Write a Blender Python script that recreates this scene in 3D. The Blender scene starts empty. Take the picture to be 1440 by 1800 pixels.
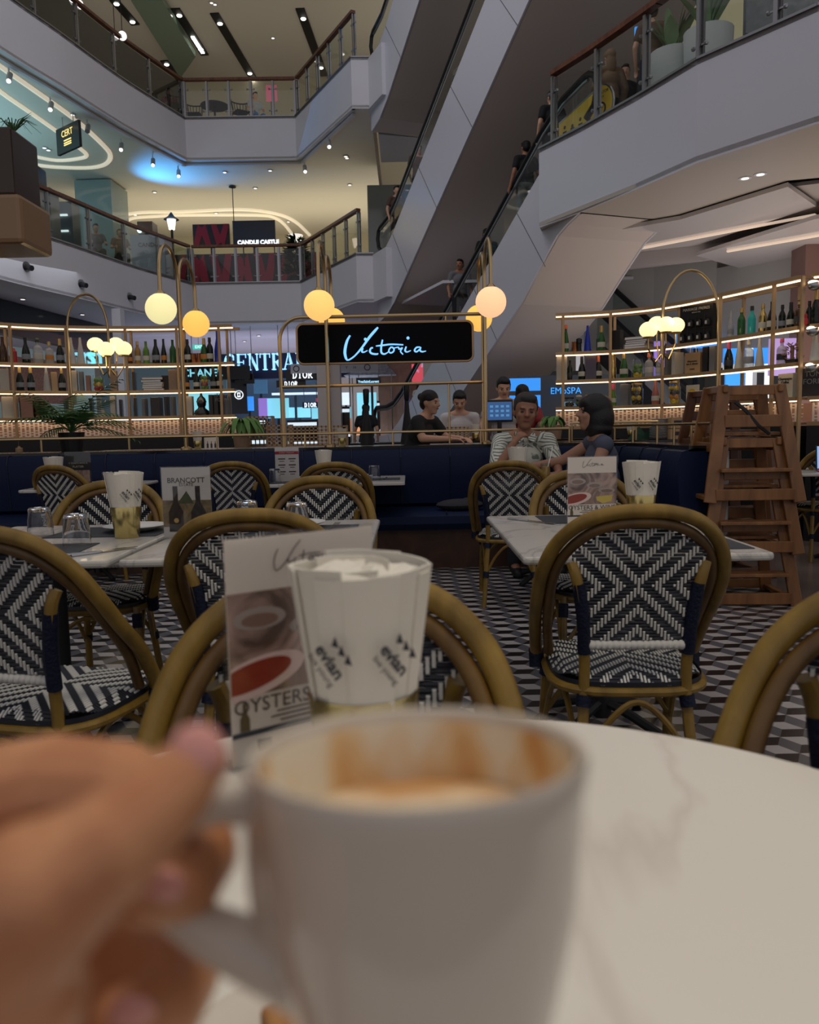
import bpy, bmesh, math, random
from math import sin, cos, pi, radians, hypot, atan2
from mathutils import Vector, Matrix
random.seed(7)
SC = bpy.context.scene
COL = SC.collection

# ------------------------------------------------------------------ camera
CAMZ, FPX, PITCH, ROLL = 1.14, 1380.0, radians(6.0), 0.02
_F = Vector((0, cos(PITCH), -sin(PITCH)))
_R0 = Vector((1, 0, 0)); _U0 = Vector((0, sin(PITCH), cos(PITCH)))
_R = _R0*cos(ROLL) - _U0*sin(ROLL)
_U = _U0*cos(ROLL) + _R0*sin(ROLL)
cd = bpy.data.cameras.new('camera')
cam = bpy.data.objects.new('camera', cd); COL.objects.link(cam)
cam.matrix_world = Matrix(((_R.x, _U.x, -_F.x, 0), (_R.y, _U.y, -_F.y, 0), (_R.z, _U.z, -_F.z, CAMZ), (0, 0, 0, 1)))
cd.sensor_fit = 'HORIZONTAL'; cd.sensor_width = 36.0; cd.lens = FPX/1440*36.0
cd.clip_start = 0.02; cd.clip_end = 200
cd.dof.use_dof = True; cd.dof.focus_distance = 5.0; cd.dof.aperture_fstop = 6.9
# Blender's aperture is lens_mm / fstop / 1000 m  -> 34.5/6.9 = 5 mm
SC.camera = cam

def ray(px, py):
    return _R*((px-720)/FPX) + _U*((900-py)/FPX) + _F
def aty(px, py, y):
    d = ray(px, py); return Vector((0, 0, CAMZ)) + d*(y/d.y)
def atz(px, py, z):
    d = ray(px, py); return Vector((0, 0, CAMZ)) + d*((z-CAMZ)/d.z)

# ------------------------------------------------------------------ view, world
SC.view_settings.view_transform = 'Standard'
SC.view_settings.look = 'None'
SC.view_settings.gamma = 1.0
SC.view_settings.exposure = 0.0
SC.view_settings.use_curve_mapping = False
SC.cycles.max_bounces = 8
SC.cycles.transparent_max_bounces = 24
SC.cycles.transmission_bounces = 8
SC.cycles.sample_clamp_indirect = 3.0
SC.cycles.caustics_reflective = False
SC.cycles.caustics_refractive = False
W = bpy.data.worlds.new('world'); SC.world = W; W.use_nodes = True
W.node_tree.nodes['Background'].inputs[0].default_value = (0.98, 0.94, 0.98, 1)
W.node_tree.nodes['Background'].inputs[1].default_value = 0.40

def area(name, loc, target, size, power, col=(1, .93, .82), size_y=None):
    l = bpy.data.lights.new(name, 'AREA'); l.energy = power; l.color = col
    l.shape = 'RECTANGLE' if size_y else 'DISK'; l.size = size
    if size_y: l.size_y = size_y
    o = bpy.data.objects.new(name, l); COL.objects.link(o); o.location = loc
    d = Vector(target)-Vector(loc); o.rotation_euler = d.to_track_quat('-Z', 'Y').to_euler()
    o.visible_camera = False; o.visible_glossy = False
    return o
def point(name, loc, power, col=(1, .85, .65), r=.15):
    l = bpy.data.lights.new(name, 'POINT'); l.energy = power; l.color = col; l.shadow_soft_size = r
    o = bpy.data.objects.new(name, l); COL.objects.link(o); o.location = loc
    return o
def spot(name, loc, target, power, col=(1, 1, 1), ang=60, blend=.6, r=.05):
    l = bpy.data.lights.new(name, 'SPOT'); l.energy = power; l.color = col; l.spot_size = radians(ang); l.spot_blend = blend
    l.shadow_soft_size = r
    o = bpy.data.objects.new(name, l); COL.objects.link(o); o.location = loc
    d = Vector(target)-Vector(loc); o.rotation_euler = d.to_track_quat('-Z', 'Y').to_euler()
    return o
# downlights over cafe and mall; unseen uplights added below the ceilings to brighten them
area('downlight_cafe', (0.5, .9, 3.6), (0.2, .8, 0), .9, 30, (1, .90, .72))
area('fill_uplight_ground', (-4.5, 28, .8), (-4.5, 28, 5), 9, 260, (.74, .72, 1), 7)  # added fill near the floor, lifts the ground-floor ceiling
area('fill_uplight_left', (-12, 18, .8), (-12, 18, 5), 4, 60, (.85, .8, 1), 8)  # unseen fill added to light the left ground ceiling from below
area('store_light', (-4, 27.2, 3.9), (-4, 26.8, 0), 5, 90, (.6, .85, 1), .8)
area('fill_uplight_east', (6, 12.5, .8), (6, 13, 5), 5, 60, (1, .88, .80), 5)  # added upward fill for the dark ceiling and bulkhead on the east
area('downlight_tables', (-.6, 3.2, 5.0), (-.5, 3.2, 0), 1.5, 7, (1, .95, .88))
area('atrium_light', (-4, 12, 15.5), (-2, 16, 3), 7, 420, (.90, .90, 1.0))
area('mall_light_ground', (-3, 27, 4.2), (-3, 26, 0), 8, 110, (.8, .9, 1), 3)
area('mall_light_left', (-11, 17, 4.2), (-10, 17, 0), 4, 90, (.85, .9, 1), 8)
area('fill_uplight_level_one', (-5, 28.5, 6.2), (-5, 28, 9), 12, 230, (1, .88, .62), 4)  # unseen fill above the level one floor, added to brighten its ceiling
area('fill_uplight_level_two', (-4, 27, 10.8), (-4, 27, 15), 13, 70, (1, .90, .70), 6)  # same kind of added upward fill for the top ceiling
area('fill_uplight_left_two', (-12, 20, 10.8), (-12, 20, 15), 5, 60, (1, .86, .66), 8)  # added fill facing up, warms the left part of the top ceiling
area('fill_uplight_left_one', (-11.5, 19, 6.4), (-11.5, 19, 9), 4, 150, (.45, .85, 1), 7)  # added bluish fill facing up, tints the left level one ceiling
spot('blue_spot', (-8.2, 25.4, 7.6), (-6.9, 25.0, 9.06), 420, (.05, .38, 1), 95, 1.0)
area('fill_uplight_right', (7, 12, 1.3), (7, 12, 4), 4, 60, (1, .86, .72), 5)  # unseen upward fill added under the right balcony

# ------------------------------------------------------------------ materials
MATS = {}
def lin(c):
    if isinstance(c, str):
        c = [int(c[i:i+2], 16)/255 for i in (0, 2, 4)]
        c = [x/12.92 if x <= .04045 else ((x+.055)/1.055)**2.4 for x in c]
    return tuple(c[:3]) + (1,)
def mat(name, col, rough=.5, metal=0, emit=0, ecol=None, noise=0, nscale=8, bump=0, spec=.5, trans=0, alpha=1, coat=0, ior=1.45):
    if name in MATS: return MATS[name]
    m = bpy.data.materials.new(name); m.use_nodes = True; MATS[name] = m
    nt = m.node_tree; b = nt.nodes['Principled BSDF']
    c = lin(col)
    b.inputs['Base Color'].default_value = c
    b.inputs['Roughness'].default_value = rough
    b.inputs['Metallic'].default_value = metal
    b.inputs['Specular IOR Level'].default_value = spec
    b.inputs['IOR'].default_value = ior
    if trans: b.inputs['Transmission Weight'].default_value = trans
    if alpha < 1: b.inputs['Alpha'].default_value = alpha
    if coat: b.inputs['Coat Weight'].default_value = coat
    if emit:
        b.inputs['Emission Color'].default_value = lin(ecol) if ecol else c
        b.inputs['Emission Strength'].default_value = emit
    if noise or bump:
        tc = nt.nodes.new('ShaderNodeTexCoord'); n = nt.nodes.new('ShaderNodeTexNoise')
        n.inputs['Scale'].default_value = nscale; n.inputs['Detail'].default_value = 4
        nt.links.new(tc.outputs['Object'], n.inputs['Vector'])
        if noise:
            mx = nt.nodes.new('ShaderNodeMix'); mx.data_type = 'RGBA'
            mx.inputs[6].default_value = tuple(x*(1-noise) for x in c[:3])+(1,)
            mx.inputs[7].default_value = tuple(min(1, x*(1+noise)) for x in c[:3])+(1,)
            nt.links.new(n.outputs['Fac'], mx.inputs[0]); nt.links.new(mx.outputs[2], b.inputs['Base Color'])
        if bump:
            bp = nt.nodes.new('ShaderNodeBump'); bp.inputs['Strength'].default_value = bump
            bp.inputs['Distance'].default_value = .01
            nt.links.new(n.outputs['Fac'], bp.inputs['Height']); nt.links.new(bp.outputs['Normal'], b.inputs['Normal'])
    return m
def wavemat(name, c1, c2, scale=3, dist=4, rough=.5, stretch=(1, 1, 1), lo=.3, hi=.7, coat=0, kind='noise'):
    """two-colour veined or grained material"""
    if name in MATS: return MATS[name]
    m = bpy.data.materials.new(name); m.use_nodes = True; MATS[name] = m
    nt = m.node_tree; b = nt.nodes['Principled BSDF']; b.inputs['Roughness'].default_value = rough
    if coat: b.inputs['Coat Weight'].default_value = coat
    tc = nt.nodes.new('ShaderNodeTexCoord'); mp = nt.nodes.new('ShaderNodeMapping'); mp.inputs['Scale'].default_value = stretch
    nt.links.new(tc.outputs['Object'], mp.inputs['Vector'])
    if kind == 'noise':
        n = nt.nodes.new('ShaderNodeTexNoise'); n.inputs['Scale'].default_value = scale; n.inputs['Detail'].default_value = 6
        n.inputs['Distortion'].default_value = dist; out = n.outputs['Fac']
    else:
        n = nt.nodes.new('ShaderNodeTexWave'); n.inputs['Scale'].default_value = scale; n.inputs['Distortion'].default_value = dist
        n.inputs['Detail'].default_value = 3; out = n.outputs['Fac']
    nt.links.new(mp.outputs[0], n.inputs['Vector'])
    r = nt.nodes.new('ShaderNodeValToRGB'); r.color_ramp.elements[0].position = lo; r.color_ramp.elements[1].position = hi
    r.color_ramp.elements[0].color = lin(c1); r.color_ramp.elements[1].color = lin(c2)
    nt.links.new(out, r.inputs[0]); nt.links.new(r.outputs[0], b.inputs['Base Color'])
    return m
def veinmat(name, base, vein, scale, dist, rough, coat, w=.03):
    m = wavemat(name, base, vein, scale, dist, rough, (1, .6, 1), .5-w, .5, coat)
    r = [n for n in m.node_tree.nodes if n.type == 'VALTORGB'][0]; e = r.color_ramp.elements.new(.5+w); e.color = lin(base); return m
def glassmat(name, col=(1, 1, 1), alpha=.12, rough=.03):
    """thin architectural glass: mostly clear, glossy at the surface"""
    if name in MATS: return MATS[name]
    m = bpy.data.materials.new(name); m.use_nodes = True; MATS[name] = m
    nt = m.node_tree; b = nt.nodes['Principled BSDF']
    tr = nt.nodes.new('ShaderNodeBsdfTransparent'); tr.inputs[0].default_value = lin(col)
    gl = nt.nodes.new('ShaderNodeBsdfGlossy'); gl.inputs['Roughness'].default_value = rough
    fr = nt.nodes.new('ShaderNodeLayerWeight'); fr.inputs[0].default_value = .5
    pw = nt.nodes.new('ShaderNodeMath'); pw.operation = 'POWER'; pw.inputs[1].default_value = 3.5
    nt.links.new(fr.outputs['Facing'], pw.inputs[0])
    ad = nt.nodes.new('ShaderNodeMath'); ad.operation = 'MULTIPLY_ADD'; ad.inputs[1].default_value = .55; ad.inputs[2].default_value = .03+alpha*.25
    mx = nt.nodes.new('ShaderNodeMixShader')
    nt.links.new(pw.outputs[0], ad.inputs[0]); nt.links.new(ad.outputs[0], mx.inputs[0])
    nt.links.new(tr.outputs[0], mx.inputs[1]); nt.links.new(gl.outputs[0], mx.inputs[2])
    nt.links.new(mx.outputs[0], nt.nodes['Material Output'].inputs['Surface'])
    nt.nodes.remove(b)
    return m

M = dict(
 white=mat('white_paint', (.66, .65, .68), .45, noise=.03, nscale=2),
 cladding=mat('white_cladding', (.62, .62, .68), .22, spec=.6),
 soffit=mat('taupe_soffit', (.62, .55, .51), .5, noise=.04, nscale=1),
 ceil=mat('cream_ceiling', (.72, .68, .60), .6),
 ceil0=mat('pale_ceiling', (.70, .68, .72), .5),
 gloss_ceil=mat('gloss_ceiling_panel', (.60, .56, .56), .12, spec=.8),
 greyfloor=mat('grey_stone_floor', (.22, .19, .18), .3, noise=.15, nscale=3),
 seam=mat('seam_line', (.12, .12, .14), .6),
 wood_rail=wavemat('dark_red_wood', (.10, .035, .02), (.20, .08, .045), 6, 2, .35, (1, 1, .2)),
 steel=mat('brushed_steel', (.42, .42, .44), .35, 1),
 darkmetal=mat('dark_metal', (.05, .05, .055), .4, .6),
 rubber=mat('black_rubber', (.015, .015, .017), .45),
 glass=glassmat('clear_glass', (.92, .97, .95), .12),
 smoke=glassmat('smoked_glass', (.13, .15, .16), .3),
 greenglass=glassmat('green_tint_glass', (.62, .72, .68), .5, .06),
 black=mat('black_matte', (.012, .012, .014), .5),
 blackgloss=mat('black_gloss', (.01, .01, .012), .15),
 brass=mat('brushed_brass', (.58, .42, .22), .28, 1),
 brasspaint=mat('brass_painted_frame', (.46, .30, .16), .4, .5),
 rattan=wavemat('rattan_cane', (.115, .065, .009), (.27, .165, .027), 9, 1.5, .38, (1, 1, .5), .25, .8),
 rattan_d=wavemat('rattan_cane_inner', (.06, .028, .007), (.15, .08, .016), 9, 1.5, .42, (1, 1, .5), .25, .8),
 navybind=mat('navy_binding', (.006, .009, .024), .5, bump=.5, nscale=120, spec=.25),
 weave_w=mat('white_weave', (.54, .53, .50), .45),
 weave_b=mat('black_weave', (.012, .014, .022), .35),
 marble=veinmat('white_marble', (.50, .48, .445), (.36, .34, .32), 2.2, 1.2, .25, .2, .022),
 marble2=veinmat('white_marble_vein', (.70, .66, .585), (.62, .565, .50), 1.3, .9, .22, .3, .02),
 navy=mat('navy_leather', (.006, .013, .042), .48, bump=.12, nscale=60, spec=.22),
 navywelt=mat('navy_leather_seam', (.006, .01, .03), .5),
 base_wood=wavemat('dark_wood_base', (.035, .015, .008), (.07, .03, .015), 5, 2, .4),
 napkin=mat('napkin_paper', (.66, .62, .54), .85, bump=.15, nscale=60),
 napkin2=mat('napkin_paper_cool', (.80, .79, .77), .85, bump=.15, nscale=60),
 gold=mat('gold_cup_metal', (.62, .50, .20), .22, 1),
 ink=mat('black_ink', (.03, .03, .04), .7),
 acrylic=glassmat('clear_acrylic', (.97, .97, .97), .02),
 tumbler=mat('tumbler_glass', (.95, .96, .98), .03, trans=1.0, ior=1.4),
 plate=mat('white_china', (.75, .74, .73), .2),
 china=mat('cup_china', (.575, .51, .43), .14, spec=.6, coat=.3),
 slate=mat('slate_mat', (.035, .04, .05), .55),
 cutlery=mat('cutlery_steel', (.45, .45, .46), .2, 1),
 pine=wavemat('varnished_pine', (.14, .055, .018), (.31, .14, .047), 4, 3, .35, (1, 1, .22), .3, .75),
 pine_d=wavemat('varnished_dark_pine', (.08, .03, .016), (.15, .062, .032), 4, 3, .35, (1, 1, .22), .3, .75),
 leaf=mat('leaf_green', (.035, .10, .025), .45, noise=.3, nscale=20),
 leaf_d=mat('dark_leaf_green', (.008, .03, .012), .45),
 leafpale=mat('pale_leaf_green', (.16, .26, .13), .5, noise=.3, nscale=10),
 pot=mat('white_planter', (.55, .58, .56), .35),
 skin=mat('skin_tan', (.36, .17, .10), .5, noise=.12, nscale=30),
 skinl=mat('skin_light', (.58, .33, .22), .5),
 hair=mat('black_hair', (.008, .007, .008), .45, bump=.3, nscale=90),
 hairg=mat('grey_black_hair', (.035, .032, .033), .6, bump=.5, nscale=120),
 cream_e=mat('cream_light', (1, .9, .7), .5, emit=1.6, ecol=(1, .83, .60)),
)
# ------------------------------------------------------------------ mesh builder
class MB:
    def __init__(s): s.v = []; s.f = []; s.mi = []; s.cur = 0
    def add(s, vs, fs):
        o = len(s.v); s.v += [tuple(v) for v in vs]
        for f in fs: s.f.append(tuple(i+o for i in f)); s.mi.append(s.cur)
        return s
    def box(s, c, d, m=None, bev=0):
        x, y, z = d[0]/2, d[1]/2, d[2]/2
        if bev > 0:
            bm = bmesh.new(); bmesh.ops.create_cube(bm, size=1)
            for v in bm.verts: v.co = Vector((v.co.x*d[0], v.co.y*d[1], v.co.z*d[2]))
            bmesh.ops.bevel(bm, geom=bm.edges[:], offset=min(bev, min(d)*.45), segments=2, affect='EDGES', profile=.5)
            vs = [v.co.copy() for v in bm.verts]; fs = [tuple(v.index for v in f.verts) for f in bm.faces]; bm.free()
        else:
            vs = [Vector(p) for p in ((-x, -y, -z), (x, -y, -z), (x, y, -z), (-x, y, -z), (-x, -y, z), (x, -y, z), (x, y, z), (-x, y, z))]
            fs = [(0, 3, 2, 1), (4, 5, 6, 7), (0, 1, 5, 4), (1, 2, 6, 5), (2, 3, 7, 6), (3, 0, 4, 7)]
        if m is not None: vs = [m @ v for v in vs]
        c = Vector(c); return s.add([v+c for v in vs], fs)
    def bar(s, a, b, w, h=None, up=(0, 0, 1), bev=0):
        a, b = Vector(a), Vector(b); d = b-a; L = d.length
        if L < 1e-6: return s
        z = d/L; u = Vector(up)
        if abs(z.dot(u)) > .98: u = Vector((0, 1, 0))
        x = z.cross(u).normalized(); y = x.cross(z)
        m = Matrix((x, y, z)).transposed()
        return s.box((a+b)/2, (w, h or w, L), m, bev)
    def tube(s, pts, r, n=8, cyc=False, caps=True, flat=None):
        pts = [Vector(p) for p in pts]; N = len(pts)
        rr = r if isinstance(r, (list, tuple)) else [r]*N
        o = len(s.v); prev = None; T = []
        for i in range(N):
            if cyc: t = pts[(i+1) % N]-pts[i-1]
            else: t = pts[min(i+1, N-1)]-pts[max(i-1, 0)]
            t.normalize(); T.append(t)
        u = T[0].orthogonal().normalized()
        if flat: u = Vector(flat)
        for i in range(N):
            t = T[i]
            if flat: u = Vector(flat)
            u = (u-t*u.dot(t))
            if u.length < 1e-5: u = t.orthogonal()
            u.normalize(); w = t.cross(u)
            for k in range(n):
                a = 2*pi*k/n; s.v.append(tuple(pts[i]+(u*cos(a)+w*sin(a))*rr[i]))
        M_ = N if cyc else N-1
        for i in range(M_):
            for k in range(n):
                a = o+i*n+k; b = o+i*n+(k+1) % n; c = o+((i+1) % N)*n+(k+1) % n; d = o+((i+1) % N)*n+k
                s.f.append((a, b, c, d)); s.mi.append(s.cur)
        if caps and not cyc:
            s.f.append(tuple(o+k for k in range(n))[::-1]); s.mi.append(s.cur)
            s.f.append(tuple(o+(N-1)*n+k for k in range(n))); s.mi.append(s.cur)
        return s
    def lathe(s, prof, n=20, c=(0, 0, 0), sx=1, sy=1):
        o = len(s.v)
        for r, z in prof:
            for k in range(n):
                a = 2*pi*k/n; s.v.append((c[0]+r*cos(a)*sx, c[1]+r*sin(a)*sy, c[2]+z))
        for i in range(len(prof)-1):
            for k in range(n):
                s.f.append((o+i*n+k, o+i*n+(k+1) % n, o+(i+1)*n+(k+1) % n, o+(i+1)*n+k)); s.mi.append(s.cur)
        s.f.append(tuple(o+k for k in range(n))[::-1]); s.mi.append(s.cur)
        s.f.append(tuple(o+(len(prof)-1)*n+k for k in range(n))); s.mi.append(s.cur)
        return s
    def ball(s, c, r, n=12, m=7, rot=None):
        if not isinstance(r, (tuple, list)): r = (r, r, r)
        vs = []; c = Vector(c)
        for i in range(1, m):
            th = pi*i/m
            for k in range(n):
                a = 2*pi*k/n; vs.append(Vector((r[0]*sin(th)*cos(a), r[1]*sin(th)*sin(a), r[2]*cos(th))))
        vs.append(Vector((0, 0, r[2]))); vs.append(Vector((0, 0, -r[2])))
        fs = []
        for i in range(m-2):
            for k in range(n): fs.append((i*n+k, (i+1)*n+k, (i+1)*n+(k+1) % n, i*n+(k+1) % n))
        t = len(vs)-2
        for k in range(n): fs.append((t, k, (k+1) % n)); fs.append((t+1, (m-2)*n+(k+1) % n, (m-2)*n+k))
        if rot is not None: vs = [rot @ v for v in vs]
        return s.add([v+c for v in vs], fs)
    def prism(s, poly, z0, z1):
        n = len(poly); vs = [(p[0], p[1], z0) for p in poly]+[(p[0], p[1], z1) for p in poly]
        fs = [tuple(range(n))[::-1], tuple(range(n, 2*n))]+[(i, (i+1) % n, n+(i+1) % n, n+i) for i in range(n)]
        return s.add(vs, fs)
    def prism_xz(s, poly, y0, y1):
        n = len(poly); vs = [(p[0], y0, p[1]) for p in poly]+[(p[0], y1, p[1]) for p in poly]
        fs = [tuple(range(n)), tuple(range(n, 2*n))[::-1]]+[((i+1) % n, i, n+i, n+(i+1) % n) for i in range(n)]
        return s.add(vs, fs)
    def wall(s, path, z0, z1, th=0):
        """vertical sheet (or slab of thickness th to the left of the path) along a plan path"""
        for a, b in zip(path, path[1:]):
            a = Vector((a[0], a[1])); b = Vector((b[0], b[1])); d = (b-a).normalized(); n = Vector((-d.y, d.x))*th
            q = [a, b, b+n, a+n] if th else [a, b]
            if th: s.prism([(p.x, p.y) for p in q], z0, z1)
            else: s.add([(a.x, a.y, z0), (b.x, b.y, z0), (b.x, b.y, z1), (a.x, a.y, z1)], [(0, 1, 2, 3)])
        return s
    def build(s, name, mats, parent=None, smooth=False, loc=None, bevel=0, merge=False):
        me = bpy.data.meshes.new(name); me.from_pydata(s.v, [], s.f)
        if not isinstance(mats, (list, tuple)): mats = [mats]
        for m in mats: me.materials.append(M[m] if isinstance(m, str) else m)
        if len(mats) > 1: me.polygons.foreach_set('material_index', s.mi)
        bm = bmesh.new(); bm.from_mesh(me)
        if merge: bmesh.ops.remove_doubles(bm, verts=bm.verts, dist=1e-5)
        bmesh.ops.recalc_face_normals(bm, faces=bm.faces); bm.to_mesh(me); bm.free()
        o = bpy.data.objects.new(name, me); COL.objects.link(o)
        if parent is not None: o.parent = parent
        if loc is not None: o.location = loc
        if smooth:
            me.polygons.foreach_set('use_smooth', [True]*len(me.polygons))
            try: me.set_sharp_from_angle(angle=radians(40))
            except Exception: pass
        if bevel:
            b = o.modifiers.new('bevel', 'BEVEL'); b.width = bevel; b.segments = 2; b.limit_method = 'ANGLE'
        me.update(); return o
def tag(o, label=None, cat=None, group=None, kind=None):
    if label: o['label'] = label
    if cat: o['category'] = cat
    if group: o['group'] = group
    if kind: o['kind'] = kind
    return o
def empty(name, loc=(0, 0, 0), rz=0, label=None, cat=None, group=None):
    o = bpy.data.objects.new(name, None); COL.objects.link(o); o.location = loc; o.rotation_euler = (0, 0, rz); o.empty_display_size = .1
    return tag(o, label, cat, group)
def struct(mb, name, mats, **k):
    return tag(mb.build(name, mats, **k), kind='structure')
def copy_tree(o, parent=None):
    c = o.copy(); COL.objects.link(c); c.parent = parent
    for ch in [x for x in KIDS.get(o.name, o.children)]: copy_tree(ch, c)
    return c
KIDS = {}
def dup(o, loc, rz=0, label=None, group=None, scale=None):
    c = copy_tree(o); c.location = loc; c.rotation_euler = (0, 0, rz)
    if scale: c.scale = (scale,)*3 if not isinstance(scale, tuple) else scale
    if label: c['label'] = label
    if group: c['group'] = group
    return c
def text(body, size, loc, rot, m, parent=None, name='lettering', ext=.002, align='CENTER', sx=1, shear=0, bold=0):
    cu = bpy.data.curves.new(name, 'FONT'); cu.body = body; cu.size = size; cu.extrude = ext; cu.align_x = align; cu.align_y = 'CENTER'
    cu.shear = shear; cu.offset = bold; cu.resolution_u = 3
    cu.materials.append(M[m] if isinstance(m, str) else m)
    tmp = bpy.data.objects.new(name, cu); COL.objects.link(tmp)
    me = bpy.data.meshes.new_from_object(tmp); bpy.data.objects.remove(tmp)
    o = bpy.data.objects.new(name, me); COL.objects.link(o); o.location = loc; o.rotation_euler = rot; o.scale = (sx, 1, 1)
    if parent is not None: o.parent = parent
    return o
FRONT = (pi/2, 0, 0)        # lettering that faces the camera side (-Y)
def smoothpath(pts, n=6, cyc=False):
    pts = [Vector(p) for p in pts]; out = []; N = len(pts)
    rng = range(N) if cyc else range(N-1)
    for i in rng:
        p0 = pts[(i-1) % N] if (cyc or i > 0) else pts[i]*2-pts[i+1]
        p1, p2 = pts[i], pts[(i+1) % N]
        p3 = pts[(i+2) % N] if (cyc or i+2 < N) else p2*2-p1
        for k in range(n):
            t = k/n
            out.append(.5*((2*p1)+(-p0+p2)*t+(2*p0-5*p1+4*p2-p3)*t*t+(-p0+3*p1-3*p2+p3)*t**3))
    if not cyc: out.append(pts[-1])
    return out
def lerp_at(path, x):
    for (x0, y0), (x1, y1) in zip(path, path[1:]):
        if x0 <= x <= x1: return y0+(y1-y0)*(x-x0)/(x1-x0)
    return path[0][1] if x < path[0][0] else path[-1][1]
# ================================================================== STRUCTURE
Z1, Z2, Z3 = 5.58, 10.28, 15.2         # floor levels above the cafe
FH = 1.2                               # fascia height
# ---- cafe floor of tumbling-block tiles
mb = MB(); S_ = .083; H_ = S_*math.sqrt(3)/2
random.seed(3)
def inside(x, y): return -5.2 < x < 2.46-(.02 if y > 5.6 else 0) and 0.3 < y < 6.35 and not (x+.9*(y-5.45) > 2.9 and y > 5.45)
for i in range(-44, 22):
    for j in range(0, 50):
        cx = i*1.5*S_; cy = .3+j*2*H_+(H_ if i % 2 else 0)
        if not inside(cx, cy): continue
        T1 = (cx-S_/2, cy+H_, 0); T2 = (cx+S_/2, cy+H_, 0); Rr = (cx+S_, cy, 0); C0 = (cx, cy, 0)
        B2 = (cx+S_/2, cy-H_, 0); B1 = (cx-S_/2, cy-H_, 0); L_ = (cx-S_, cy, 0)
        mb.cur = 0; mb.add([T1, T2, Rr, C0][::-1], [(0, 1, 2, 3)])
        mb.cur = 1; mb.add([C0, Rr, B2, B1][::-1], [(0, 1, 2, 3)])
        mb.cur = 2; mb.add([C0, T1, L_, B1], [(0, 1, 2, 3)])
fl = struct(mb, 'floor', [mat('tile_white', (.385, .355, .345), .28, noise=.12, nscale=3), mat('tile_black', (.011, .008, .009), .28), mat('tile_grey', (.092, .088, .10), .28, noise=.1, nscale=3)], merge=False)
fl.location.z = .004
mb = MB(); mb.box((0, 14, -.06), (30, 44, .12))
struct(mb, 'floor_mall', wavemat('mall_floor_stone', (.10, .075, .062), (.19, .145, .12), 1.2, 2, .22, (1, 1, 1), .3, .7))
mb = MB(); mb.bar((2.49, -1, .006), (2.49, 5.5, .006), .012, .004); mb.bar((2.49, 5.5, .006), (1.9, 6.2, .006), .012, .004)
struct(mb, 'trim_floor', 'steel')

# ---- atrium plan: edge of the upper floors
LEFT = [(-9.6, -4), (-9.3, 6), (-8.95, 11), (-8.6, 14.5), (-8.35, 16.4), (-8.05, 17.8), (-7.75, 18.9), (-7.4, 20.4), (-7.05, 21.7), (-6.3, 23.9)]
LEFT = LEFT[:3] + [(p.x, p.y) for p in smoothpath([(x, y, 0) for x, y in LEFT[2:]], 3)][1:]
BACK = [LEFT[-1], (-3.1, 23.95)]
RARM = [(-3.1, 23.95), (-1.22, 20.4), (-.78, 20.42)]
RIGHT = [(2.2, 13.17), (2.7, 12.25), (3.2, 11.2), (3.64, 10.15), (4.5, 8.95), (5.6, 7.9), (7.2, 7.0), (9.5, 6.4)]
def slab(z, name, ceilmat, back_y=33):
    poly = LEFT+[BACK[1]]+RARM[1:]
    pl = [(-16, -4)]+poly+[(-.78, back_y), (-16, back_y)]
    mb = MB()
    mb.prism(pl[::-1], z-.06, z)                      # floor sheet of the level
    struct(mb, 'floor_'+name, 'greyfloor')
    mb = MB(); inner = [(x-.02, y) for x, y in pl]
    mb.prism(pl[::-1], z-FH+.02, z-FH+.08)
    struct(mb, 'ceiling_below_'+name, ceilmat)
def fascia(path, z, name, lip=True):
    mb = MB()
    mb.wall(path, z-FH, z, .10)
    struct(mb, 'wall_'+name, 'white', merge=False)
    # slim metal edge at the foot of the balustrade
    mb = MB()
    for a, b in zip(path, path[1:]): mb.bar((a[0], a[1], z+.012), (b[0], b[1], z+.012), .05, .03)
    struct(mb, 'trim_'+name, 'steel')
slab(Z1, 'level_one', 'ceil0'); slab(Z2, 'level_two', 'ceil')
for z, n in ((Z1, 'one'), (Z2, 'two')):
    fascia(LEFT, z, 'west_level_'+n); fascia(BACK, z, 'north_level_'+n); fascia(RARM, z, 'east_level_'+n)
# level three ceiling (top of picture)
mb = MB(); mb.prism([(-16, 14), (-16, 34), (12, 34), (12, 20.4), (-1, 20.4), (-1, 14)][::-1], 15.15, 15.3)
struct(mb, 'ceiling_top', 'ceil')
# back and side walls of each level
mb = MB(); mb.box((-5, 33, 7.6), (24, .2, 15.4)); struct(mb, 'wall_north', mat('beige_shop_wall', (.62, .56, .42), .6))
mb = MB(); mb.box((-16, 14, 7.6), (.2, 38, 15.4)); struct(mb, 'wall_west', mat('grey_shop_wall', (.40, .40, .40), .6))
# right balcony, level one
RB = RIGHT+[(12, 6.2), (12, 34), (1.2, 34), (1.2, 22), (3.4, 15)]
mb = MB(); mb.prism(RIGHT+[(12, 6.2), (12, 26), (3.6, 26), (3.6, 13.6)], Z1-.06, Z1); struct(mb, 'floor_level_one_east', 'greyfloor')
mb = MB(); mb.wall(RIGHT, Z1-FH-.02, Z1, .02); struct(mb, 'wall_balcony_east', 'cladding')
mb = MB()
for a, b in zip(RIGHT, RIGHT[1:]): mb.bar((a[0], a[1], Z1+.012), (b[0], b[1], Z1+.012), .05, .03)
struct(mb, 'trim_balcony_east', 'steel')
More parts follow.
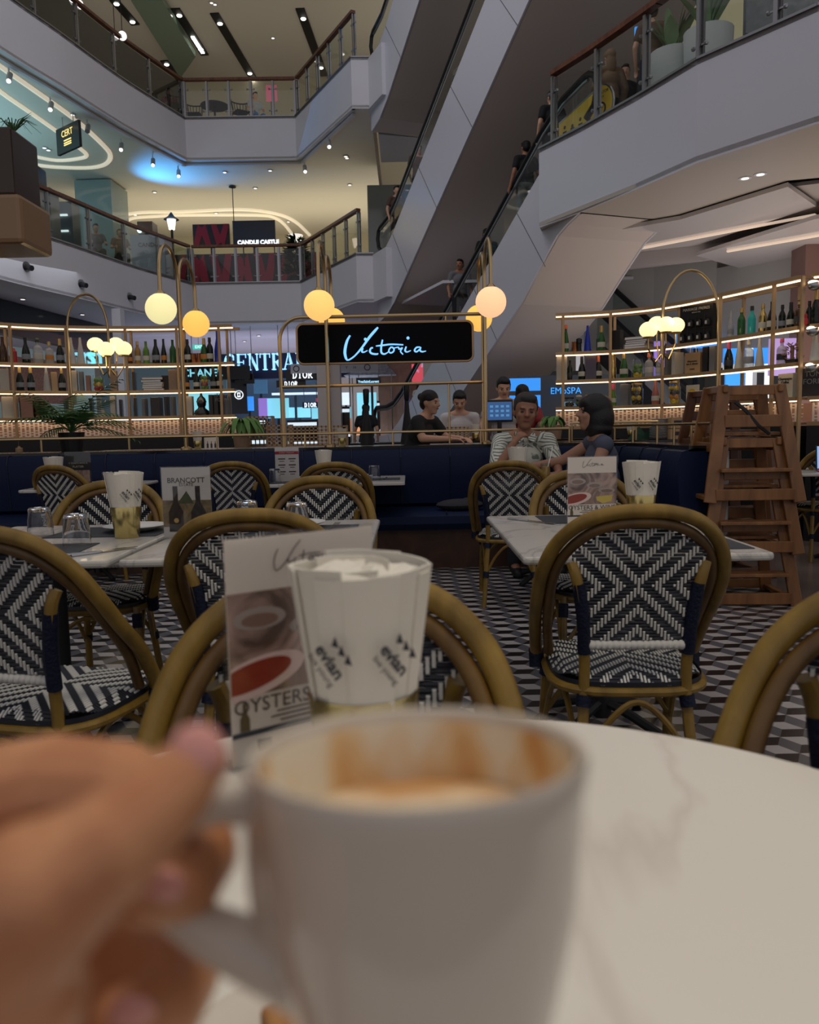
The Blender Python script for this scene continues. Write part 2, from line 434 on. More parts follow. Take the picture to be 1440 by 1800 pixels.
# ceiling below it, with a wide opening that the second escalator passes through
mb = MB(); mb.prism([(2.2, 13.17), (3.2, 11.2), (3.64, 10.15), (4.5, 8.95), (5.6, 7.9), (7.2, 7.0), (12, 6.2), (12, 9.2), (5.2, 11.0), (4.3, 12.6), (3.9, 14.4), (2.5, 14.2)], Z1-FH, Z1-FH+.06)
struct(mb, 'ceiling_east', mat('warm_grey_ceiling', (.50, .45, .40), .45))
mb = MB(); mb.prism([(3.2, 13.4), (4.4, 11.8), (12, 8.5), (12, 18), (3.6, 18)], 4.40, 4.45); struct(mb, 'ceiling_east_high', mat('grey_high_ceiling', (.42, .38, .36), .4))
mb = MB()   # glossy stepped soffit panels beyond
mb.prism([(2.9, 13.6), (4.3, 12.6), (5.2, 11.0), (6.1, 12.0), (5.2, 14.4), (3.5, 15.2)], 4.30, 4.36)
mb.prism([(5.2, 14.4), (6.1, 12.0), (12, 9.2), (12, 15), (8, 17)], 4.12, 4.18)
mb.box((4.9, 15.2, 4.5), (3.0, .1, .75), Matrix.Rotation(-.5, 3, 'Z'))
struct(mb, 'ceiling_gloss_panels', 'gloss_ceil')
mb = MB()
mb.bar((4.2, 14.5, 4.28), (6.3, 12.4, 4.28), .07, .03); mb.bar((5.6, 14.0, 4.1), (7.4, 12.2, 4.1), .06, .03)
struct(mb, 'trim_cove_light', mat('cove_soft', (.8, .65, .5), .5, emit=.45, ecol=(1, .78, .62)))
mb = MB(); mb.box((3.5, 26, 4.25), (12, 24, .05), Matrix.Rotation(0, 3, 'Z')); mb2 = MB()
mb2.prism([(.8, 17), (12, 17), (12, 34), (-.7, 34), (-.7, 21.5)], 4.2, 4.26)
struct(mb2, 'ceiling_ground_east', 'ceil0')
# walls at the right behind the bar shelves
mb = MB(); mb.wall([(3.9, 17.5), (5.2, 16.8), (6.2, 16.0)], 2.2, 4.6, .1); mb.wall([(6.2, 16.0), (7.5, 14.0), (8.3, 11.6)], 2.35, 4.2, .1)
struct(mb, 'wall_east_bulkhead', mat('pale_grey_wall', (.50, .50, .47), .5))
mb = MB(); mb.box((7.0, 13.9, 2.1), (.42, .5, 4.25)); struct(mb, 'wall_column_mauve', mat('mauve_panel', (.24, .14, .12), .5))
mb = MB(); mb.box((7.65, 13.8, 2.1), (.85, .5, 4.25)); struct(mb, 'wall_column_beige', mat('beige_panel', (.48, .36, .22), .5))
mb = MB(); mb.box((12, 16, 7.6), (.2, 22, 15.2)); struct(mb, 'wall_east', mat('grey_shop_wall_east', (.35, .33, .33), .6))
# ceiling above the right balcony (second level), seen through its rail
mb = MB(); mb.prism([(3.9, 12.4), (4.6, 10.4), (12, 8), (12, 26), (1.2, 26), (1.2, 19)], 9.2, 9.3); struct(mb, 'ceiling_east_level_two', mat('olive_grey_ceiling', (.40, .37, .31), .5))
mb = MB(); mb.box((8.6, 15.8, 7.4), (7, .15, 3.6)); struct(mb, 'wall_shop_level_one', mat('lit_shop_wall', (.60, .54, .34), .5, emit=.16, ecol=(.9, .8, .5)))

# ---- escalators
KX = .385; ED = Vector((KX, -1, 0)).normalized(); EN = Vector((1, KX, 0)).normalized()
def esc_frame(x0, ybase):
    """origin at plan (x0, 20.4); s measured along ED"""
    return Vector((x0, 20.4, 0))
def escalator(name, label, x0, zc, s0, s1, sstart, send, zbot, ztop, width=1.55, name_flush=False):
    """zc: height of handrail where s = 0; rail rises .572 per metre between sstart and send"""
    O = Vector((x0, 20.4, 0)); sl = .572
    root = empty(name, (O.x, O.y, 0), 0, label, 'escalator')
    def pt(s, dz=0, w=0): 
        p = ED*s+EN*w
        zz = zc+sl*min(max(s, sstart), send)+dz
        return Vector((p.x, p.y, zz))
    def bump(s): t = min(1, max(0, (s-send+1.3)/1.9)); return .40*t*t*(3-2*t) if name_flush else 0
    def path(dz, w=0, a=None, b=None):
        P0 = path0(dz, w, a, b)
        if dz > -2.3: return P0
        out = []
        for p in P0: s_ = p.x*ED.x+p.y*ED.y; out.append(Vector((p.x, p.y, p.z+bump(s_))))
        return out
    def path0(dz, w=0, a=None, b=None):
        a = s0 if a is None else a; b = s1 if b is None else b
        pts = [pt(a, dz, w)]
        for ss in (sstart, send):
            for k in (-1.2, -.6, -.3, 0, .3, .6, 1.2):
                s_ = ss+k
                if a < s_ < b:
                    p = pt(s_, dz, w); q = max(0, (.6-abs(k)))/.6*.09
                    p.z += q if ss == sstart else -q
                    pts.append(p)
        pts.append(pt(b, dz, w)); return pts
    # truss cladding: both side skins, closed underside
    for w in (0, width):
        mb = MB(); top = path(-.78, w); bot = path(-2.42, w)
        n = len(top)
        off = EN*(.05 if w == 0 else -.05)
        vs = [p for p in top]+[p for p in bot]+[p+off for p in top]+[p+off for p in bot]
        fs = []
        for i in range(n-1):
            fs += [(i, i+1, n+i+1, n+i), (2*n+i, 2*n+i+1, 3*n+i+1, 3*n+i), (i, i+1, 2*n+i+1, 2*n+i), (n+i, n+i+1, 3*n+i+1, 3*n+i)]
        fs += [(0, n, 3*n, 2*n), (n-1, 2*n-1, 4*n-1, 3*n-1)]
        mb.add(vs, fs); sk = mb.build('side_panel', 'cladding', root)
        if w == 0:
            # panel joints
            for k in range(12):
                s_ = s0+1.2+k*1.75
                if s_+.9 > s1: break
                a = pt(s_, -.78, -.003); b = pt(s_+.95, -2.42, -.003)
                mm = MB(); mm.bar(a, b, .012, .004, up=EN); mm.build('panel_joint', 'seam', sk)
    mb = MB(); bl = path(-2.42, .03); br = path(-2.42, width-.03); n = len(bl)
    dn = Vector((0, 0, .05))
    mb.add(bl+br+[p+dn for p in bl]+[p+dn for p in br], sum([[(i, i+1, n+i+1, n+i), (2*n+i, 2*n+i+1, 3*n+i+1, 3*n+i)] for i in range(n-1)], []))
    mb.build('underside', 'soffit', root)
    ea, eb = pt(s1, -2.42+bump(s1), 0), pt(s1, -2.42+bump(s1), width); mb = MB(); up_ = Vector((0, 0, 1.64-bump(s1))); mb.add([ea, eb, eb+up_, ea+up_, ea-ED*.05, eb-ED*.05, eb+up_-ED*.05, ea+up_-ED*.05], [(0, 1, 2, 3), (4, 5, 6, 7), (0, 1, 5, 4), (2, 3, 7, 6), (1, 2, 6, 5), (0, 3, 7, 4)]); mb.build('end_panel', 'cladding', root)
    mb = MB(); bl = path(-.98, .3); br = path(-.98, width-.3)
    mb.add(bl+br, [(i, i+1, n+i+1, n+i) for i in range(n-1)]); mb.build('step_band', 'darkmetal', root)
    for w in (.12, width-.12):
        r = path(0, w); 
        a, b = r[0], r[-1]
        loop = [a+Vector((0, 0, -.62))+ED*.05, a+Vector((0, 0, -.5))-ED*.16, a+Vector((0, 0, -.28))-ED*.24, a+Vector((0, 0, -.08))-ED*.16]
        loop2 = [b+Vector((0, 0, -.08))+ED*.16, b+Vector((0, 0, -.28))+ED*.24, b+Vector((0, 0, -.5))+ED*.16, b+Vector((0, 0, -.62))-ED*.05]
        mb = MB(); mb.tube(loop+r+loop2, .05, 8); hr = mb.build('handrail', 'rubber', root, smooth=True)
        mb = MB(); q = [p+Vector((0, 0, -.085)) for p in r]; mb.tube(q, .028, 6); mb.build('rail_track', 'steel', hr, smooth=True)
        gl = path(-.1, w); gb = path(-.80, w); n = len(gl)
        mb = MB(); mb.add(gl+gb, [(i, i+1, n+i+1, n+i) for i in range(n-1)]); mb.build('glass_balustrade', 'glass', root)
    return root, pt
escA, ptA = escalator('escalator', 'white escalator climbing from the ground floor to the balcony beside the planters', -.38, 1.88, -1.6, 8.6, -.2, 7.9, 0, Z1, width=1.75, name_flush=True)
escB, ptB = escalator('escalator', 'white escalator climbing from the first balcony, directly above the ground-floor one', -.60, 6.12, -.3, 9.6, .35, 9.0, Z1, Z2, width=3.0)
escC, ptC = escalator('escalator', 'topmost white escalator rising out of the second balcony', -.66, 10.85, -.3, 7.5, .35, 7.2, Z2, Z3, width=3.0)
# lower casing of escalator B joining the level one slab (chamfered boxes)
for zz in (Z1, Z2):
    mb = MB(); mb.prism([(-.80, 20.42), (-.45, 19.6), (1.0, 20.1), (.9, 22), (-.8, 22)], zz-FH, zz-.03)
    mb.prism([(-.6, 20.9), (.9, 21.3), (.9, 23), (-.6, 23)], zz-FH-.45, zz-FH)
    struct(mb, 'wall_escalator_casing', 'white')
# a second escalator seen behind the bar, going the other way
r2 = empty('escalator', (4.0, 15.5, 0), 0, 'dark-railed escalator behind the bottle shelves, sloping down away from the white truss', 'escalator')
O2 = Vector((4.0, 15.5, 0))
for (f0, f1, y0, y1) in (((1050, 545), (1170, 655), 15.6, 14.4), ((1078, 507), (1195, 612), 16.9, 15.8)):
    a = aty(*f0, y0)-O2; b = aty(*f1, y1)-O2; d = (b-a); b2 = b+d*.35; dn = Vector((0, 0, -1))
    mb = MB(); mb.tube([a, b, b2], .055, 8); h2 = mb.build('handrail', 'rubber', r2, smooth=True)
    mb = MB(); mb.add([a, b2, b2+dn*.55, a+dn*.55], [(0, 1, 2, 3)]); mb.build('glass_balustrade', 'greenglass', r2)
    mb = MB(); q = [a+dn*.55, b2+dn*.55, b2+dn*.95, a+dn*.95]; mb.add(q+[v+Vector((0, .06, 0)) for v in q], [(0, 1, 2, 3), (4, 5, 6, 7), (0, 1, 5, 4), (2, 3, 7, 6), (0, 3, 7, 4), (1, 2, 6, 5)]); mb.build('side_panel', 'darkmetal', r2)
    if y0 < 16: lo = (a+dn*.95, b2+dn*.95)
    else: mb = MB(); mb.add([lo[0], lo[1], b2+dn*.95, a+dn*.95], [(0, 1, 2, 3)]); mb.build('underside', 'soffit', r2)

# ---- balustrades: posts, glass and a wooden handrail
def resample(path, step):
    pts = [Vector((p[0], p[1])) for p in path]; L = [0]
    for a, b in zip(pts, pts[1:]): L.append(L[-1]+(b-a).length)
    n = max(1, round(L[-1]/step)); out = []
    for k in range(n+1):
        d = L[-1]*k/n
        for i in range(len(pts)-1):
            if L[i] <= d+1e-9 <= L[i+1]+1e-6:
                t = (d-L[i])/(L[i+1]-L[i]); out.append(pts[i].lerp(pts[i+1], min(1, t))); break
    return out
def balustrade(path, z, step, label, glass='glass', ins=.09, h=1.08):
    root = empty('balustrade', (path[0][0], path[0][1], z), 0, label, 'balustrade')
    o = Vector((path[0][0], path[0][1], z))
    P = resample(path, step)
    Q = []
    for i, p in enumerate(P):
        t = (P[min(i+1, len(P)-1)]-P[max(i-1, 0)]).normalized(); Q.append((p+Vector((-t.y, t.x))*ins, t))
    for i, (p, t) in enumerate(Q):
        b = Vector((p.x, p.y, z))-o; tt = Vector((t.x, t.y, 0)); nn = Vector((-t.y, t.x, 0))
        mb = MB()
        mb.bar(b+nn*.03, b+nn*.03+Vector((0, 0, h-.06)), .035, .09, up=tt)
        mb.bar(b-nn*.03, b-nn*.03+Vector((0, 0, h-.06)), .02, .05, up=tt)
        for zz in (.2, .8): mb.bar(b-tt*.1+Vector((0, 0, zz)), b+tt*.1+Vector((0, 0, zz)), .02); mb.ball(b-tt*.1+Vector((0, 0, zz)), .03, 6, 4); mb.ball(b+tt*.1+Vector((0, 0, zz)), .03, 6, 4)
        mb.build('post', 'steel', root)
    for (a, ta), (c, tc) in zip(Q, Q[1:]):
        d = (c-a).normalized(); a2 = a+d*.05; c2 = c-d*.05
        mb = MB(); mb.add([Vector((a2.x, a2.y, z+.06))-o, Vector((c2.x, c2.y, z+.06))-o, Vector((c2.x, c2.y, z+h-.1))-o, Vector((a2.x, a2.y, z+h-.1))-o], [(0, 1, 2, 3)])
        mb.build('glass_panel', glass, root)
    mb = MB()
    pp = resample(path, .8)
    for i in range(len(pp)-1):
        t = (pp[i+1]-pp[i]).normalized(); n_ = Vector((-t.y, t.x))*ins
        a = pp[i]+n_-t*.01; b = pp[i+1]+n_+t*.01
        mb.bar(Vector((a.x, a.y, z+h))-o, Vector((b.x, b.y, z+h))-o, .12, .07)
    mb.build('handrail', 'wood_rail', root)
    return root
LV = LEFT[2:]
balustrade(LV, Z1, 1.45, 'curved glass balustrade with red wood handrail on the first balcony, along its curved side', 'greenglass')
balustrade(BACK, Z1, .62, 'glass balustrade in front of the red and black chevron kiosk')
balustrade(RARM[:2], Z1, .8, 'glass balustrade on the first balcony, leading to the escalator')
balustrade(LV, Z2, 1.45, 'curved smoked-glass balustrade with wood handrail on the second balcony', 'smoke')
balustrade(BACK, Z2, .62, 'glass balustrade in front of the black chairs on the second balcony')
balustrade(RARM[:2], Z2, .8, 'glass balustrade on the second balcony, leading to the escalator')
balustrade([(2.32, 12.95)]+RIGHT[1:6], Z1, 1.02, 'glass balustrade with red-brown wood handrail in front of the big planters')

# ---- ceiling fittings
def troughline(pts, w, label):
    P_ = smoothpath([Vector((x, y, ZC1+w*.25)) for x, y in pts], 4); mb = MB(); mb.tube(P_, w*.5, 6)
    return tag(mb.build('cove_light', 'cove_e'), label, 'cove light')
def ring(c, rx, ry, z, w, name, label):
    pts = []
    for k in range(40):
        a = 2*pi*k/40; ca, sa = cos(a), sin(a)
        x = rx*abs(ca)**.6*(1 if ca > 0 else -1); y = ry*abs(sa)**.6*(1 if sa > 0 else -1)
        pts.append((c[0]+x, c[1]+y, z))
    mb = MB(); mb.tube(pts, w, 6, cyc=True)
    return tag(mb.build(name, 'cove_e', smooth=True), label, 'cove light')
M['cove_e'] = mat('cove_light', (.9, .82, .62), .6, emit=.42, ecol=(1, .86, .68))
ZC1 = Z2-FH-.02
mb = MB()
def zpl(L): return [tuple(atz(*q, ZC1).xy) for q in L]
troughline(zpl([(-60, 75), (0, 118), (60, 160), (130, 210), (180, 255), (194, 275), (185, 290), (150, 296), (80, 293), (30, 283), (-40, 265)]), .14, 'outer light trough of the blue-lit ceiling, looping round the hanging sign')
troughline(zpl([(-40, 125), (0, 162), (50, 197), (97, 230), (135, 258), (152, 273), (143, 279), (100, 283), (50, 273), (30, 263), (-30, 235)]), .12, 'inner light trough of the blue-lit ceiling, behind the hanging sign')
troughline(zpl([(211, 380), (250, 374), (320, 373), (422, 369), (483, 376), (518, 390), (544, 414)]), .16, 'outer curved light trough in the cream ceiling over the kiosks')
troughline(zpl([(222, 391), (236, 384), (278, 381), (320, 379), (451, 379), (483, 384), (500, 396), (512, 411)]), .14, 'inner curved light trough in the cream ceiling over the kiosks')
for i, (c, rx, ry, l) in enumerate([] and [((-11.0, 18.6), 2.2, 3.4, 'oval light trough in the blue-lit ceiling, outer ring around the hanging sign'), ((-11.2, 18.4), 1.5, 2.6, 'oval light trough in the blue-lit ceiling, inner ring behind the hanging sign'),
          ((-6.1, 28.5), 3.2, 1.7, 'rounded light trough in the cream ceiling over the kiosks, outer line'), ((-6.1, 28.7), 2.5, 1.2, 'rounded light trough in the cream ceiling over the kiosks, inner line')]):
    ring(c, rx, ry, ZC1, .06, 'cove_light', l)
# black light slots in the top ceiling
SL = [((600/3, 0), (715/3, 130/3)), ((925/3, 45/3), (1080/3, 290/3)), ((1130/3, 70/3), (1345/3, 430/3)), ((865/3, 320/3), (975/3, 450/3)), ((440+262/3, 45/3), (440+390/3, 400/3))]
SLAB = ['black ceiling light slot over the smoked-glass balustrade, nearest the planters of globe lamps', 'black ceiling light slot holding a white light bar', 'long black ceiling light slot with small spotlights, third along', 'short black ceiling light slot just above the wood handrail', 'black ceiling light slot above the arm that leads to the escalator']
for (a, b), l in zip(SL, SLAB):
    A = atz(a[0], a[1], 15.13); B = atz(b[0], b[1], 15.13)
    root = empty('light_slot', A, 0, l, 'ceiling light'); d = (B-A)
    mb = MB(); mb.bar((0, 0, 0), d, .30, .05); mb.build('channel', 'black', root)
    for t in (.12, .85):
        mb = MB(); mb.ball(d*t+Vector((0, 0, -.03)), (.09, .09, .04), 10, 6); mb.build('spotlight', mat('spot_e', (1, .95, .85), emit=5), root)
    if 'white light bar' in l or 'third' in l:
        t0, t1 = (.55, .93) if 'white' in l else (.93, .99)
        mb = MB(); mb.bar(d*t0+Vector((0, 0, -.04)), d*t1+Vector((0, 0, -.04)), .12, .03); mb.build('light_bar', mat('spot_e', (1, .95, .85), emit=5), root)
# track lights under the second balcony and small downlights
mb = MB()
tl = None
off = [(-.35)]
pts_tr = [(15, 120), (88, 172), (153, 212), (212, 245), (268, 273), (313, 293), (535, 285), (577, 240)]
for i, q in enumerate(pts_tr):
    p = atz(q[0], q[1], Z2-FH-.02)
    r_ = empty('track_spotlight', p, 0, ['track spotlight under the second balcony, at its end by the picture edge', 'lit track spotlight beside the oval light trough', 'unlit track spotlight, its head turned away over the hanging sign', 'track spotlight between the hanging sign and the glass column', 'track spotlight over the glass-clad column', 'track spotlight at the corner above the blue glow', 'track spotlight at the corner over the cream kiosk ceiling', 'track spotlight on the arm that leads to the escalator'][i], 'spotlight', 'track spotlights under the second balcony')
    mb = MB(); mb.tube([(0, 0, .02), (0, 0, -.12)], .02, 6); mb.build('stem', 'white', r_)
    mb = MB(); mb.tube([(0, .05, -.10), (.03, -.10, -.30)], .06, 12); mb.build('head', mat('lamp_grey', (.35, .35, .36), .4), r_, smooth=True)
    if i != 2:
        mb = MB(); mb.ball((.03, -.10, -.305), .045, 8, 6); mb.build('lens', mat('spot_e', (1, .95, .85), emit=5), r_)
mb = MB()
tp = [(LEFT[k][0]-.28, LEFT[k][1]-.02, Z2-FH-.03) for k in range(3, len(LEFT))]+[(-6.45, 24.2, Z2-FH-.03), (-3.0, 24.25, Z2-FH-.03), (-1.2, 20.7, Z2-FH-.03)]
for a, b in zip(tp, tp[1:]): mb.bar(a, b, .10, .05)
struct(mb, 'trim_light_track', 'white')
mb = MB(); DL = []
for q in [(232, 80), (372, 5), (378, 8), (480, 67), (272, 338), (449, 331), (615, 325), (395, 303), (475, 300), (608, 275), (610, 278), (127, 202), (130, 208), (78, 260), (85, 264), (238, 378), (380, 375), (507, 390)]:
    z = 15.13 if q[1] < 90 else Z2-FH
    p = atz(q[0], q[1], z); DL.append(p)
for q in [(40, 526), (145, 553), (222, 575), (430, 600), (455, 590)]: DL.append(atz(q[0], q[1], Z1-FH))
for q in [(1310, 313), (1337, 306)]: DL.append(atz(q[0], q[1], Z1-FH))
dl0 = None
for p in DL:
    if dl0 is None:
        dl0 = empty('downlight', p, 0, 'small round recessed downlight in the mall ceiling', 'ceiling light', 'recessed downlights in the mall ceilings')
        mb = MB(); mb.lathe([(.085, .01), (.085, -.008), (.065, -.008)], 14); mb.build('rim', 'white', dl0)
        mb = MB(); mb.lathe([(.05, -.010), (.001, -.011)], 12); mb.build('lamp', mat('downlight_e', (1, .95, .85), emit=1.6), dl0)
        KIDS['downlight'] = list(dl0.children) or [o for o in COL.objects if o.parent == dl0]
    else:
        dup(dl0, p)
# wall spots set in the level-one fascia
for i, q in enumerate([(165/3.6, 280+680/3.6), (512/3.6, 280+790/3.6), (820/3.6, 280+870/3.6)]):
    d = ray(*q); best = None
    for a, b in zip(LEFT, LEFT[1:]):
        a = Vector(a); b = Vector(b); e = b-a; den = d.x*e.y-d.y*e.x
        if abs(den) < 1e-9: continue
        t = (a.x*e.y-a.y*e.x)/den; u = (a.x*d.y-a.y*d.x)/den
        if t > 0 and -.001 <= u <= 1.001: best = Vector((0, 0, CAMZ))+d*t
    if best is None: continue
    r_ = empty('wall_spotlight', best, 0, ['wall spotlight on the first balcony front, beside the brown hanging cabinet', 'wall spotlight on the first balcony front, middle one of three', 'wall spotlight on the first balcony front, beside the globe lamps'][i], 'spotlight')
    mb = MB(); mb.lathe([(.11, 0), (.11, .02), (.08, .02)], 16); o = mb.build('ring', 'steel', r_); o.rotation_euler = (pi/2, 0, 1.2)
    mb = MB(); mb.tube([(0, 0, 0), (.16, -.08, -.05)], .06, 12); mb.build('head', 'darkmetal', r_, smooth=True)
# ================================================================== MALL AND SHOPS
def emat(name, col, s): return mat(name, col, .5, emit=s, ecol=col)
def panel(name, mname, px0, py0, px1, py1, y, th=.05, label=None, cat=None, parent=None, kind=None, bev=0):
    """a flat board standing at depth y whose outline spans the two picture corners; real thickness"""
    a = aty(px0, (py0+py1)/2, y); b = aty(px1, (py0+py1)/2, y); t = aty((px0+px1)/2, py0, y).z; bo = aty((px0+px1)/2, py1, y).z
    c = Vector(((a.x+b.x)/2, y, (t+bo)/2)); w = b.x-a.x; h = t-bo
    mb = MB(); mb.box((0, 0, 0), (w, th, h), bev=bev)
    if parent is not None:
        o = mb.build(name, mname, parent, loc=c-parent.location)
    else:
        o = mb.build(name, mname, loc=c)
    if label: tag(o, label, cat)
    if kind: tag(o, kind=kind)
    if cat in ('advertising board', 'poster', 'screen', 'display') and kind is None:
        zb = Z1 if bo > Z1 and bo < Z2 else (Z2 if bo >= Z2 else 0.0)
        mb = MB(); mb.box((0, th/2+.02, (zb-c.z)/2), (min(.08, w*.3), .03, c.z-zb)); mb.build('stand', 'darkmetal', o)
    return o
E_cy = emat('screen_cyan', (.25, .72, .85), .75); E_bl = emat('screen_blue', (.04, .28, .85), .9); E_wh = emat('screen_white', (.75, .9, 1), .8)
E_pk = emat('screen_pink', (.75, .30, .80), .8); E_rd = emat('screen_red', (.85, .10, .14), .8); E_let = emat('sign_letter_blue', (.35, .72, 1), 1.1)
E_wl = emat('sign_letter_white', (.9, .96, 1), 1.1); E_vi = emat('screen_violet', (.35, .22, .75), .6); E_gr = emat('exit_green', (.05, .55, .42), .8)
NV = mat('navy_fascia', (.012, .022, .075), .35)

# --- department store front
mb = MB(); 
a = aty(388, 622, 25.5); b = aty(610, 668, 25.5); 
st = empty('store_front', ((a.x+b.x)/2, 25.5, 0), 0, 'dark blue department store front with large CENTRAL letters', 'shop front')
panel('fascia', NV, 388, 621, 640, 665, 25.5, .3, parent=st)
# serif letters built stroke by stroke: thick verticals, thin horizontals, little feet
def serif_word(word, cx, cz, y, h, m, parent, adv=.78):
    w = h*.62; x = cx-adv*h*(len(word)-1)/2
    T, t = h*.15, h*.055
    for ch in word:
        mb = MB()
        def v(xx, z0=0, z1=1, th=T): mb.box((xx*w-w/2, 0, (z0+z1)/2*h-h/2), (th, .03, (z1-z0)*h))
        def hh(zz, x0=0, x1=1, th=t): mb.box(((x0+x1)/2*w-w/2, 0, zz*h-h/2), ((x1-x0)*w, .03, th))
        def dg(x0, z0, x1, z1, th=T): mb.bar((x0*w-w/2, 0, z0*h-h/2), (x1*w-w/2, 0, z1*h-h/2), th, .03, up=(0, 1, 0))
        def sf(xx, zz, ww=.34): mb.box((xx*w-w/2, 0, zz*h-h/2), (ww*w, .03, t))
        def arc(c0, c1, rx, rz, a0, a1, th=T*.9):
            pp = [Vector((c0*w-w/2+rx*w*cos(radians(a)), 0, c1*h-h/2+rz*h*sin(radians(a)))) for a in range(a0, a1+1, 20)]
            for p, q in zip(pp, pp[1:]): mb.bar(p, q+(q-p)*.15, th, .03, up=(0, 1, 0))
        if ch == 'C': arc(.55, .5, .48, .46, 50, 310); v(.88, .62, .9, t*1.5); v(.88, .1, .3, t)
        elif ch == 'E': v(.2); hh(.97, .05, .95); hh(.5, .1, .7); hh(.03, .05, 1); v(.93, .75, 1, t); v(.97, 0, .28, t); v(.7, .38, .62, t)
        elif ch == 'N': v(.15, th=t*1.3); v(.88, th=t*1.3); dg(.15, 1, .88, 0); sf(.1, .97); sf(.15, .03); sf(.88, .97)
        elif ch == 'T': v(.5); hh(.97, 0, 1); v(.03, .74, 1, t); v(.97, .74, 1, t); sf(.5, .03, .5)
        elif ch == 'R': v(.2); hh(.97, .02, .5); hh(.5, .2, .5); arc(.5, .735, .32, .235, -90, 90); dg(.45, .5, .95, 0); sf(.2, .03, .45); sf(.98, .03, .25)
        elif ch == 'A': dg(.08, 0, .5, 1, t*1.3); dg(.5, 1, .9, 0); hh(.33, .22, .75); sf(.08, .03, .4); sf(.9, .03, .4)
        elif ch == 'L': v(.25); hh(.03, .05, .95); sf(.25, .97, .45); v(.95, 0, .28, t)
        elif ch == 'D': v(.2); hh(.97, .02, .5); hh(.03, .02, .5); arc(.45, .5, .45, .47, -90, 90)
        elif ch == 'I': v(.5); sf(.5, .97, .5); sf(.5, .03, .5)
        elif ch == 'O': arc(.5, .5, .45, .46, 0, 360)
        mb.build('letter', m, parent, loc=Vector((x, y, cz))-parent.location)
        x += adv*h
pc = aty(466, 636, 25.3); serif_word('CENTRAL', pc.x, pc.z, 25.3, .52, E_let, st, .72)
panel('back_wall', mat('shop_black', (.05, .07, .10), .4), 388, 665, 600, 775, 27.5, .1, parent=st)
# lit interior boards (each advertising board its own thing)
for n, (q, mm, lab, cat) in enumerate([
 ((332, 688, 392, 732), E_cy, 'bright cyan lit advertising board behind the lower bottle shelf', 'advertising board'),
 ((455, 700, 470, 738), E_vi, 'narrow violet-blue lit board beside the face poster', 'advertising board'),
 ((470, 700, 508, 735), E_cy, 'pale cyan lit poster of a face in the store', 'poster'),
 ((430, 697, 446, 722), E_bl, 'small blue poster next to the round white emblem', 'poster'),
 ((548, 712, 566, 736), E_cy, 'cyan lit counter front under the small white letters', 'display'),
 ((556, 700, 566, 735), emat('screen_crimson', (.6, .05, .15), .7), 'narrow crimson lit board beyond the store counters', 'advertising board'),
 ((722, 534, 750, 554), E_pk, 'pink lit screen seen under the middle escalator', 'screen'),
 ((752, 534, 770, 552), emat('screen_skyblue', (.3, .6, .9), .8), 'sky blue lit screen next to the pink one', 'screen'),
 ((724, 640, 744, 674), E_rd, 'red and white lit poster beside the ground escalator', 'poster'),
 ((640, 641, 666, 647), E_pk, 'small violet lit strip above the white canopy roof', 'screen'),
 ((564, 640, 612, 643), E_wh, 'thin white ceiling light bar in the store', 'ceiling light'),
]):
    o = panel('advertising_board' if cat != 'ceiling light' else 'light_bar', mm, *q, 24.8+.17*n if n not in (6, 7, 8) else (27 if n != 8 else 24.2), .06, lab, cat)
for q, mm, y, lab in (((508, 716, 546, 734), E_cy, 26.6, 'pale cyan lit store wall under the lower white sign'), ((446, 668, 470, 692), emat('screen_dimblue', (.05, .12, .2), .6), 26.7, 'dim blue lit panel high on the store wall'), ((478, 690, 560, 694), E_wh, 26.5, 'long thin white light line across the store'), ((600, 690, 616, 712), E_wh, 26.4, 'small white lit panel between the grey pillars'), ((628, 690, 662, 735), E_cy, 26.9, 'cyan lit stand behind the walking person'), ((626, 735, 640, 765), emat('screen_amber', (.8, .35, .15), .6), 26.3, 'narrow orange lit panel beside the walking person')):
    panel('advertising_board', mm, *q, y, .05, lab, 'advertising board')
# shelving glows: counters with rows of lit products
for i, (q, lab) in enumerate([((432, 735, 470, 765), 'low dark cosmetics counter with lit top beside the palm'), ((508, 738, 560, 766), 'long lit cosmetics counter below the white letters'),
                              ((600, 715, 616, 768), 'tall lit cosmetics stand next to the walking person'), ((664, 705, 668, 740), 'slim lit stand against the tan pillar')]):
    a = aty(q[0], q[3], 24); b = aty(q[2], q[1], 24)
    r_ = empty('display_counter', ((a.x+b.x)/2, 24, 0), 0, lab, 'counter'); w = abs(b.x-a.x); h = b.z
    mb = MB(); mb.box((0, 0, h/2), (w, .6, h)); mb.build('body', 'blackgloss', r_)
    mb = MB(); mb.box((0, -.31, h-.12), (w*.95, .02, .10)); mb.box((0, -.31, h*.55), (w*.95, .02, .12)); mb.build('lit_panel', E_wh, r_)
# hanging shop signs
def hung_sign(px, py, w, h, y, body, sz, label, face='blackgloss', lm=None, sx=1, serif=False, name='shop_sign'):
    c = aty(px, py, y); r_ = empty(name, c, 0, label, 'sign')
    mb = MB(); mb.box((0, 0, 0), (w, .08, h)); mb.build('board', face, r_)
    mb = MB()
    for s_ in (-.4, .4): mb.tube([(w*s_, 0, h/2), (w*s_, 0, 4.42-c.z)], .012, 5)
    mb.build('hanger', 'steel', r_)
    if serif: serif_word(body, c.x, c.z, y-.06, sz, lm or E_wl, r_, .75)
    else: text(body, sz, (0, -.05, 0), FRONT, lm or E_wl, r_, sx=sx, bold=.004)
    return r_
hung_sign(532, 659, 1.02, .33, 24.4, 'DIOR', .21, 'black hanging sign with large white DIOR letters', serif=True)
hung_sign(512, 675, .9, .22, 24.6, 'DIOR', .14, 'lower black hanging sign with white DIOR letters', serif=True)
hung_sign(546, 712, .5, .18, 25.1, 'DIOR', .13, 'small white DIOR letters over the store counter', face=NV, serif=True)
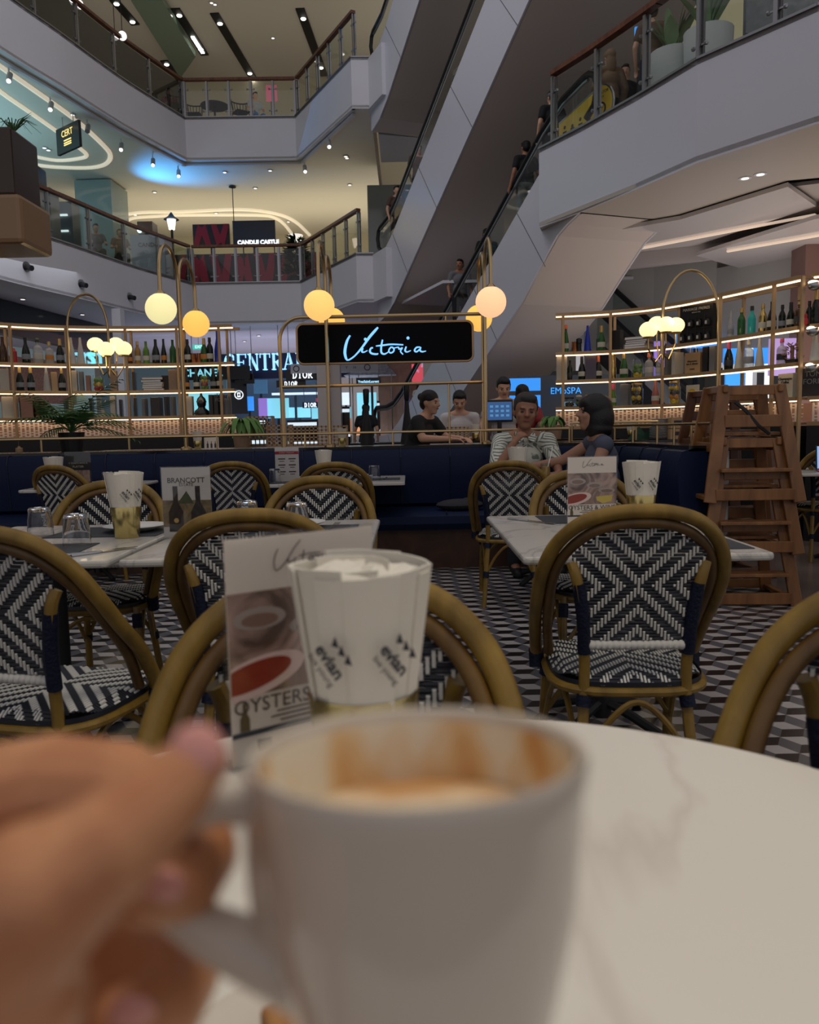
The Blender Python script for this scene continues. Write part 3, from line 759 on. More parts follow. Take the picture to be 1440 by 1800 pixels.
hung_sign(430, 666, .6, .3, 24.6, 'MCL', .15, 'dim dark sign with grey letters left of the DIOR signs', lm=mat('grey_letter', (.3, .33, .4), .5), serif=False)
hung_sign(648, 671, .76, .25, 24.5, 'YvesSaintLaurent', .108, 'small black hanging sign with blue-white script under the white canopy', lm=E_let, sx=.85)
cs = aty(355, 656, 24.3); r_ = empty('shop_sign', (cs.x, 24.3, cs.z), 0, 'black sign board with glowing CHANEL letters behind the bottles', 'sign')
mb = MB(); mb.box((.35, .1, 0), (2.2, .1, .40)); mb.build('board', 'blackgloss', r_)
mb = MB(); 
for s_ in (-.3, .9): mb.tube([(s_, .1, .17), (s_, .1, 4.42-cs.z)], .015, 5)
mb.build('hanger', 'steel', r_)
text('CHANEL', .32, (0, .03, 0), FRONT, E_cy, r_, bold=.008)
ce = aty(420, 694, 25.2); r_ = empty('emblem_sign', ce, 0, 'round white ring emblem with interlocked curves on the dark store wall', 'sign')
mb = MB(); mb.tube([(.13*cos(a), 0, .13*sin(a)) for a in [2*pi*k/24 for k in range(24)]], .014, 6, cyc=True); mb.build('ring', E_wl, r_)
mb = MB()
for s_ in (-1, 1): mb.tube([(s_*(.025-.065*cos(a)), -.01, .065*sin(a)) for a in [radians(-120+k*20) for k in range(13)]], .012, 5)
mb.build('emblem', E_wl, r_)
mb = MB(); mb.box((0, .05, 0), (.5, .04, 1.2)); mb.build('board', 'blackgloss', r_)
# directory sign with round pictograms
cdr = aty(588, 647, 24.15); r_ = empty('directory_sign', cdr, 0, 'long pale directory board with round pictograms hanging behind the sign frame', 'sign')
mb = MB(); mb.box((0, 0, 0), (2.65, .1, .28)); mb.build('board', mat('directory_grey', (.42, .42, .46), .5, emit=.05), r_)
for k, x in enumerate((-1.15, -.42, -.15, 1.0)):
    mb = MB(); mb.tube([(x+.085*cos(a), -.06, .085*sin(a)) for a in [2*pi*j/16 for j in range(16)]], .012, 5, cyc=True); mb.build('pictogram_ring', 'ink', r_)
text('N      Y     H', .12, (.35, -.06, 0), FRONT, 'ink', r_)
mb = MB()
for s_ in (-.9, .9): mb.tube([(s_, 0, .1), (s_, 0, 4.42-cdr.z)], .015, 5)
mb.build('hanger', 'steel', r_)
# tan stone pillar, grey pillars
for (x0, x1, y, m_, nm) in [(666, 742, 25.5, wavemat('tan_stone', (.36, .21, .13), (.50, .33, .22), 2, 1, .25), 'wall_pillar_tan'), (560, 576, 23, 'soffit', 'wall_pillar_grey'), (583, 600, 23.4, 'soffit', 'wall_pillar_grey_second')]:
    a = aty(x0, 700, y); b = aty(x1, 700, y); mb = MB(); mb.box(((a.x+b.x)/2, y, 2.15), (b.x-a.x, .5, 4.3)); struct(mb, nm, m_)
# white gridded canopy (kiosk roof)
cc = aty(655, 655, 25.0); r_ = empty('kiosk_canopy', cc, 0, 'white gridded pyramid canopy over a kiosk by the tan pillar', 'canopy')
mb = MB(); mb.add([(-.87, -.5, -.1), (.75, -.5, -.1), (.75, .9, -.1), (-.87, .9, -.1), (.35, .2, .38)], [(0, 1, 4), (1, 2, 4), (2, 3, 4), (3, 0, 4), (0, 3, 2, 1)])
mb.build('roof', wavemat('white_grid_cloth', (.55, .58, .55), (.35, .38, .38), 12, 0, .6, (1, 1, 1), .4, .6), r_)
mb = MB()
for x, y in ((-.7, -.45), (.6, -.45), (.6, .85), (-.7, .85)): mb.tube([(x, y, -.1), (x, y, -cc.z)], .02, 6)
mb.build('post', 'steel', r_)
# big dark shop left of the store
for q, m_, nm in [((180, 636, 400, 770), mat('shop_teal_dark', (.10, .14, .15), .25, emit=.05, ecol=(.4, .6, .65)), 'wall_shop_teal')]:
    panel(nm, m_, *q, 26.5, .1, kind='structure')
# curved dark shop band at far left and its patterned screen
pth = [tuple(atz(*q, 4.38).xy) for q in [(-160, 482), (0, 525), (100, 552), (200, 577)]]
mb = MB(); mb.wall(pth, 3.85, 4.38, .12); struct(mb, 'wall_dark_shop_band', 'blackgloss')
mb = MB(); mb.wall(pth, 3.58, 3.85, .25); struct(mb, 'trim_shop_band', mat('bronze_band', (.16, .09, .07), .3, .4))
pt2 = [(-10.3, 13.8), (-9.4, 16.2), (-8.8, 18.2), (-8.2, 20.4)]
mb = MB(); mb.wall([(x-.3, y) for x, y in pt2], 1.95, 3.0, .08); struct(mb, 'wall_lattice_band', wavemat('bronze_lattice', (.50, .27, .20), (.20, .09, .07), 16, 6, .5, (1, 1, 1), .45, .55))
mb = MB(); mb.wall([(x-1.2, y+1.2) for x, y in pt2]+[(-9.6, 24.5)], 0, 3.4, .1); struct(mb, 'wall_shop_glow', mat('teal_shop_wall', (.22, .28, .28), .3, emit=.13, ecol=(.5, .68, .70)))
lz = aty(140, 628, 18.6); r_ = empty('shop_sign', lz, 0, 'cyan glowing letters n rsh on the bronze lattice behind the bottles', 'sign')
for ch, q in (('n', 135), ('r', 153), ('s', 163), ('h', 171)):
    p = aty(q, 629, 18.6)-lz; text(ch, .62, (p.x, -.05, 0), FRONT, E_cy, r_, bold=.012)
mb = MB(); mb.box((0, 0, -.18), (1.4, .04, .03)); mb.build('mounting_rail', 'steel', r_)
# pillars between those shops
for x0, x1, y in ((205, 220, 20.5),):
    a = aty(x0, 640, y); b = aty(x1, 640, y); mb = MB(); mb.box(((a.x+b.x)/2, y, 2.17), (b.x-a.x, .3, 4.34)); struct(mb, 'wall_pillar_white', 'white')
# exit sign
xs = aty(349, 610, 24.2); r_ = empty('exit_sign', xs, 0, 'small green hanging EXIT sign above the bottles', 'sign')
mb = MB(); mb.box((0, 0, 0), (.34, .04, .14)); mb.build('board', E_gr, r_); text('EXIT', .12, (.02, -.025, 0), FRONT, E_wl, r_)
mb = MB(); mb.tube([(0, 0, .06), (0, 0, 4.42-xs.z)], .008, 5); mb.build('hanger', 'steel', r_)
# --- right side shops
panel('wall_shop_screens', mat('grey_green_wall', (.16, .17, .17), .3), 930, 650, 1300, 780, 17.5, .1, kind='structure')
for q, mm, y, lab in [((896, 665, 950, 687), E_bl, 14, 'blue lit menu screen behind the waiters, upper one'), ((896, 695, 950, 742), E_bl, 14.05, 'blue lit screen behind the waiters, lower one'),
                      ((1190, 585, 1260, 612), E_bl, 15.8, 'broad blue lit screen behind the bottles beside the tea cabinet'), ((1272, 612, 1362, 640), E_bl, 14.6, 'long blue beach-coloured screen behind the white bottles'),
                      ((1272, 640, 1350, 655), emat('screen_sand', (.5, .55, .55), .6), 14.5, 'sand-toned lit strip under the beach-coloured screen'), ((1275, 655, 1308, 690), E_bl, 14.3, 'blue lit screen behind the high chair top'),
                      ((1352, 595, 1408, 660), emat('screen_lilac', (.42, .30, .62), .55), 13.0, 'lilac lit shop wall screen behind the dried flowers'), ((1150, 600, 1170, 662), E_vi, 15.9, 'narrow violet lit column screen behind the bar shelves'),
                      ((1312, 612, 1322, 700), E_wh, 13.8, 'upright strip of round mirror bulbs, between the white bottles'), ((1345, 640, 1352, 700), E_wh, 13.85, 'second upright strip of mirror bulbs, beside the lilac screen')]:
    panel('lit_screen', mm, *q, y, .06, lab, 'screen')
pp = aty(1006, 687, 15); r_ = empty('spa_sign', pp, 0, 'blue glowing spa letters on the dark grey shop wall behind the shelf', 'sign')
mb = MB(); mb.box((.2, .1, -.1), (2.4, .06, .8)); mb.build('board', mat('spa_board', (.07, .09, .11), .2), r_)
text('EMoSPA', .17, (-.12, 0, 0), FRONT, emat('spa_blue', (.05, .35, .95), 1.0), r_)
text('EMoSPA', .12, (.05, 0, -.25), FRONT, emat('spa_blue_dim', (.2, .45, .7), .5), r_)
# --- level one
q0 = aty(372, 440, 26.5)
CH_R = mat('crimson', (.30, .010, .03), .5); CH_B = mat('chevron_black', (.02, .012, .016), .4)
def chevrons(w, h, n, parent, loc, up0=True):
    """board with alternating crimson V shapes on black, real raised strips"""
    mb = MB(); mb.box((0, 0, 0), (w, .1, h)); bd = mb.build('display_board', CH_B, parent, loc=loc)
    cw = w/n
    for i in range(n):
        x0 = -w/2+i*cw; s_ = 1 if (i % 2 == 0) == up0 else -1; t = cw*.30
        z0, z1 = -h/2*s_, h/2*s_
        mb = MB()
        mb.prism_xz([(x0+cw*.5-t*.7, z0), (x0+cw*.5, z0+(z1-z0)*.15), (x0+cw*.5+t*.7, z0), (x0+cw, z1), (x0+cw-t, z1), (x0+cw*.5, z0+(z1-z0)*.5), (x0+t, z1), (x0, z1)], -.065, -.05)
        mb.build('chevron', CH_R, bd)
    return bd
k0 = aty(430, 495, 26.2); K = empty('candle_kiosk', (k0.x, 26.2, Z1), 0, 'red and black chevron kiosk on the first balcony', 'kiosk')
chevrons(5.0, 1.3, 7, K, (0, 0, .68)); mb = MB(); mb.box((0, .6, .68), (4.9, 1.0, 1.3)); mb.build('body', CH_B, K)
p = aty(372, 414, 26.6); chevrons(1.2, .70, 2, K, (p.x-k0.x, .4, p.z-Z1), False)
mb = MB(); mb.box((p.x-k0.x, .5, (p.z-Z1)/2+.3), (.12, .1, p.z-Z1-.6)); mb.build('post', 'black', K)
p = aty(447, 409, 26.4); tv = empty('display_screen', (p.x, 26.4, p.z), 0, 'large dark screen standing over the chevron kiosk', 'screen')
mb = MB(); mb.box((0, 0, 0), (1.38, .08, .75)); mb.build('panel', mat('screen_off', (.012, .02, .04), .2), tv)
mb = MB(); mb.tube([(-.65, 0, .1), (-.65, 0, 9.05-p.z)], .015, 6); mb.lathe([(.12, 9.05-p.z), (.12, 9.07-p.z)], 10, (-.65, 0, 0)); mb.box((0, .03, -.6), (.1, .1, .8)); mb.build('stand', 'black', tv)
p = aty(454, 426, 26.0); sg = empty('shop_sign', (p.x, 26.0, p.z), 0, 'white glowing CANDLE CASTLE letters above the chevron kiosk', 'sign')
text('CANDLE CASTLE', .175, (0, 0, 0), FRONT, E_wl, sg, bold=.012); mb = MB(); mb.box((0, .05, -.10), (1.25, .03, .03)); mb.box((-.5, .1, -.4), (.03, .03, .6)); mb.box((.5, .1, -.4), (.03, .03, .6)); mb.build('mounting_rail', 'black', sg)
p = aty(268, 455, 24.6); kk = empty('candle_stall', (p.x, 24.6, Z1), 0, 'white candle stall with a small spotlight, left of the chevron kiosk', 'kiosk')
mb = MB(); mb.box((0, 0, .75), (1.0, .8, 1.5)); mb.build('body', mat('stall_white', (.45, .44, .5), .5), kk)
mb = MB(); mb.box((-.1, 0, 1.75), (.45, .5, .35)); mb.build('top_box', mat('stall_brown', (.15, .09, .07), .5), kk)
mb = MB(); mb.ball((-.25, -.3, 1.65), .07, 8, 6); mb.build('spotlight', emat('cyan_spot', (.7, 1, 1), 3), kk)
text('CANDLE', .17, (.05, -.42, 1.2), FRONT, 'ink', kk)
p = aty(303, 420, 25.2); lp = empty('street_lamp', (p.x, 25.2, Z1), 0, 'black old-style street lamp standing beside the candle stall', 'lamp')
hz = aty(303, 392, 25.2).z-Z1
mb = MB(); mb.tube([(0, 0, 0), (0, 0, hz-.2)], .04, 8); mb.lathe([(.12, 0), (.1, .1), (.04, .3)], 10); mb.build('pole', 'black', lp)
mb = MB(); mb.lathe([(.09, hz-.2), (.14, hz+.1)], 8); mb.build('lantern', emat('lantern_e', (1, .85, .7), 2.5), lp)
mb = MB(); mb.lathe([(.24, hz+.1), (.1, hz+.2), (.02, hz+.32)], 10); mb.build('cap', 'black', lp)
# black product kiosk at far left on level one, glass cabinets with light strips
p = aty(44, 310, 18.6); bk = empty('black_kiosk', (p.x, 18.6, Z1), 0, 'tall black kiosk with small gold lettering behind the wood handrail', 'kiosk')
hz = aty(54, 293, 18.6).z-Z1
mb = MB(); mb.box((0, 0, hz/2), (.75, .6, hz), bev=.06); mb.build('body', 'blackgloss', bk)
text('mode', .15, (.12, -.32, hz-.3), FRONT, emat('gold_letter', (1, .75, .25), 1.0), bk)
mb = MB(); mb.box((.1, -.31, hz-.8), (.4, .02, .5)); mb.build('display_panel', mat('kiosk_green', (.15, .32, .25), .3, emit=.25, ecol=(.3, .7, .5)), bk)
for i, q in enumerate(((86, 350), (46, 335))):
    p = aty(q[0], q[1], 21.0-i*1.2); c_ = empty('display_cabinet', (p.x, 21.0-i*1.2, Z1), 0, ['grey glass cabinet with three white light strips behind the balustrade', 'grey glass cabinet with light strips, partly behind the brown hanging cabinet'][i], 'cabinet')
    mb = MB(); mb.box((0, .3, .8), (1.1, .5, 1.6)); mb.build('body', mat('cabinet_grey', (.10, .11, .12), .3), c_)
    for z in (.45, .85, 1.25):
        mb = MB(); mb.box((0, 0, z), (.9, .04, .045)); mb.build('light_strip', E_wl, c_)
# glass-clad square column
mb = MB(); mb.box((-9.62, 26.0, 7.3), (1.15, 1.3, 3.5), Matrix.Rotation(-.05, 3, 'Z')); struct(mb, 'wall_column_glass', mat('green_glass_cladding', (.28, .36, .36), .08, spec=.8))
mb = MB(); mb.box((-.35, 25.0, 7.1), (1.5, .1, 3.0)); struct(mb, 'wall_lift_shaft', mat('grey_green_glass', (.22, .25, .23), .1, spec=.8))
# hanging sign at level one ceiling
p = aty(121, 243, 20.5); hs = empty('hanging_sign', p, radians(-38), 'black hanging sign with gold lettering under the blue-lit ceiling', 'sign')
mb = MB(); mb.box((0, 0, 0), (1.06, .07, .62)); mb.build('board', 'blackgloss', hs)
text('CERT', .22, (0, -.045, .12), FRONT, emat('gold_letter', (1, .75, .25), 1.0), hs)
for z in (-.04, -.10, -.15):
    mb = MB(); mb.box((0, -.04, z), (.34, .01, .025)); mb.build('text_line', emat('gold_letter', (1, .75, .25), 1.0), hs)
mb = MB()
for s_ in (-.25, .25): mb.tube([(s_, 0, .28), (s_, 0, 9.10-p.z)], .012, 5)
mb.build('hanger', 'steel', hs)
# brown hanging cabinet at the left edge with a plant on top
p = aty(10, 330, 7.0)
hc = empty('lacquer_cabinet', (p.x-.12, 7.0, 0), 0, 'dark brown lacquered cabinet tower with gold lower half at the picture edge', 'cabinet')
def zz(py): return aty(20, py, 7.0).z
def xx(px): return aty(px, 330, 7.0).x-(p.x-.12)
mb = MB(); mb.box((xx(-150)/2+xx(30)/2, .2, (zz(225)+zz(345))/2), (xx(30)-xx(-150), .5, zz(225)-zz(345)), bev=.02); mb.build('upper_box', mat('brown_lacquer', (.05, .032, .024), .2), hc)
mb = MB(); mb.box((xx(-150)/2+xx(43)/2, .2, (zz(345)+zz(432))/2), (xx(43)-xx(-150), .6, zz(345)-zz(432)), bev=.04); mb.build('lower_box', mat('bronze_lacquer', (.28, .17, .09), .22), hc)
mb = MB(); mb.bar((xx(-110), .2, 0), (xx(-110), .2, zz(430)), .2); mb.build('post', 'darkmetal', hc)
p_ = Vector((xx(20)+hc.location.x, 7.1, zz(225)))
pl = empty('trailing_plant', p_, 0, 'small spiky plant on top of the brown lacquered cabinet', 'plant')
random.seed(5); mb = MB()
for k in range(26):
    a = random.uniform(0, 2*pi); L = random.uniform(.1, .24); mb.tube([(0, 0, 0), (cos(a)*L*.5, sin(a)*L*.3, .10), (cos(a)*L, sin(a)*L*.6, random.uniform(.0, .16))], [.006, .004, .001], 4)
mb.build('foliage', 'leaf', pl)
# --- planters with big leaves on the right balcony
def planter(q, y, h, label, r=.33, seed=1, ll=.7):
    p = aty(q[0], q[1], y); r_ = empty('planter', (p.x, y, Z1), 0, label, 'potted plant', )
    mb = MB(); mb.lathe([(r*.8, 0), (r*.95, h*.5), (r, h), (r*.92, h), (r*.85, h-.04)], 24); mb.build('pot', 'pot', r_, smooth=True)
    random.seed(seed); mb = MB()
    for k in range(16):
        a = random.uniform(0, 2*pi); L = random.uniform(.6, 1)*ll; t = random.uniform(.25, .9)
        d = Vector((cos(a), sin(a), 0)); n = Vector((-sin(a), cos(a), 0)); vs = []; N = 7
        for j in range(N+1):
            u = j/N; c = d*(L*.75*u*t)+Vector((0, 0, h-.05+L*(u*1.25-.45*t*u*u))); wd = .10*sin(pi*min(1, u*.93+.07))**.8
            vs += [c-n*wd, c+Vector((0, 0, -.02)), c+n*wd]
        fs = []
        for j in range(N): fs += [(3*j, 3*j+1, 3*j+4, 3*j+3), (3*j+1, 3*j+2, 3*j+5, 3*j+4)]
        mb.add(vs, fs)
    mb.build('leaves', 'leafpale', r_, smooth=True); return r_
planter((1183, 120), 11.9, .85, 'white planter with broad pale green leaves on the balcony, beside the standing person', seed=2)
planter((1245, 100), 11.4, .9, 'taller white planter with long upright leaves on the balcony', seed=4, ll=1.0)
panel('wall_stone_panel', wavemat('grey_stone_panel', (.14, .16, .16), (.24, .26, .26), 3, 2, .4), 1310, -60, 1440, 60, 11.6, .1, kind='structure')
panel('display_screen', E_bl, 1116, 48, 1134, 72, 13.2, .05, 'small blue lit screen above the two shoppers on the balcony', 'screen')
# yellow round-ended escalator apron sign
p = aty(1044, 182, 12.2); ys = empty('apron_sign', (p.x, 12.55, p.z), radians(-62), 'yellow notice panel with black symbols at the escalator landing', 'sign')
ys.scale = (.72,)*3
pts = [(-.95, -.42), (.35, -.42)]+[(.35+.42*cos(radians(a)), .42*sin(radians(a))) for a in range(-80, 100, 20)]+[(-.95, .1)]
mb = MB(); mb.prism_xz(pts, -.02, .02); mb.build('panel', mat('yellow_panel', (.42, .27, .025), .4, emit=.06, ecol=(.9, .6, .08)), ys)
mb = MB(); mb.tube([(x, 0, z) for x, z in pts], .03, 6, cyc=True); mb.build('edge_trim', 'steel', ys)
mb = MB(); mb.tube([(.42+.13*cos(a), -.03, -.08+.13*sin(a)) for a in [2*pi*k/18 for k in range(18)]], .018, 5, cyc=True); mb.bar((.42, -.03, -.14), (.42, -.03, -.02), .03, .01); mb.build('symbol', 'ink', ys)
text('ESCALATOR', .09, (.40, -.03, .24), FRONT, 'ink', ys); text('SAFETY', .07, (.40, -.03, .15), FRONT, 'ink', ys)
for k in range(4):
    mb = MB(); mb.ball((-.75+.26*k, -.025, -.05-.05*(k % 2)), (.04, .008, .04), 8, 5); mb.box((-.75+.26*k, -.025, -.15), (.12, .008, .03)); mb.box((-.75+.26*k, -.025, -.26), (.16, .008, .05)); mb.build('symbol', 'ink', ys)

# --- level two cafe: black chairs and round tables
def cafe_chair2(p, label=None):
    r_ = empty('cafe_chair', p, 0, label, 'chair', 'black chairs on the second balcony')
    mb = MB(); mb.box((0, 0, .45), (.42, .42, .04), bev=.02); mb.build('seat', 'black', r_)
    mb = MB()
    for k in range(9):
        a = pi*k/8; mb.tube([(.2*cos(a), .1+.12*sin(a), .46), (.26*cos(a), .12+.18*sin(a), .82)], .012, 5)
    mb.tube([(.26*cos(pi*k/8), .12+.18*sin(pi*k/8), .82) for k in range(9)], .02, 6); mb.build('backrest', 'black', r_)
    for x, y in ((-.18, -.18), (.18, -.18), (-.18, .2), (.18, .2)):
        mb = MB(); mb.tube([(x, y, .44), (x*1.2, y*1.2, 0)], .015, 5); mb.build('leg', 'black', r_)
    return r_
P2 = lambda px, y: Vector((aty(px, 205, y).x, y, Z2))
cc = cafe_chair2(P2(342, 24.9), 'black spindle chair at the balustrade, near its bend')
for px, y, l in ((424, 24.8, 'black tub chair at the balustrade with a blue bag beside it'), (312, 24.2, 'black chair seen through the bend of the balustrade'), (455, 26.5, 'black chair further back under the pink lit poster')):
    dup(cc, P2(px, y), .6, l)
def round_tbl(p, label, h=.75, r=.42):
    r_ = empty('round_table', p, 0, label, 'table'); mb = MB(); mb.lathe([(r, h-.03), (r, h)], 24); mb.build('tabletop', 'black', r_)
    mb = MB(); mb.tube([(0, 0, .03), (0, 0, h-.02)], .03, 8); mb.lathe([(.24, 0), (.24, .03)], 16); mb.build('pedestal', 'black', r_)
round_tbl(P2(378, 25.0), 'round black table between the spindle chair and the tub chair')
mb = MB(); mb.box((0, 0, .12), (.3, .15, .24), bev=.04); b_ = mb.build('shopping_bag', emat('bag_blue', (.03, .3, .8), .12), loc=P2(437, 24.6)); tag(b_, 'bright blue bag on the floor beside the black tub chair', 'bag')
panel('poster', emat('poster_pink', (.5, .12, .18), .35), 468, 150, 487, 178, 27.5, .05, 'pink and red lit poster beyond the second balcony', 'poster')
# pale partition and a glass screen hanging from the top ceiling
A = atz(215, 0, 15.1); mb = MB()
gp = [atz(690/3, -10, 15.1), atz(855/3, -10, 15.1), atz(1030/3, 270/3, 15.1), atz(950/3, 385/3, 15.1)]
mb.prism([(q.x, q.y) for q in gp], 14.9, 15.1); struct(mb, 'trim_green_glass_soffit', mat('green_glass_soffit', (.20, .28, .22), .15))
# globe lamp clusters at the top left
for q, l in (((130, 2), 'cluster of small white globe lamps at the very top'), ((139, 8), 'bright white globe lamp next to the top cluster'), ((202, 63), 'white globe lamp of a pair above the smoked balustrade, first'), ((215, 63), 'white globe lamp of a pair above the smoked balustrade, second')):
    p = aty(q[0], q[1], 21.5); r_ = empty('globe_lamp', p, 0, l, 'lamp'); mb = MB(); mb.ball((0, 0, 0), .11, 14, 9); mb.build('globe', emat('globe_white_e', (1, .9, .85), 2.2), r_, smooth=True)
    mb = MB(); mb.tube([(0, 0, .1), (0, 0, 15.1-p.z)], .01, 5); mb.build('cord', 'black', r_)
# christmas-like plants by the kiosk
def bushy(p, label, h, r, n, m_='leaf_d', seed=1, name='potted_shrub', cat='plant', ls=.09):
    r_ = empty(name, p, 0, label, cat); random.seed(seed)
    mb = MB(); mb.lathe([(r*.45, 0), (r*.55, .22*h), (r*.5, .22*h)], 12); mb.build('pot', 'black', r_)
    mb = MB()
    for k in range(n):
        a = random.uniform(0, 2*pi); t = random.random(); rr = r*(1-.6*t)*random.uniform(.5, 1); c = Vector((rr*cos(a), rr*sin(a), h*(.25+.75*t)))
        d = Vector((cos(a), sin(a), random.uniform(-.3, .8))).normalized()*ls*random.uniform(.7, 1.5); n_ = d.orthogonal().normalized()*ls*.25
        mb.add([c-d*.5, c+n_, c+d, c-n_], [(0, 1, 2, 3)])
    mb.tube([(0, 0, .1*h), (0, 0, .9*h)], .02, 5)
    mb.build('foliage', m_, r_); return r_
p = aty(522, 470, 24.9); bushy((p.x, 24.9, Z1), 'dark bushy shrub at the right end of the chevron kiosk', 1.5, .5, 420, seed=2, ls=.16)
p = aty(520, 425, 26.6); cl = empty('crystal_lamp', (p.x, 26.6, Z1), 0, 'glowing crystal drum lamp over the dark shrub', 'lamp')
hz = aty(523, 420, 26.6).z-Z1
mb = MB(); mb.lathe([(.2, hz-.1), (.24, hz+.12)], 18); mb.build('shade', emat('crystal_e', (.9, .85, .75), .9), cl); mb = MB(); mb.tube([(0, 0, 0), (0, 0, hz-.1)], .03, 6); mb.build('pole', 'steel', cl)
# ================================================================== BAR ZONE
# --- booth
def booth_path():
    return [(-5.6, 6.9), (-3.5, 6.92), (.9, 6.92)] + [(.9+.95*sin(radians(a)), 5.97+.95*cos(radians(a))) for a in range(15, 91, 15)] + [(1.85, 5.02)]
BP = booth_path(); BT = empty('booth_sofa', (0, 6.5, 0), 0, 'long dark navy leather booth seat curving round behind the tables', 'booth')
def offp(path, d):
    pts = [Vector(p) for p in path]; out = []
    for i, p in enumerate(pts):
        t = (pts[min(i+1, len(pts)-1)]-pts[max(i-1, 0)]).normalized(); out.append(p+Vector((t.y, -t.x))*d)
    return out
def sweep(profile, path, name, m_, parent, loc=None):
    """profile: (offset towards the seat side, z)"""
    mb = MB(); n = len(profile); rows = [offp(path, u) for u, z in profile]; vs = []
    L = parent.location
    for i in range(len(path)):
        for k, (u, z) in enumerate(profile): vs.append((rows[k][i].x-L.x, rows[k][i].y-L.y, z-L.z))
    fs = []
    for i in range(len(path)-1):
        for k in range(n): fs.append((i*n+k, i*n+(k+1) % n, (i+1)*n+(k+1) % n, (i+1)*n+k))
    fs.append(tuple(range(n))); fs.append(tuple((len(path)-1)*n+k for k in range(n))[::-1])
    mb.add(vs, fs); return mb.build(name, m_, parent, smooth=True)
back = sweep([(0, .30), (.02, .44), (.10, .50), (.12, .72), (.13, .90), (.10, .965), (.02, .985), (-.08, .98), (-.15, .95), (-.16, .3)], BP, 'backrest', 'navy', BT)
sweep([(.05, .33), (.62, .33), (.65, .38), (.64, .44), (.58, .465), (.08, .47)], BP[:9], 'seat', 'navy', BT)
sweep([(.0, 0), (.55, 0), (.55, .33), (.0, .33)], BP[:9], 'base', 'base_wood', BT)
sweep([(.06, .965), (.06, 1.0), (-.20, 1.0), (-.20, .965)], BP, 'top_ledge', 'blackgloss', BT)
sweep([(-.16, 0), (-.16, .97), (-.20, .97), (-.20, 0)], BP, 'rear_panel', mat('booth_rear_white', (.5, .5, .5), .5), BT)
seams = resample(BP, .42)
for i in range(1, len(seams)-1):
    mb = MB()
    t = (seams[i+1]-seams[i-1]).normalized(); n_ = Vector((t.y, -t.x))
    q = [seams[i]+n_*u for u in (.103, .123, .133, .103, .02)]
    mb.tube([(a.x, a.y-6.5, z) for a, z in zip(q, (.5, .72, .90, .968, .99))], .006, 5)
    mb.build('seam_piping', 'navywelt', back)
for i in range(1, 11):
    mb = MB(); x = -5.2+.55*i; mb.bar((x, .36, .467), (x, -.2, .467), .008, .008); mb.build('seat_seam', 'navywelt', BT)
mb = MB(); mb.box((1.99, -1.5, .48), (.055, .08, .96)); mb.build('end_post', mat('white_laminate', (.5, .5, .5), .4), BT)
# --- rail above the booth
def rail(path, label, z=1.12, z0=1.0, step=.75):
    r_ = empty('brass_rail', (path[0][0], path[0][1], 0), 0, label, 'rail'); o = Vector((path[0][0], path[0][1], 0))
    mb = MB(); mb.tube([Vector((x, y, z))-o for x, y in path], .011, 7); mb.build('top_bar', 'brass', r_, smooth=True)
    for p in resample(path, step):
        mb = MB(); mb.tube([Vector((p.x, p.y, z0))-o, Vector((p.x, p.y, z))-o], .009, 6); mb.build('upright', 'brass', r_)
rail([(p.x, p.y) for p in offp(BP[:5], -.08)], 'thin brass rail on short uprights running along the booth top')
rail([(p.x, p.y) for p in offp(BP[5:], -.08)], 'brass wire rail round the curved corner of the booth', z=1.14, step=.35)

# --- twin globe lamps
def lamp(x, lab, c1, c2, lab2):
    r_ = empty('globe_lamp_post', (x, 7.05, 1.0), 0, lab, 'lamp')
    for s_, g, zg in ((-1, c1, 1.30), (1, c2, 1.32)):
        pts = [Vector((.0, .014*s_, 0)), Vector((0, .014*s_, 1.45))]
        for k in range(1, 12): a = pi*k/12; pts.append(Vector((0, s_*(.014+.26*(1-cos(a))), 1.45+.26*sin(a))))
        pts.append(Vector((0, s_*.534, 1.45))); pts.append(Vector((0, s_*.534, zg)))
        mb = MB(); mb.tube(pts, .016, 8); mb.build('curved_stem', 'brass', r_, smooth=True)
        mb = MB(); mb.lathe([(.02, .0), (.035, -.015), (.05, -.035)], 12, (0, s_*.534, zg)); mb.build('collar', 'brass', r_, smooth=True)
        mb = MB(); mb.ball((0, s_*.534, zg-.145), .125, 24, 14); gl = mb.build('globe', g, r_, smooth=True)
    mb = MB(); mb.lathe([(.05, 0), (.05, .015), (.02, .03)], 12); mb.build('base', 'brass', r_)
G1 = emat('globe_pale', (.80, .72, .36), 1.0); G2 = emat('globe_amber', (1.0, .52, .11), 1.0); G3 = emat('globe_orange', (1, .55, .16), 1.0); G4 = emat('globe_peach', (1, .55, .30), 1.0)
lamp(-1.985, 'brass post with one pale and one amber globe, standing before the palm shelves', G1, G2, '')
lamp(-.70, 'brass post with two amber globes crossing the black sign', G3, G2, '')
lamp(.695, 'brass post with a peach globe over an amber one beside the black sign', G4, G2, '')
for x in (-1.985, -.70, .695):
    point('globe_glow', (x, 6.52, 2.16), 3.0, (1, .62, .25), .13)
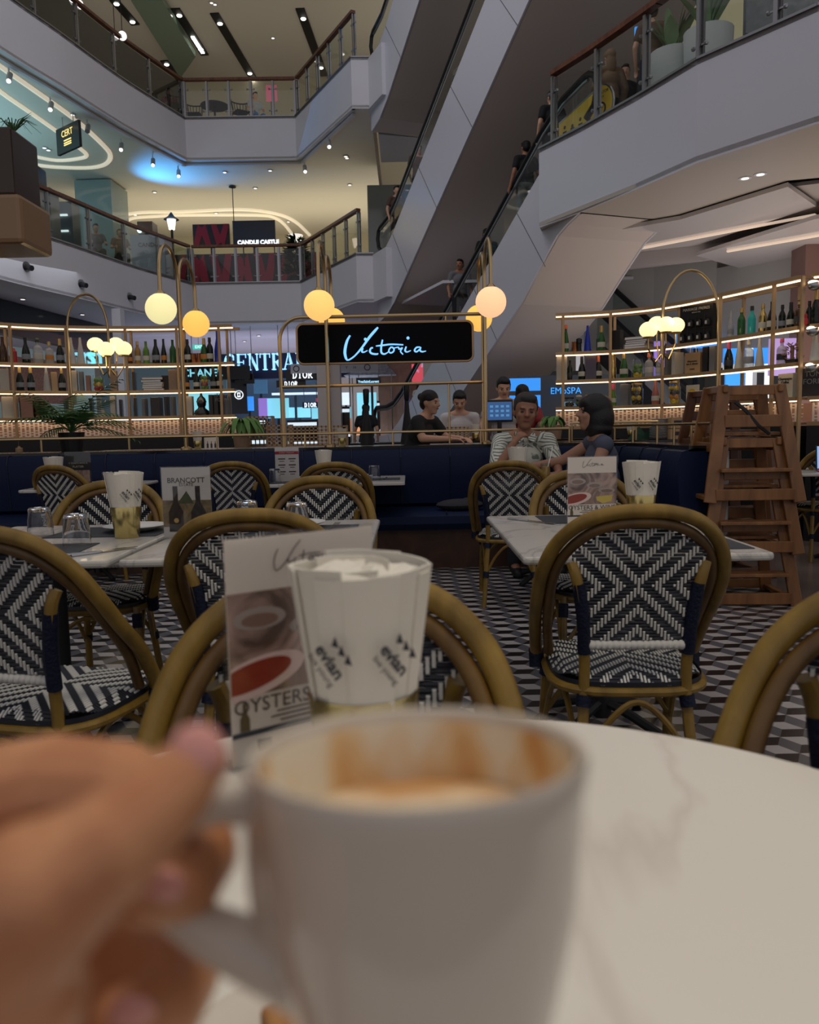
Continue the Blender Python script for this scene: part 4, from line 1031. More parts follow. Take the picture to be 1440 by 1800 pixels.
# --- thin arch lamps with clusters
def arch_lamp(pole_px, drop_px, top_py, y, cl, label, zbase=1.0):
    A = aty(pole_px, 640, y); B = aty(drop_px, 620, y); T = aty((pole_px+drop_px)/2, top_py, y)
    r_ = empty('arch_lamp', (A.x, y, zbase), 0, label, 'lamp'); w = B.x-A.x; rz_ = abs(w)*.85; zt = T.z-zbase
    pts = [Vector((0, 0, 0)), Vector((0, 0, zt-rz_))]+[Vector((w/2*(1-cos(pi*k/16)), 0, zt-rz_+rz_*sin(pi*k/16))) for k in range(1, 17)]
    zc = aty(drop_px, cl[0][1]+45, y).z-zbase
    pts.append(Vector((w, 0, zc)))
    mb = MB(); mb.tube(pts, .014, 8); mb.build('curved_stem', 'brass', r_, smooth=True)
    for k, (qx, qy, dy) in enumerate(cl):
        g = aty(qx, qy, y+dy); g = Vector((g.x-A.x, dy, g.z-zbase)); ra = .088
        mb = MB(); mb.ball(g, (ra, ra, ra*.9), 18, 10); mb.build('globe', emat('globe_cream', (1, .80, .42), 1.15), r_, smooth=True)
        mb = MB(); mb.lathe([(.05, 0), (.055, .012), (.05, .02)], 12, g+Vector((0, 0, -ra*.92))); c0 = g+Vector((0, 0, -ra*.9))
        mb.tube([c0, c0+Vector((0, 0, -.1)), (c0+Vector((w, 0, zc+.03)))/2+Vector((0, 0, -.16)), Vector((w, 0, zc+.02))], .008, 6); mb.build('bracket', 'brass', r_)
arch_lamp(122, 192, 517, 8.6, [(168, 606, .12), (186, 614, -.1), (204, 606, .1), (217, 613, -.05)], 'thin arched brass lamp with four cream globes above the palm')
arch_lamp(1262, 1163, 475, 7.9, [(1140, 580, -.1), (1155, 570, .12), (1171, 571, -.1), (1188, 572, .1)], 'thin arched brass lamp with four cream globes before the tea cabinet')
point('arch_glow', (-3.4, 8.4, 1.9), 2.5, (1, .75, .4), .12); point('arch_glow', (2.6, 7.7, 2.15), 2.5, (1, .75, .4), .12)

# --- name sign in its brass hoop frame
sg = empty('name_sign', (-.19, 7.2, 1.92), 0, 'long black rounded sign board with glowing blue Victoria handwriting', 'sign')
def rrect(w, h, r, n=6):
    out = []
    for cx, cy, a0 in ((w/2-r, h/2-r, 0), (-w/2+r, h/2-r, 90), (-w/2+r, -h/2+r, 180), (w/2-r, -h/2+r, 270)):
        for k in range(n+1): a = radians(a0+90*k/n); out.append((cx+r*cos(a), cy+r*sin(a)))
    return out
mb = MB(); mb.prism_xz(rrect(1.56, .335, .05), -.04, .04); mb.build('board', mat('sign_face_black', (.003, .003, .005), .6, spec=.1), sg)
mb = MB(); mb.tube([(x, -.03, z) for x, z in rrect(1.575, .35, .055)], .012, 6, cyc=True); mb.build('brass_edge', 'brasspaint', sg, smooth=True)
def zs(zx, zy): 
    x = (zx-557)*.001087; return Vector((x, -.05, (306-zy)*.001087-.02*x))
strokes = [([(272, 250), (248, 290), (232, 340), (225, 390), (232, 432), (242, 450)], [.008, .012, .014, .014, .012, .007]),
 ([(236, 450), (262, 446), (310, 412), (370, 345), (430, 265), (475, 215), (503, 185)], [.006, .007, .007, .009, .012, .012, .008]),
 ([(374, 352), (366, 380), (382, 386), (412, 372)], [.008, .009, .006, .004]), ([(458, 350), (440, 355), (432, 380), (448, 397), (486, 402), (500, 396)], [.007, .008, .009, .009, .008, .005]),
 ([(538, 285), (528, 330), (524, 375), (532, 396), (556, 400), (590, 380)], [.007, .009, .009, .009, .007, .004]), ([(482, 336), (540, 330), (610, 322), (708, 326)], [.005, .008, .007, .006]),
 ([(612, 342), (594, 358), (588, 380), (604, 392), (626, 380), (630, 358), (614, 344)], [.007]*7), ([(632, 352), (668, 346), (672, 362), (700, 350), (684, 378), (704, 404)], [.004, .006, .006, .007, .007, .006]),
 ([(732, 340), (722, 372), (738, 384), (770, 372)], [.007, .009, .006, .004]), ([(846, 344), (816, 348), (800, 372), (818, 382), (850, 356)], [.006, .007, .008, .007, .006]), ([(852, 344), (846, 372), (864, 382), (895, 376)], [.006, .008, .007, .004])]
for pts, rr in strokes:
    P_ = smoothpath([zs(*p) for p in pts], 4); R_ = []
    for i in range(len(P_)): t = i/4; a = int(min(t, len(rr)-1)); b = min(a+1, len(rr)-1); R_.append(rr[a]+(rr[b]-rr[a])*(t-a))
    mb = MB(); mb.tube(P_, R_, 6); mb.build('letter_stroke', emat('victoria_blue', (.22, .55, 1.0), 1.1), sg)
for q in ((397, 281), (748, 271)):
    mb = MB(); mb.ball(zs(*q), (.014, .01, .014), 10, 6); mb.build('letter_dot', emat('victoria_blue', (.22, .55, 1.0), 1.1), sg)
fr = empty('sign_frame', (-.19, 7.2, 0), 0, 'brass tube frame with rounded shoulder that holds the black sign', 'frame')
mb = MB(); pts = [(-.95, 0, 1.0), (-.95, 0, 1.95)]+[(-.95+.19*(1-cos(radians(a))), 0, 1.95+.21*sin(radians(a))) for a in (15, 30, 45, 60, 75, 90)]+[(.88, 0, 2.16)]
mb.tube(pts, .016, 8); mb.build('hoop', 'brass', fr, smooth=True)
mb = MB(); mb.tube([(-.95, 0, 1.545), (.88, 0, 1.555)], .014, 8); mb.tube([(.88, -.0, 2.16), (.88, 0, 1.0)], .012, 8); mb.build('lower_bar', 'brass', fr)
mb = MB()
for x, z0, z1 in ((.55, 2.09, 2.16), (-.6, 2.09, 2.16), (.57, 1.0, 1.55), (-.93, 1.0, 1.5)): mb.tube([(x, 0, z0), (x, 0, z1)], .009, 6)
mb.build('strut', 'brass', fr)

# --- display shelving
SH_Z = [1.12, 1.36, 1.69, 2.03, 2.50]
LP = [(-6.2, 8.5), (-5.4, 9.2), (-4.9, 9.62), (-4.3, 10.0), (-3.45, 10.2), (-2.8, 10.22), (-2.22, 10.18)]
RP = [(1.84, 9.80), (2.45, 9.66), (2.97, 9.28), (3.34, 8.62), (3.62, 7.92), (3.74, 7.62)]
RP2 = [(3.80, 7.50), (4.25, 7.0), (4.9, 6.3)]
E_st = emat('shelf_light_strip', (1, .70, .42), 2.6)
def on_path(px, py, path, back=0.0):
    d = ray(px, py); P_ = [Vector(p) for p in path]
    if back: P_ = offp(path, -back)
    best = None
    for i, (a, b) in enumerate(zip(P_, P_[1:])):
        a = Vector(a); e = Vector(b)-a; den = d.x*e.y-d.y*e.x
        if abs(den) < 1e-9: continue
        t = (a.x*e.y-a.y*e.x)/den; u = (a.x*d.y-a.y*d.x)/den
        lo = -9 if i == 0 else -1e-3; hi = 9 if i == len(P_)-2 else 1.001
        if t > 0 and lo <= u <= hi: best = (a+e*u, atan2(e.y, e.x)); break
    return best
def fine(path, n=5): return [(p.x, p.y) for p in smoothpath([(x, y, 0) for x, y in path], n)]
def shelving(path, label, posts, dep=.34, perf=True):
    path = fine(path, 3); o = Vector((path[0][0], path[0][1], 0)); r_ = empty('display_shelving', o, 0, label, 'shelf')
    fr_ = [Vector(p) for p in path]; bk = offp(path, -dep)
    for side, pp in ((0, fr_), (1, bk)):
        for z in (SH_Z[4], SH_Z[3], SH_Z[2], SH_Z[1], SH_Z[0]):
            if side and z != SH_Z[4]: continue
            mb = MB()
            for a, b in zip(pp, pp[1:]):
                t = (b-a).normalized()*.004; mb.bar(Vector((a.x-t.x, a.y-t.y, z))-o, Vector((b.x+t.x, b.y+t.y, z))-o, .03, .035)
            mb.build('frame_bar', 'brasspaint', r_)
    for z in SH_Z[1:4]:
        mb = MB(); N = len(fr_); vs = [Vector((p.x, p.y, z+.005))-o for p in fr_]+[Vector((p.x, p.y, z+.005))-o for p in bk]; vs += [v+Vector((0, 0, .012)) for v in vs]
        mb.add(vs, sum([[(i, i+1, N+i+1, N+i), (2*N+i, 2*N+i+1, 3*N+i+1, 3*N+i), (i, i+1, 2*N+i+1, 2*N+i)] for i in range(N-1)], []))
        mb.build('shelf_board', 'greenglass', r_)
    for z in SH_Z[1:]:
        mb = MB(); q = offp(path, -.05)
        for a, b in zip(q, q[1:]): mb.bar(Vector((a.x, a.y, z-.022))-o, Vector((b.x, b.y, z-.022))-o, .035, .012)
        mb.build('light_strip', E_st, r_)
    z4 = SH_Z[4]
    for px in posts:
        a = on_path(px, 620, path); 
        if not a: continue
        a = a[0]
        i = min(range(len(fr_)), key=lambda k: (fr_[k]-a).length); nrm = (bk[i]-fr_[i]).normalized()*dep; b = a+nrm
        for p in (a, b):
            mb = MB(); mb.bar(Vector((p.x, p.y, 0))-o, Vector((p.x, p.y, z4))-o, .03, .03); mb.build('upright', 'brasspaint', r_)
        mb = MB()
        for z in SH_Z: mb.bar(Vector((a.x, a.y, z))-o, Vector((b.x, b.y, z))-o, .022, .022)
        mb.build('cross_bar', 'brasspaint', r_)
    if perf:
        # perforated panel: upright strips with staggered bridges leave slots and dots open
        q = offp(path, -.10); pp = resample([(v.x, v.y) for v in q], .050); mb = MB(); z0, z1 = SH_Z[0]+.02, SH_Z[1]-.04
        for i, (a, b) in enumerate(zip(pp, pp[1:])):
            t = (b-a); a2 = a+t*.0; b2 = a+t*.42
            mb.add([Vector((a2.x, a2.y, z0))-o, Vector((b2.x, b2.y, z0))-o, Vector((b2.x, b2.y, z1))-o, Vector((a2.x, a2.y, z1))-o], [(0, 1, 2, 3)])
            zs_ = [0, .04, .07, .13, .16, .2] if i % 2 else [.02, .05, .11, .14, .17]
            for z in zs_:
                if z0+z+.012 > z1: continue
                mb.add([Vector((b2.x, b2.y, z0+z))-o, Vector((b.x, b.y, z0+z))-o, Vector((b.x, b.y, z0+z+.012))-o, Vector((b2.x, b2.y, z0+z+.012))-o], [(0, 1, 2, 3)])
        pn = mb.build('perforated_panel', mat('perforated_sheet', (.85, .72, .60), .5), r_)
        sd = pn.modifiers.new('thick', 'SOLIDIFY'); sd.thickness = .004
        mb = MB(); q2 = offp(path, -.24)
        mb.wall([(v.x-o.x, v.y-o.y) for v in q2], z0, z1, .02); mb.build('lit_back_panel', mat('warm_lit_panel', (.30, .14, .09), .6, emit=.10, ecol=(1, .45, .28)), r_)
        mb = MB(); mb.wall([(v.x-o.x, v.y-o.y) for v in offp(path, .02)], 0, SH_Z[0]-.02, .3); mb.build('dark_base', 'black', r_)
    return r_
shelving(LP, 'curved brass bottle shelving with light strips behind the palm', [20, 118, 222, 312, 386])
shelving(RP, 'curved brass bottle shelving with light strips beside the tea cabinet', [990, 1073, 1165, 1265, 1358])
shelving(RP2, 'end unit of brass shelving at the picture edge with round shelf lamps', [1408, 1500])
a = on_path(1412, 540, RP2)[0]
for k, z in enumerate((2.40, 1.98, 1.64)):
    r_ = empty('shelf_lamp', (a.x+.07, a.y-.06, z), 0, ['chrome dome lamp on the end shelving post, topmost', 'chrome dome lamp on the end shelving post, middle one', 'chrome dome lamp on the end shelving post, lowest'][k], 'lamp')
    mb = MB(); mb.ball((0, 0, 0), (.06, .05, .045), 14, 8); mb.build('dome', 'steel', r_, smooth=True)
    mb = MB(); mb.ball((-.01, -.0, .03), (.05, .04, .02), 12, 6); mb.build('lens', emat('shelf_lamp_e', (1, .85, .65), 2.5), r_)
# --- bottles and everything on the shelves
KIND = {
 'wine': [(.036, 0), (.038, .01), (.038, .17), (.032, .20), (.016, .235), (.014, .29), (.016, .295), (.016, .305)],
 'champ': [(.040, 0), (.044, .015), (.044, .13), (.036, .175), (.018, .235), (.016, .29), (.018, .30), (.016, .315)],
 'slim': [(.032, 0), (.034, .01), (.034, .13), (.024, .20), (.014, .26), (.013, .33), (.014, .335)],
 'spirit': [(.042, 0), (.045, .01), (.045, .16), (.035, .185), (.015, .20), (.015, .245), (.018, .25), (.018, .275)],
 'cone': [(.045, 0), (.046, .01), (.030, .17), (.016, .27), (.013, .33), (.014, .335)],
}
BC = dict(dark=mat('bottle_black', (.008, .012, .008), .08), green=mat('bottle_green', (.02, .10, .02), .08), brown=mat('bottle_brown', (.06, .025, .01), .1), clear=mat('bottle_clear', (.50, .50, .50), .08, spec=.8, alpha=.55),
 white=mat('bottle_white', (.55, .53, .50), .25), blue=mat('bottle_blue', (.01, .03, .38), .1), teal=mat('bottle_teal', (.02, .33, .30), .1, emit=.05, ecol=(.02, .4, .35)), amber=mat('bottle_amber', (.30, .17, .04), .1),
 gold=mat('bottle_gold', (.55, .40, .14), .2, 1), rose=mat('bottle_rose', (.35, .12, .10), .1), lime=mat('bottle_lime', (.10, .22, .03), .08))
PC = {}
def bottle_proto(kind, col, lab_c, cap_c):
    key = (kind, col, lab_c, cap_c)
    r_ = empty(kind+'_bottle' if kind in ('wine', 'spirit') else {'champ': 'champagne_bottle', 'slim': 'slim_bottle', 'cone': 'tapered_bottle'}[kind], (0, 0, 0))
    pr = KIND[kind]; mb = MB(); mb.lathe(pr, 14); mb.build('glass_body', BC[col], r_, smooth=True)
    if lab_c:
        R_ = pr[1][0]+.0012; mb = MB(); mb.lathe([(R_, .05), (R_+.0005, .052), (R_+.0005, .11), (R_, .112)], 14); mb.build('label', lab_c, r_, smooth=True)
    if cap_c:
        h = pr[-1][1]; R_ = pr[-3][0]+.003; k = .08 if kind == 'champ' else .045; mb = MB(); mb.lathe([(R_+.002, h-k), (R_, h-.01), (R_, h+.003)], 10); mb.build('cap', cap_c, r_)
    return r_
LW = mat('label_white', (.55, .52, .45), .6); LD = mat('label_dark', (.04, .04, .05), .5); LO = mat('label_orange', (.55, .22, .05), .5); CG = mat('cap_gold', (.55, .38, .14), .35, .7); CK = mat('cap_black', (.02, .02, .02), .4); CPk = mat('cap_pink', (.65, .08, .22), .4); COr = mat('cap_orange', (.75, .18, .08), .4); LGy = mat('label_grey', (.25, .26, .30), .5)
def shelf_bottle(kind, col, px, z, path, label, lab_c=None, cap_c=None, sc=1.0, group=None):
    h = on_path(px, 640, path, .12)
    if not h: return
    p = h[0]; key = (kind, col, lab_c and lab_c.name, cap_c and cap_c.name)
    if key in PC: o = copy_tree(PC[key])
    else: o = bottle_proto(kind, col, lab_c, cap_c); PC[key] = o
    o.location = (p.x, p.y, z+.018); o.scale = (sc*1.1, sc*1.1, sc); tag(o, label, 'bottle', group)
    return o
BXC = {}
def shelf_box(px, z, path, w, d, h, m_, label, cat='box', name='display_box', rz=0, lines=None, txt=None, tm='ink', ts=.05):
    hh = on_path(px, 660, path, .14)
    if not hh: return
    p, a = hh; r_ = empty(name, (p.x, p.y, z+.018), a+rz, label, cat)
    mb = MB(); mb.box((0, 0, h/2), (w, d, h), bev=.004)
    mb.build('body' if name != 'book' else 'cover', m_, r_)
    if name == 'book': mb = MB(); mb.box((0, 0, h/2), (w*.7, d*.96, h+.004)); mb.build('pages', 'napkin2', r_)
    if txt:
        for i, t in enumerate(txt.split('\n')): text(t, ts, (0, -d/2-.003, h*.78-i*ts*1.0), FRONT, tm, r_)
    return r_
ZS = {1: SH_Z[3], 2: SH_Z[2], 3: SH_Z[1]}
P1 = 'top shelf behind the palm'; P2_ = 'middle shelf behind the palm'; P3 = 'bottom shelf behind the palm'
T1_ = 'top shelf beside the tea cabinet'; T2_ = 'middle shelf under the tea cabinet'; T3_ = 'bottom shelf below the tea cabinet'
Z = ZS
rows = [
 # px, row, path, kind, colour, label colour, cap colour, scale, description
 (7, 1, LP, 'champ', 'brown', None, None, 1, 'olive brown bottle at the picture edge, '+P1),
 (47, 1, LP, 'champ', 'dark', LGy, None, 1, 'black grey-labelled bottle between the red flask and clear one, '+P1),
 (68, 1, LP, 'spirit', 'clear', LW, CK, 1.15, 'broad clear bottle with white label, '+P1),
 (88, 1, LP, 'spirit', 'clear', LO, CG, 1.0, 'short clear bottle with orange label, '+P1),
 (107, 1, LP, 'champ', 'dark', LGy, CG, 1, 'black champagne bottle just before the brass arch pole, '+P1),
 (127, 1, LP, 'cone', 'white', None, None, 1, 'frosted white tapered bottle beside the glowing letter n, '+P1),
 (143, 1, LP, 'cone', 'white', None, None, 1, 'frosted white tapered bottle between the glowing letters n and r, '+P1),
 (228, 1, LP, 'spirit', 'brown', LO, None, .8, 'short brown bottle just past the globe cluster, '+P1),
 (243, 1, LP, 'wine', 'amber', LW, CG, .95, 'amber bottle, first of two pale ones after the globe cluster, '+P1),
 (258, 1, LP, 'wine', 'lime', LW, None, .95, 'yellow-green bottle next to the amber one, '+P1),
 (275, 1, LP, 'champ', 'dark', LGy, None, 1, 'black bottle with grey label left of the tall lamp post, '+P1),
 (289, 1, LP, 'slim', 'dark', LO, None, .95, 'slim black bottle in front of the white ceiling glow, '+P1),
 (305, 1, LP, 'wine', 'green', None, None, 1, 'dark green bottle half hidden by the lamp post, '+P1),
 (320, 1, LP, 'slim', 'blue', None, None, 1.05, 'cobalt blue bottle just past the lamp post, '+P1),
 (331, 1, LP, 'wine', 'dark', LW, CK, 1, 'black bottle with cream label next to the cobalt blue one, '+P1),
 (360, 1, LP, 'champ', 'green', LO, CG, 1, 'green champagne bottle right after the copper mugs, '+P1),
 (370, 1, LP, 'wine', 'dark', LW, CK, 1.05, 'black wine bottle with white label beside the green champagne, '+P1),
 (384, 1, LP, 'slim', 'blue', None, None, 1.2, 'tall cobalt blue bottle at the shelf end, '+P1),
 (33, 2, LP, 'champ', 'dark', LGy, CG, .95, 'black gold-capped bottle, first of the pair on the '+P2_),
 (52, 2, LP, 'champ', 'dark', LGy, CG, .95, 'black gold-capped bottle, second of the pair on the '+P2_),
 (80, 2, LP, 'cone', 'clear', None, None, .95, 'clear tapered bottle before the wooden box, '+P2_),
 (107, 2, LP, 'champ', 'dark', LGy, CG, .95, 'black gold-capped bottle beside the wooden box, '+P2_),
 (326, 2, LP, 'champ', 'dark', LO, CK, .85, 'dark bottle with orange label under the CHANEL letters'),
 (344, 2, LP, 'champ', 'dark', LW, CK, .85, 'dark bottle with white label under the CHANEL letters'),
 (374, 2, LP, 'champ', 'dark', LGy, CK, .9, 'dark bottle just right of the fruit jar under the letters'),
 (385, 2, LP, 'wine', 'dark', LW, CG, .95, 'dark bottle with gold neck at the end, '+P2_),
 (995, 1, RP, 'slim', 'green', LW, COr, 1.0, 'slim green bottle at the shelf end, '+T1_),
 (1033, 1, RP, 'cone', 'blue', None, None, .95, 'cobalt blue tapered bottle, '+T1_),
 (1057, 1, RP, 'champ', 'green', LW, CG, .97, 'green champagne bottle with gold foil by the tilted railing, '+T1_),
 (1283, 1, RP, 'slim', 'clear', LGy, None, .85, 'clear bottle next to the black tea cabinet, '+T1_),
 (1302, 1, RP, 'wine', 'green', None, CG, .95, 'bright green bottle between a clear and a teal one, '+T1_),
 (1320, 1, RP, 'wine', 'teal', None, CK, .95, 'teal glass bottle, '+T1_),
 (1339, 1, RP, 'wine', 'gold', LW, CG, .95, 'clear gold-tinted bottle right of the teal one, '+T1_),
 (1355, 1, RP, 'champ', 'dark', LW, None, .95, 'dark bottle crossed by a shelf upright, '+T1_),
 (1373, 1, RP, 'wine', 'dark', LGy, CK, .8, 'dark bottle with grey label near the mauve column, '+T1_),
 (1388, 1, RP, 'champ', 'dark', LW, CK, .8, 'dark bottle with low white label before the mauve column, '+T1_),
 (1403, 1, RP, 'spirit', 'brown', LD, CG, .95, 'broad brown bottle against the mauve column, '+T1_),
 (1432, 1, RP2, 'champ', 'dark', None, CG, 1.0, 'dark gold-topped bottle on the end shelving, upper row'),
 (1420, 1, RP2, 'wine', 'dark', None, CK, .75, 'small dark bottle behind a red trinket on the end shelving'),
 (1002, 2, RP, 'wine', 'dark', LD, None, .8, 'plain dark bottle beside the white gift box, '+T2_),
 (1023, 2, RP, 'champ', 'dark', LW, CK, .9, 'dark champagne bottle before the purple box, '+T2_),
 (1052, 2, RP, 'champ', 'dark', LW, COr, .9, 'dark champagne bottle after the purple box, '+T2_),
 (1077, 2, RP, 'champ', 'gold', None, None, .95, 'shiny gold bottle, '+T2_),
 (1097, 2, RP, 'champ', 'green', LW, CG, 1.0, 'green champagne bottle with gold neck before the fruit jar, '+T2_),
 (1141, 2, RP, 'spirit', 'clear', LW, COr, 1.0, 'clear bottle with orange cap, '+T2_),
 (1158, 2, RP, 'slim', 'clear', LW, None, .9, 'clear bottle with pale label beside the orange-capped one, '+T2_),
 (1281, 2, RP, 'champ', 'dark', LD, CPk, .95, 'dark champagne bottle left of the white bottles, '+T2_),
 (1299, 2, RP, 'cone', 'white', None, None, .9, 'white tapered bottle before the violet-labelled clear one, '+T2_),
 (1316, 2, RP, 'spirit', 'clear', LGy, LW, 1.05, 'clear bottle with violet label between two white tapered ones, '+T2_),
 (1335, 2, RP, 'cone', 'white', None, None, .88, 'white tapered bottle by the second mirror bulb strip, '+T2_),
 (1374, 2, RP, 'spirit', 'clear', LD, CPk, .95, 'clear bottle with broad black band, '+T2_),
 (1432, 2, RP2, 'cone', 'white', None, None, .95, 'white tapered bottle on the end shelving, second row'),
 (1078, 3, RP, 'champ', 'lime', LW, CPk, .85, 'pink-capped bottle above the bobbed hair, '+T3_),
 (1153, 3, RP, 'champ', 'rose', LW, None, .9, 'rose wine bottle above the dark napkins, '+T3_),
]
for px, r, path, kd, c, lc, cc_, s_, lb in rows: shelf_bottle(kd, c, px, Z[r], path, lb, lc, cc_, s_)
KR = mat('kraft_paper', (.42, .26, .13), .7); WD = mat('wood_box', (.42, .28, .16), .5); BKc = [mat('book_tan', (.32, .22, .15), .6), mat('book_rose', (.30, .16, .12), .6), mat('book_dark', (.04, .035, .04), .4), mat('book_grey', (.16, .16, .17), .5), mat('book_cream', (.50, .45, .38), .6)]
boxes = [
 (6, 2, LP, .10, .2, .26, BKc[4], 'cream patterned gift box at the picture edge, '+P2_), (94, 2, LP, .07, .1, .24, WD, 'upright wooden wine box, '+P2_), (130, 2, LP, .08, .1, .26, BKc[4], 'cream wine box with a dark square window, '+P2_),
 (143, 2, LP, .05, .1, .25, BKc[3], 'grey box beside the cream windowed one, '+P2_), (155, 2, LP, .05, .12, .20, BKc[1], 'rosy bottle box by the fruit jar, '+P2_), (200, 2, LP, .08, .12, .26, BKc[0], 'tan bottle box after the fruit jar, '+P2_), (236, 2, LP, .035, .18, .24, BKc[2], 'thin dark box beside the book stack, '+P2_), (305, 2, LP, .10, .14, .26, BKc[0], 'tan box behind the lamp post, '+P2_),
 (292, 2, LP, .10, .1, .19, 'black', 'black box at the end of the book stack, '+P2_),
 (10, 3, LP, .14, .12, .26, BKc[4], 'cream gift box with handle shape at the edge, '+P3), (24, 3, LP, .05, .12, .25, BKc[3], 'grey slim box, '+P3), (42, 3, LP, .14, .14, .26, BKc[1], 'rosy arched wine box, '+P3),
 (196, 3, LP, .06, .12, .26, BKc[4], 'cream box left of a dark slim box, '+P3), (330, 3, LP, .10, .12, .25, BKc[4], 'cream box beside the metal bust, '+P3),
 (988, 2, RP, .13, .12, .30, BKc[4], 'white gift box with a dark window, '+T2_), (1039, 2, RP, .13, .12, .29, mat('purple_box', (.09, .07, .11), .4), 'matte purple-black box between champagne bottles, '+T2_), (1245, 2, RP, .07, .12, .28, 'black', 'tall black tin nearest the kraft bag, '+T2_), (1257, 2, RP, .07, .12, .28, BKc[3], 'dark grey tin right of the black one, '+T2_),
 (1178, 2, RP, .04, .15, .26, BKc[3], 'grey upright box beside the shelf upright, '+T2_), (1191, 2, RP, .05, .15, .26, BKc[4], 'cream upright box left of the kraft bag, '+T2_), (1100, 3, RP, .10, .1, .26, BKc[3], 'tall grey canister behind the bob haircut, '+T3_), (1083, 1, RP, .14, .12, .24, 'black', 'black box with pale side, '+T1_),
]
for i, (px, r, path, w, d, h, m_, lb) in enumerate(boxes): shelf_box(px, Z[r], path, w, d, h, m_, lb)
# upright books, left bottom shelf
for px, h, k, lb in ((113, .2, 2, 'dark book behind the palm fronds, first one'), (158, .24, 2, 'black book standing right of the palm top'), (178, .10, 4, 'small cream tin-like book by the black book'), (210, .22, 2, 'slim dark book beside a cream box'), (236, .24, 2, 'thin black book before the bright store window'), (252, .23, 3, 'grey book before the bright store window'), (273, .24, 2, 'wide book with a pastry photo on its cover'), (291, .25, 2, 'tall dark book right of the pastry book'), (302, .25, 3, 'tall dark grey book by the lamp post')):
    shelf_box(px, Z[3], LP, .12 if 'wide' in lb else .035, .16, h, BKc[k], lb+', '+P3 if len(lb.split()) < 9 else lb, 'book', 'book')
for i, (px, lb) in enumerate(((372, 'first'), (381, 'second'), (391, 'third'))):
    o = shelf_box(px, Z[3], LP, .055, .18, .26, BKc[2], 'black fashion book near the metal bust, %s in the row' % lb, 'book', 'book')
    
text('TOM\nFORD', .06, (.0, -.1, .22), FRONT, LGy, o)
shelf_box(395, Z[3], LP, .06, .16, .20, BKc[3], 'grey photo book at the right end of the bottom shelf, beside the hanging plant', 'book', 'book')
# stacks of lying books
def book_stack(px, z, path, n, w, where, seed=1):
    h = on_path(px, 640, path, .15); random.seed(seed); zz_ = z+.018; gr = 'books lying '+where
    names = ['bottom', 'second from the bottom', 'third from the bottom', 'fourth from the bottom', 'fifth from the bottom', 'topmost', 'seventh']
    for k in range(n):
        t = random.uniform(.022, .036); r_ = empty('book', (h[0].x+random.uniform(-.015, .015), h[0].y, zz_), h[1]+random.uniform(-.1, .1), '%s book lying %s' % ('topmost' if k == n-1 else names[k], where), 'book', gr)
        mb = MB(); mb.box((0, 0, t/2), (w, .22, t)); mb.build('cover', BKc[(0, 1, 0, 4, 0, 2, 1)[(k+seed) % 7]], r_); mb = MB(); mb.box((0, -.003, t/2), (w*.96, .22, t*.7)); mb.build('pages', 'napkin2', r_); zz_ += t
book_stack(270, Z[2], LP, 6, .26, 'in the stack behind the lamp post', 1)
book_stack(1122, Z[1], RP, 5, .26, 'in the stack left of the tea cabinet', 3)
# glass jars with fruit
def jar(px, z, path, h, r, cols, label, lid=None, gr=None):
    p = on_path(px, 660, path, .12)[0]; r_ = empty('glass_jar', (p.x, p.y, z+.018), 0, label, 'jar', gr)
    mb = MB(); mb.lathe([(r*.95, 0), (r, .01), (r, h*.8), (r*.8, h*.9), (r*.8, h)], 16); mb.build('glass_body', 'glass', r_, smooth=True)
    random.seed(int(px)); i = 0; zz_ = r*.45
    while zz_ < h*.8:
        mb = MB()
        for k in range(3): a = 2*pi*k/3+i; mb.ball((cos(a)*r*.45, sin(a)*r*.45, zz_), r*.42, 8, 6)
        mb.build('fruit', cols[i % len(cols)], r_); zz_ += r*.7; i += 1
    if lid: mb = MB(); mb.lathe([(r*.85, h), (r*.85, h+.02), (r*.3, h+.025)], 14); mb.build('lid', lid, r_)
YL = mat('lemon_yellow', (.60, .38, .02), .5); GRN = mat('lime_green', (.10, .22, .02), .5); RDf = mat('fruit_red', (.35, .02, .015), .5); ORf = mat('fruit_orange', (.60, .20, .02), .5); DKf = mat('preserve_dark', (.03, .015, .01), .3)
jar(172, Z[2], LP, .2, .075, [RDf, YL, GRN], 'glass jar of red and yellow fruit on the middle shelf behind the palm'); jar(359, Z[2], LP, .2, .06, [GRN, RDf, YL], 'glass jar of lemons and red fruit under the CHANEL letters')
jar(1121, Z[2], RP, .22, .07, [YL, GRN, GRN], 'glass jar of lemons and limes, '+T2_); jar(1001, Z[3], RP, .1, .07, [DKf], 'squat jar of dark preserve with pale label', CK); jar(1018, Z[3], RP, .12, .045, [DKf, GRN], 'small jar of olives next to the squat jar', LW)
jar(1033, Z[3], RP, .12, .045, [RDf, DKf], 'small jar of red peppers right of the olives', CG); jar(1050, Z[3], RP, .1, .055, [RDf], 'round jar of cherries by the shelf upright', RDf); jar(1120, Z[3], RP, .24, .075, [DKf, YL], 'tall jar of dark honeyed fruit, '+T3_, CG); jar(1186, Z[3], RP, .24, .07, [YL, ORf, DKf], 'tall jar of amber pickles beside the round-faced picture', CG)
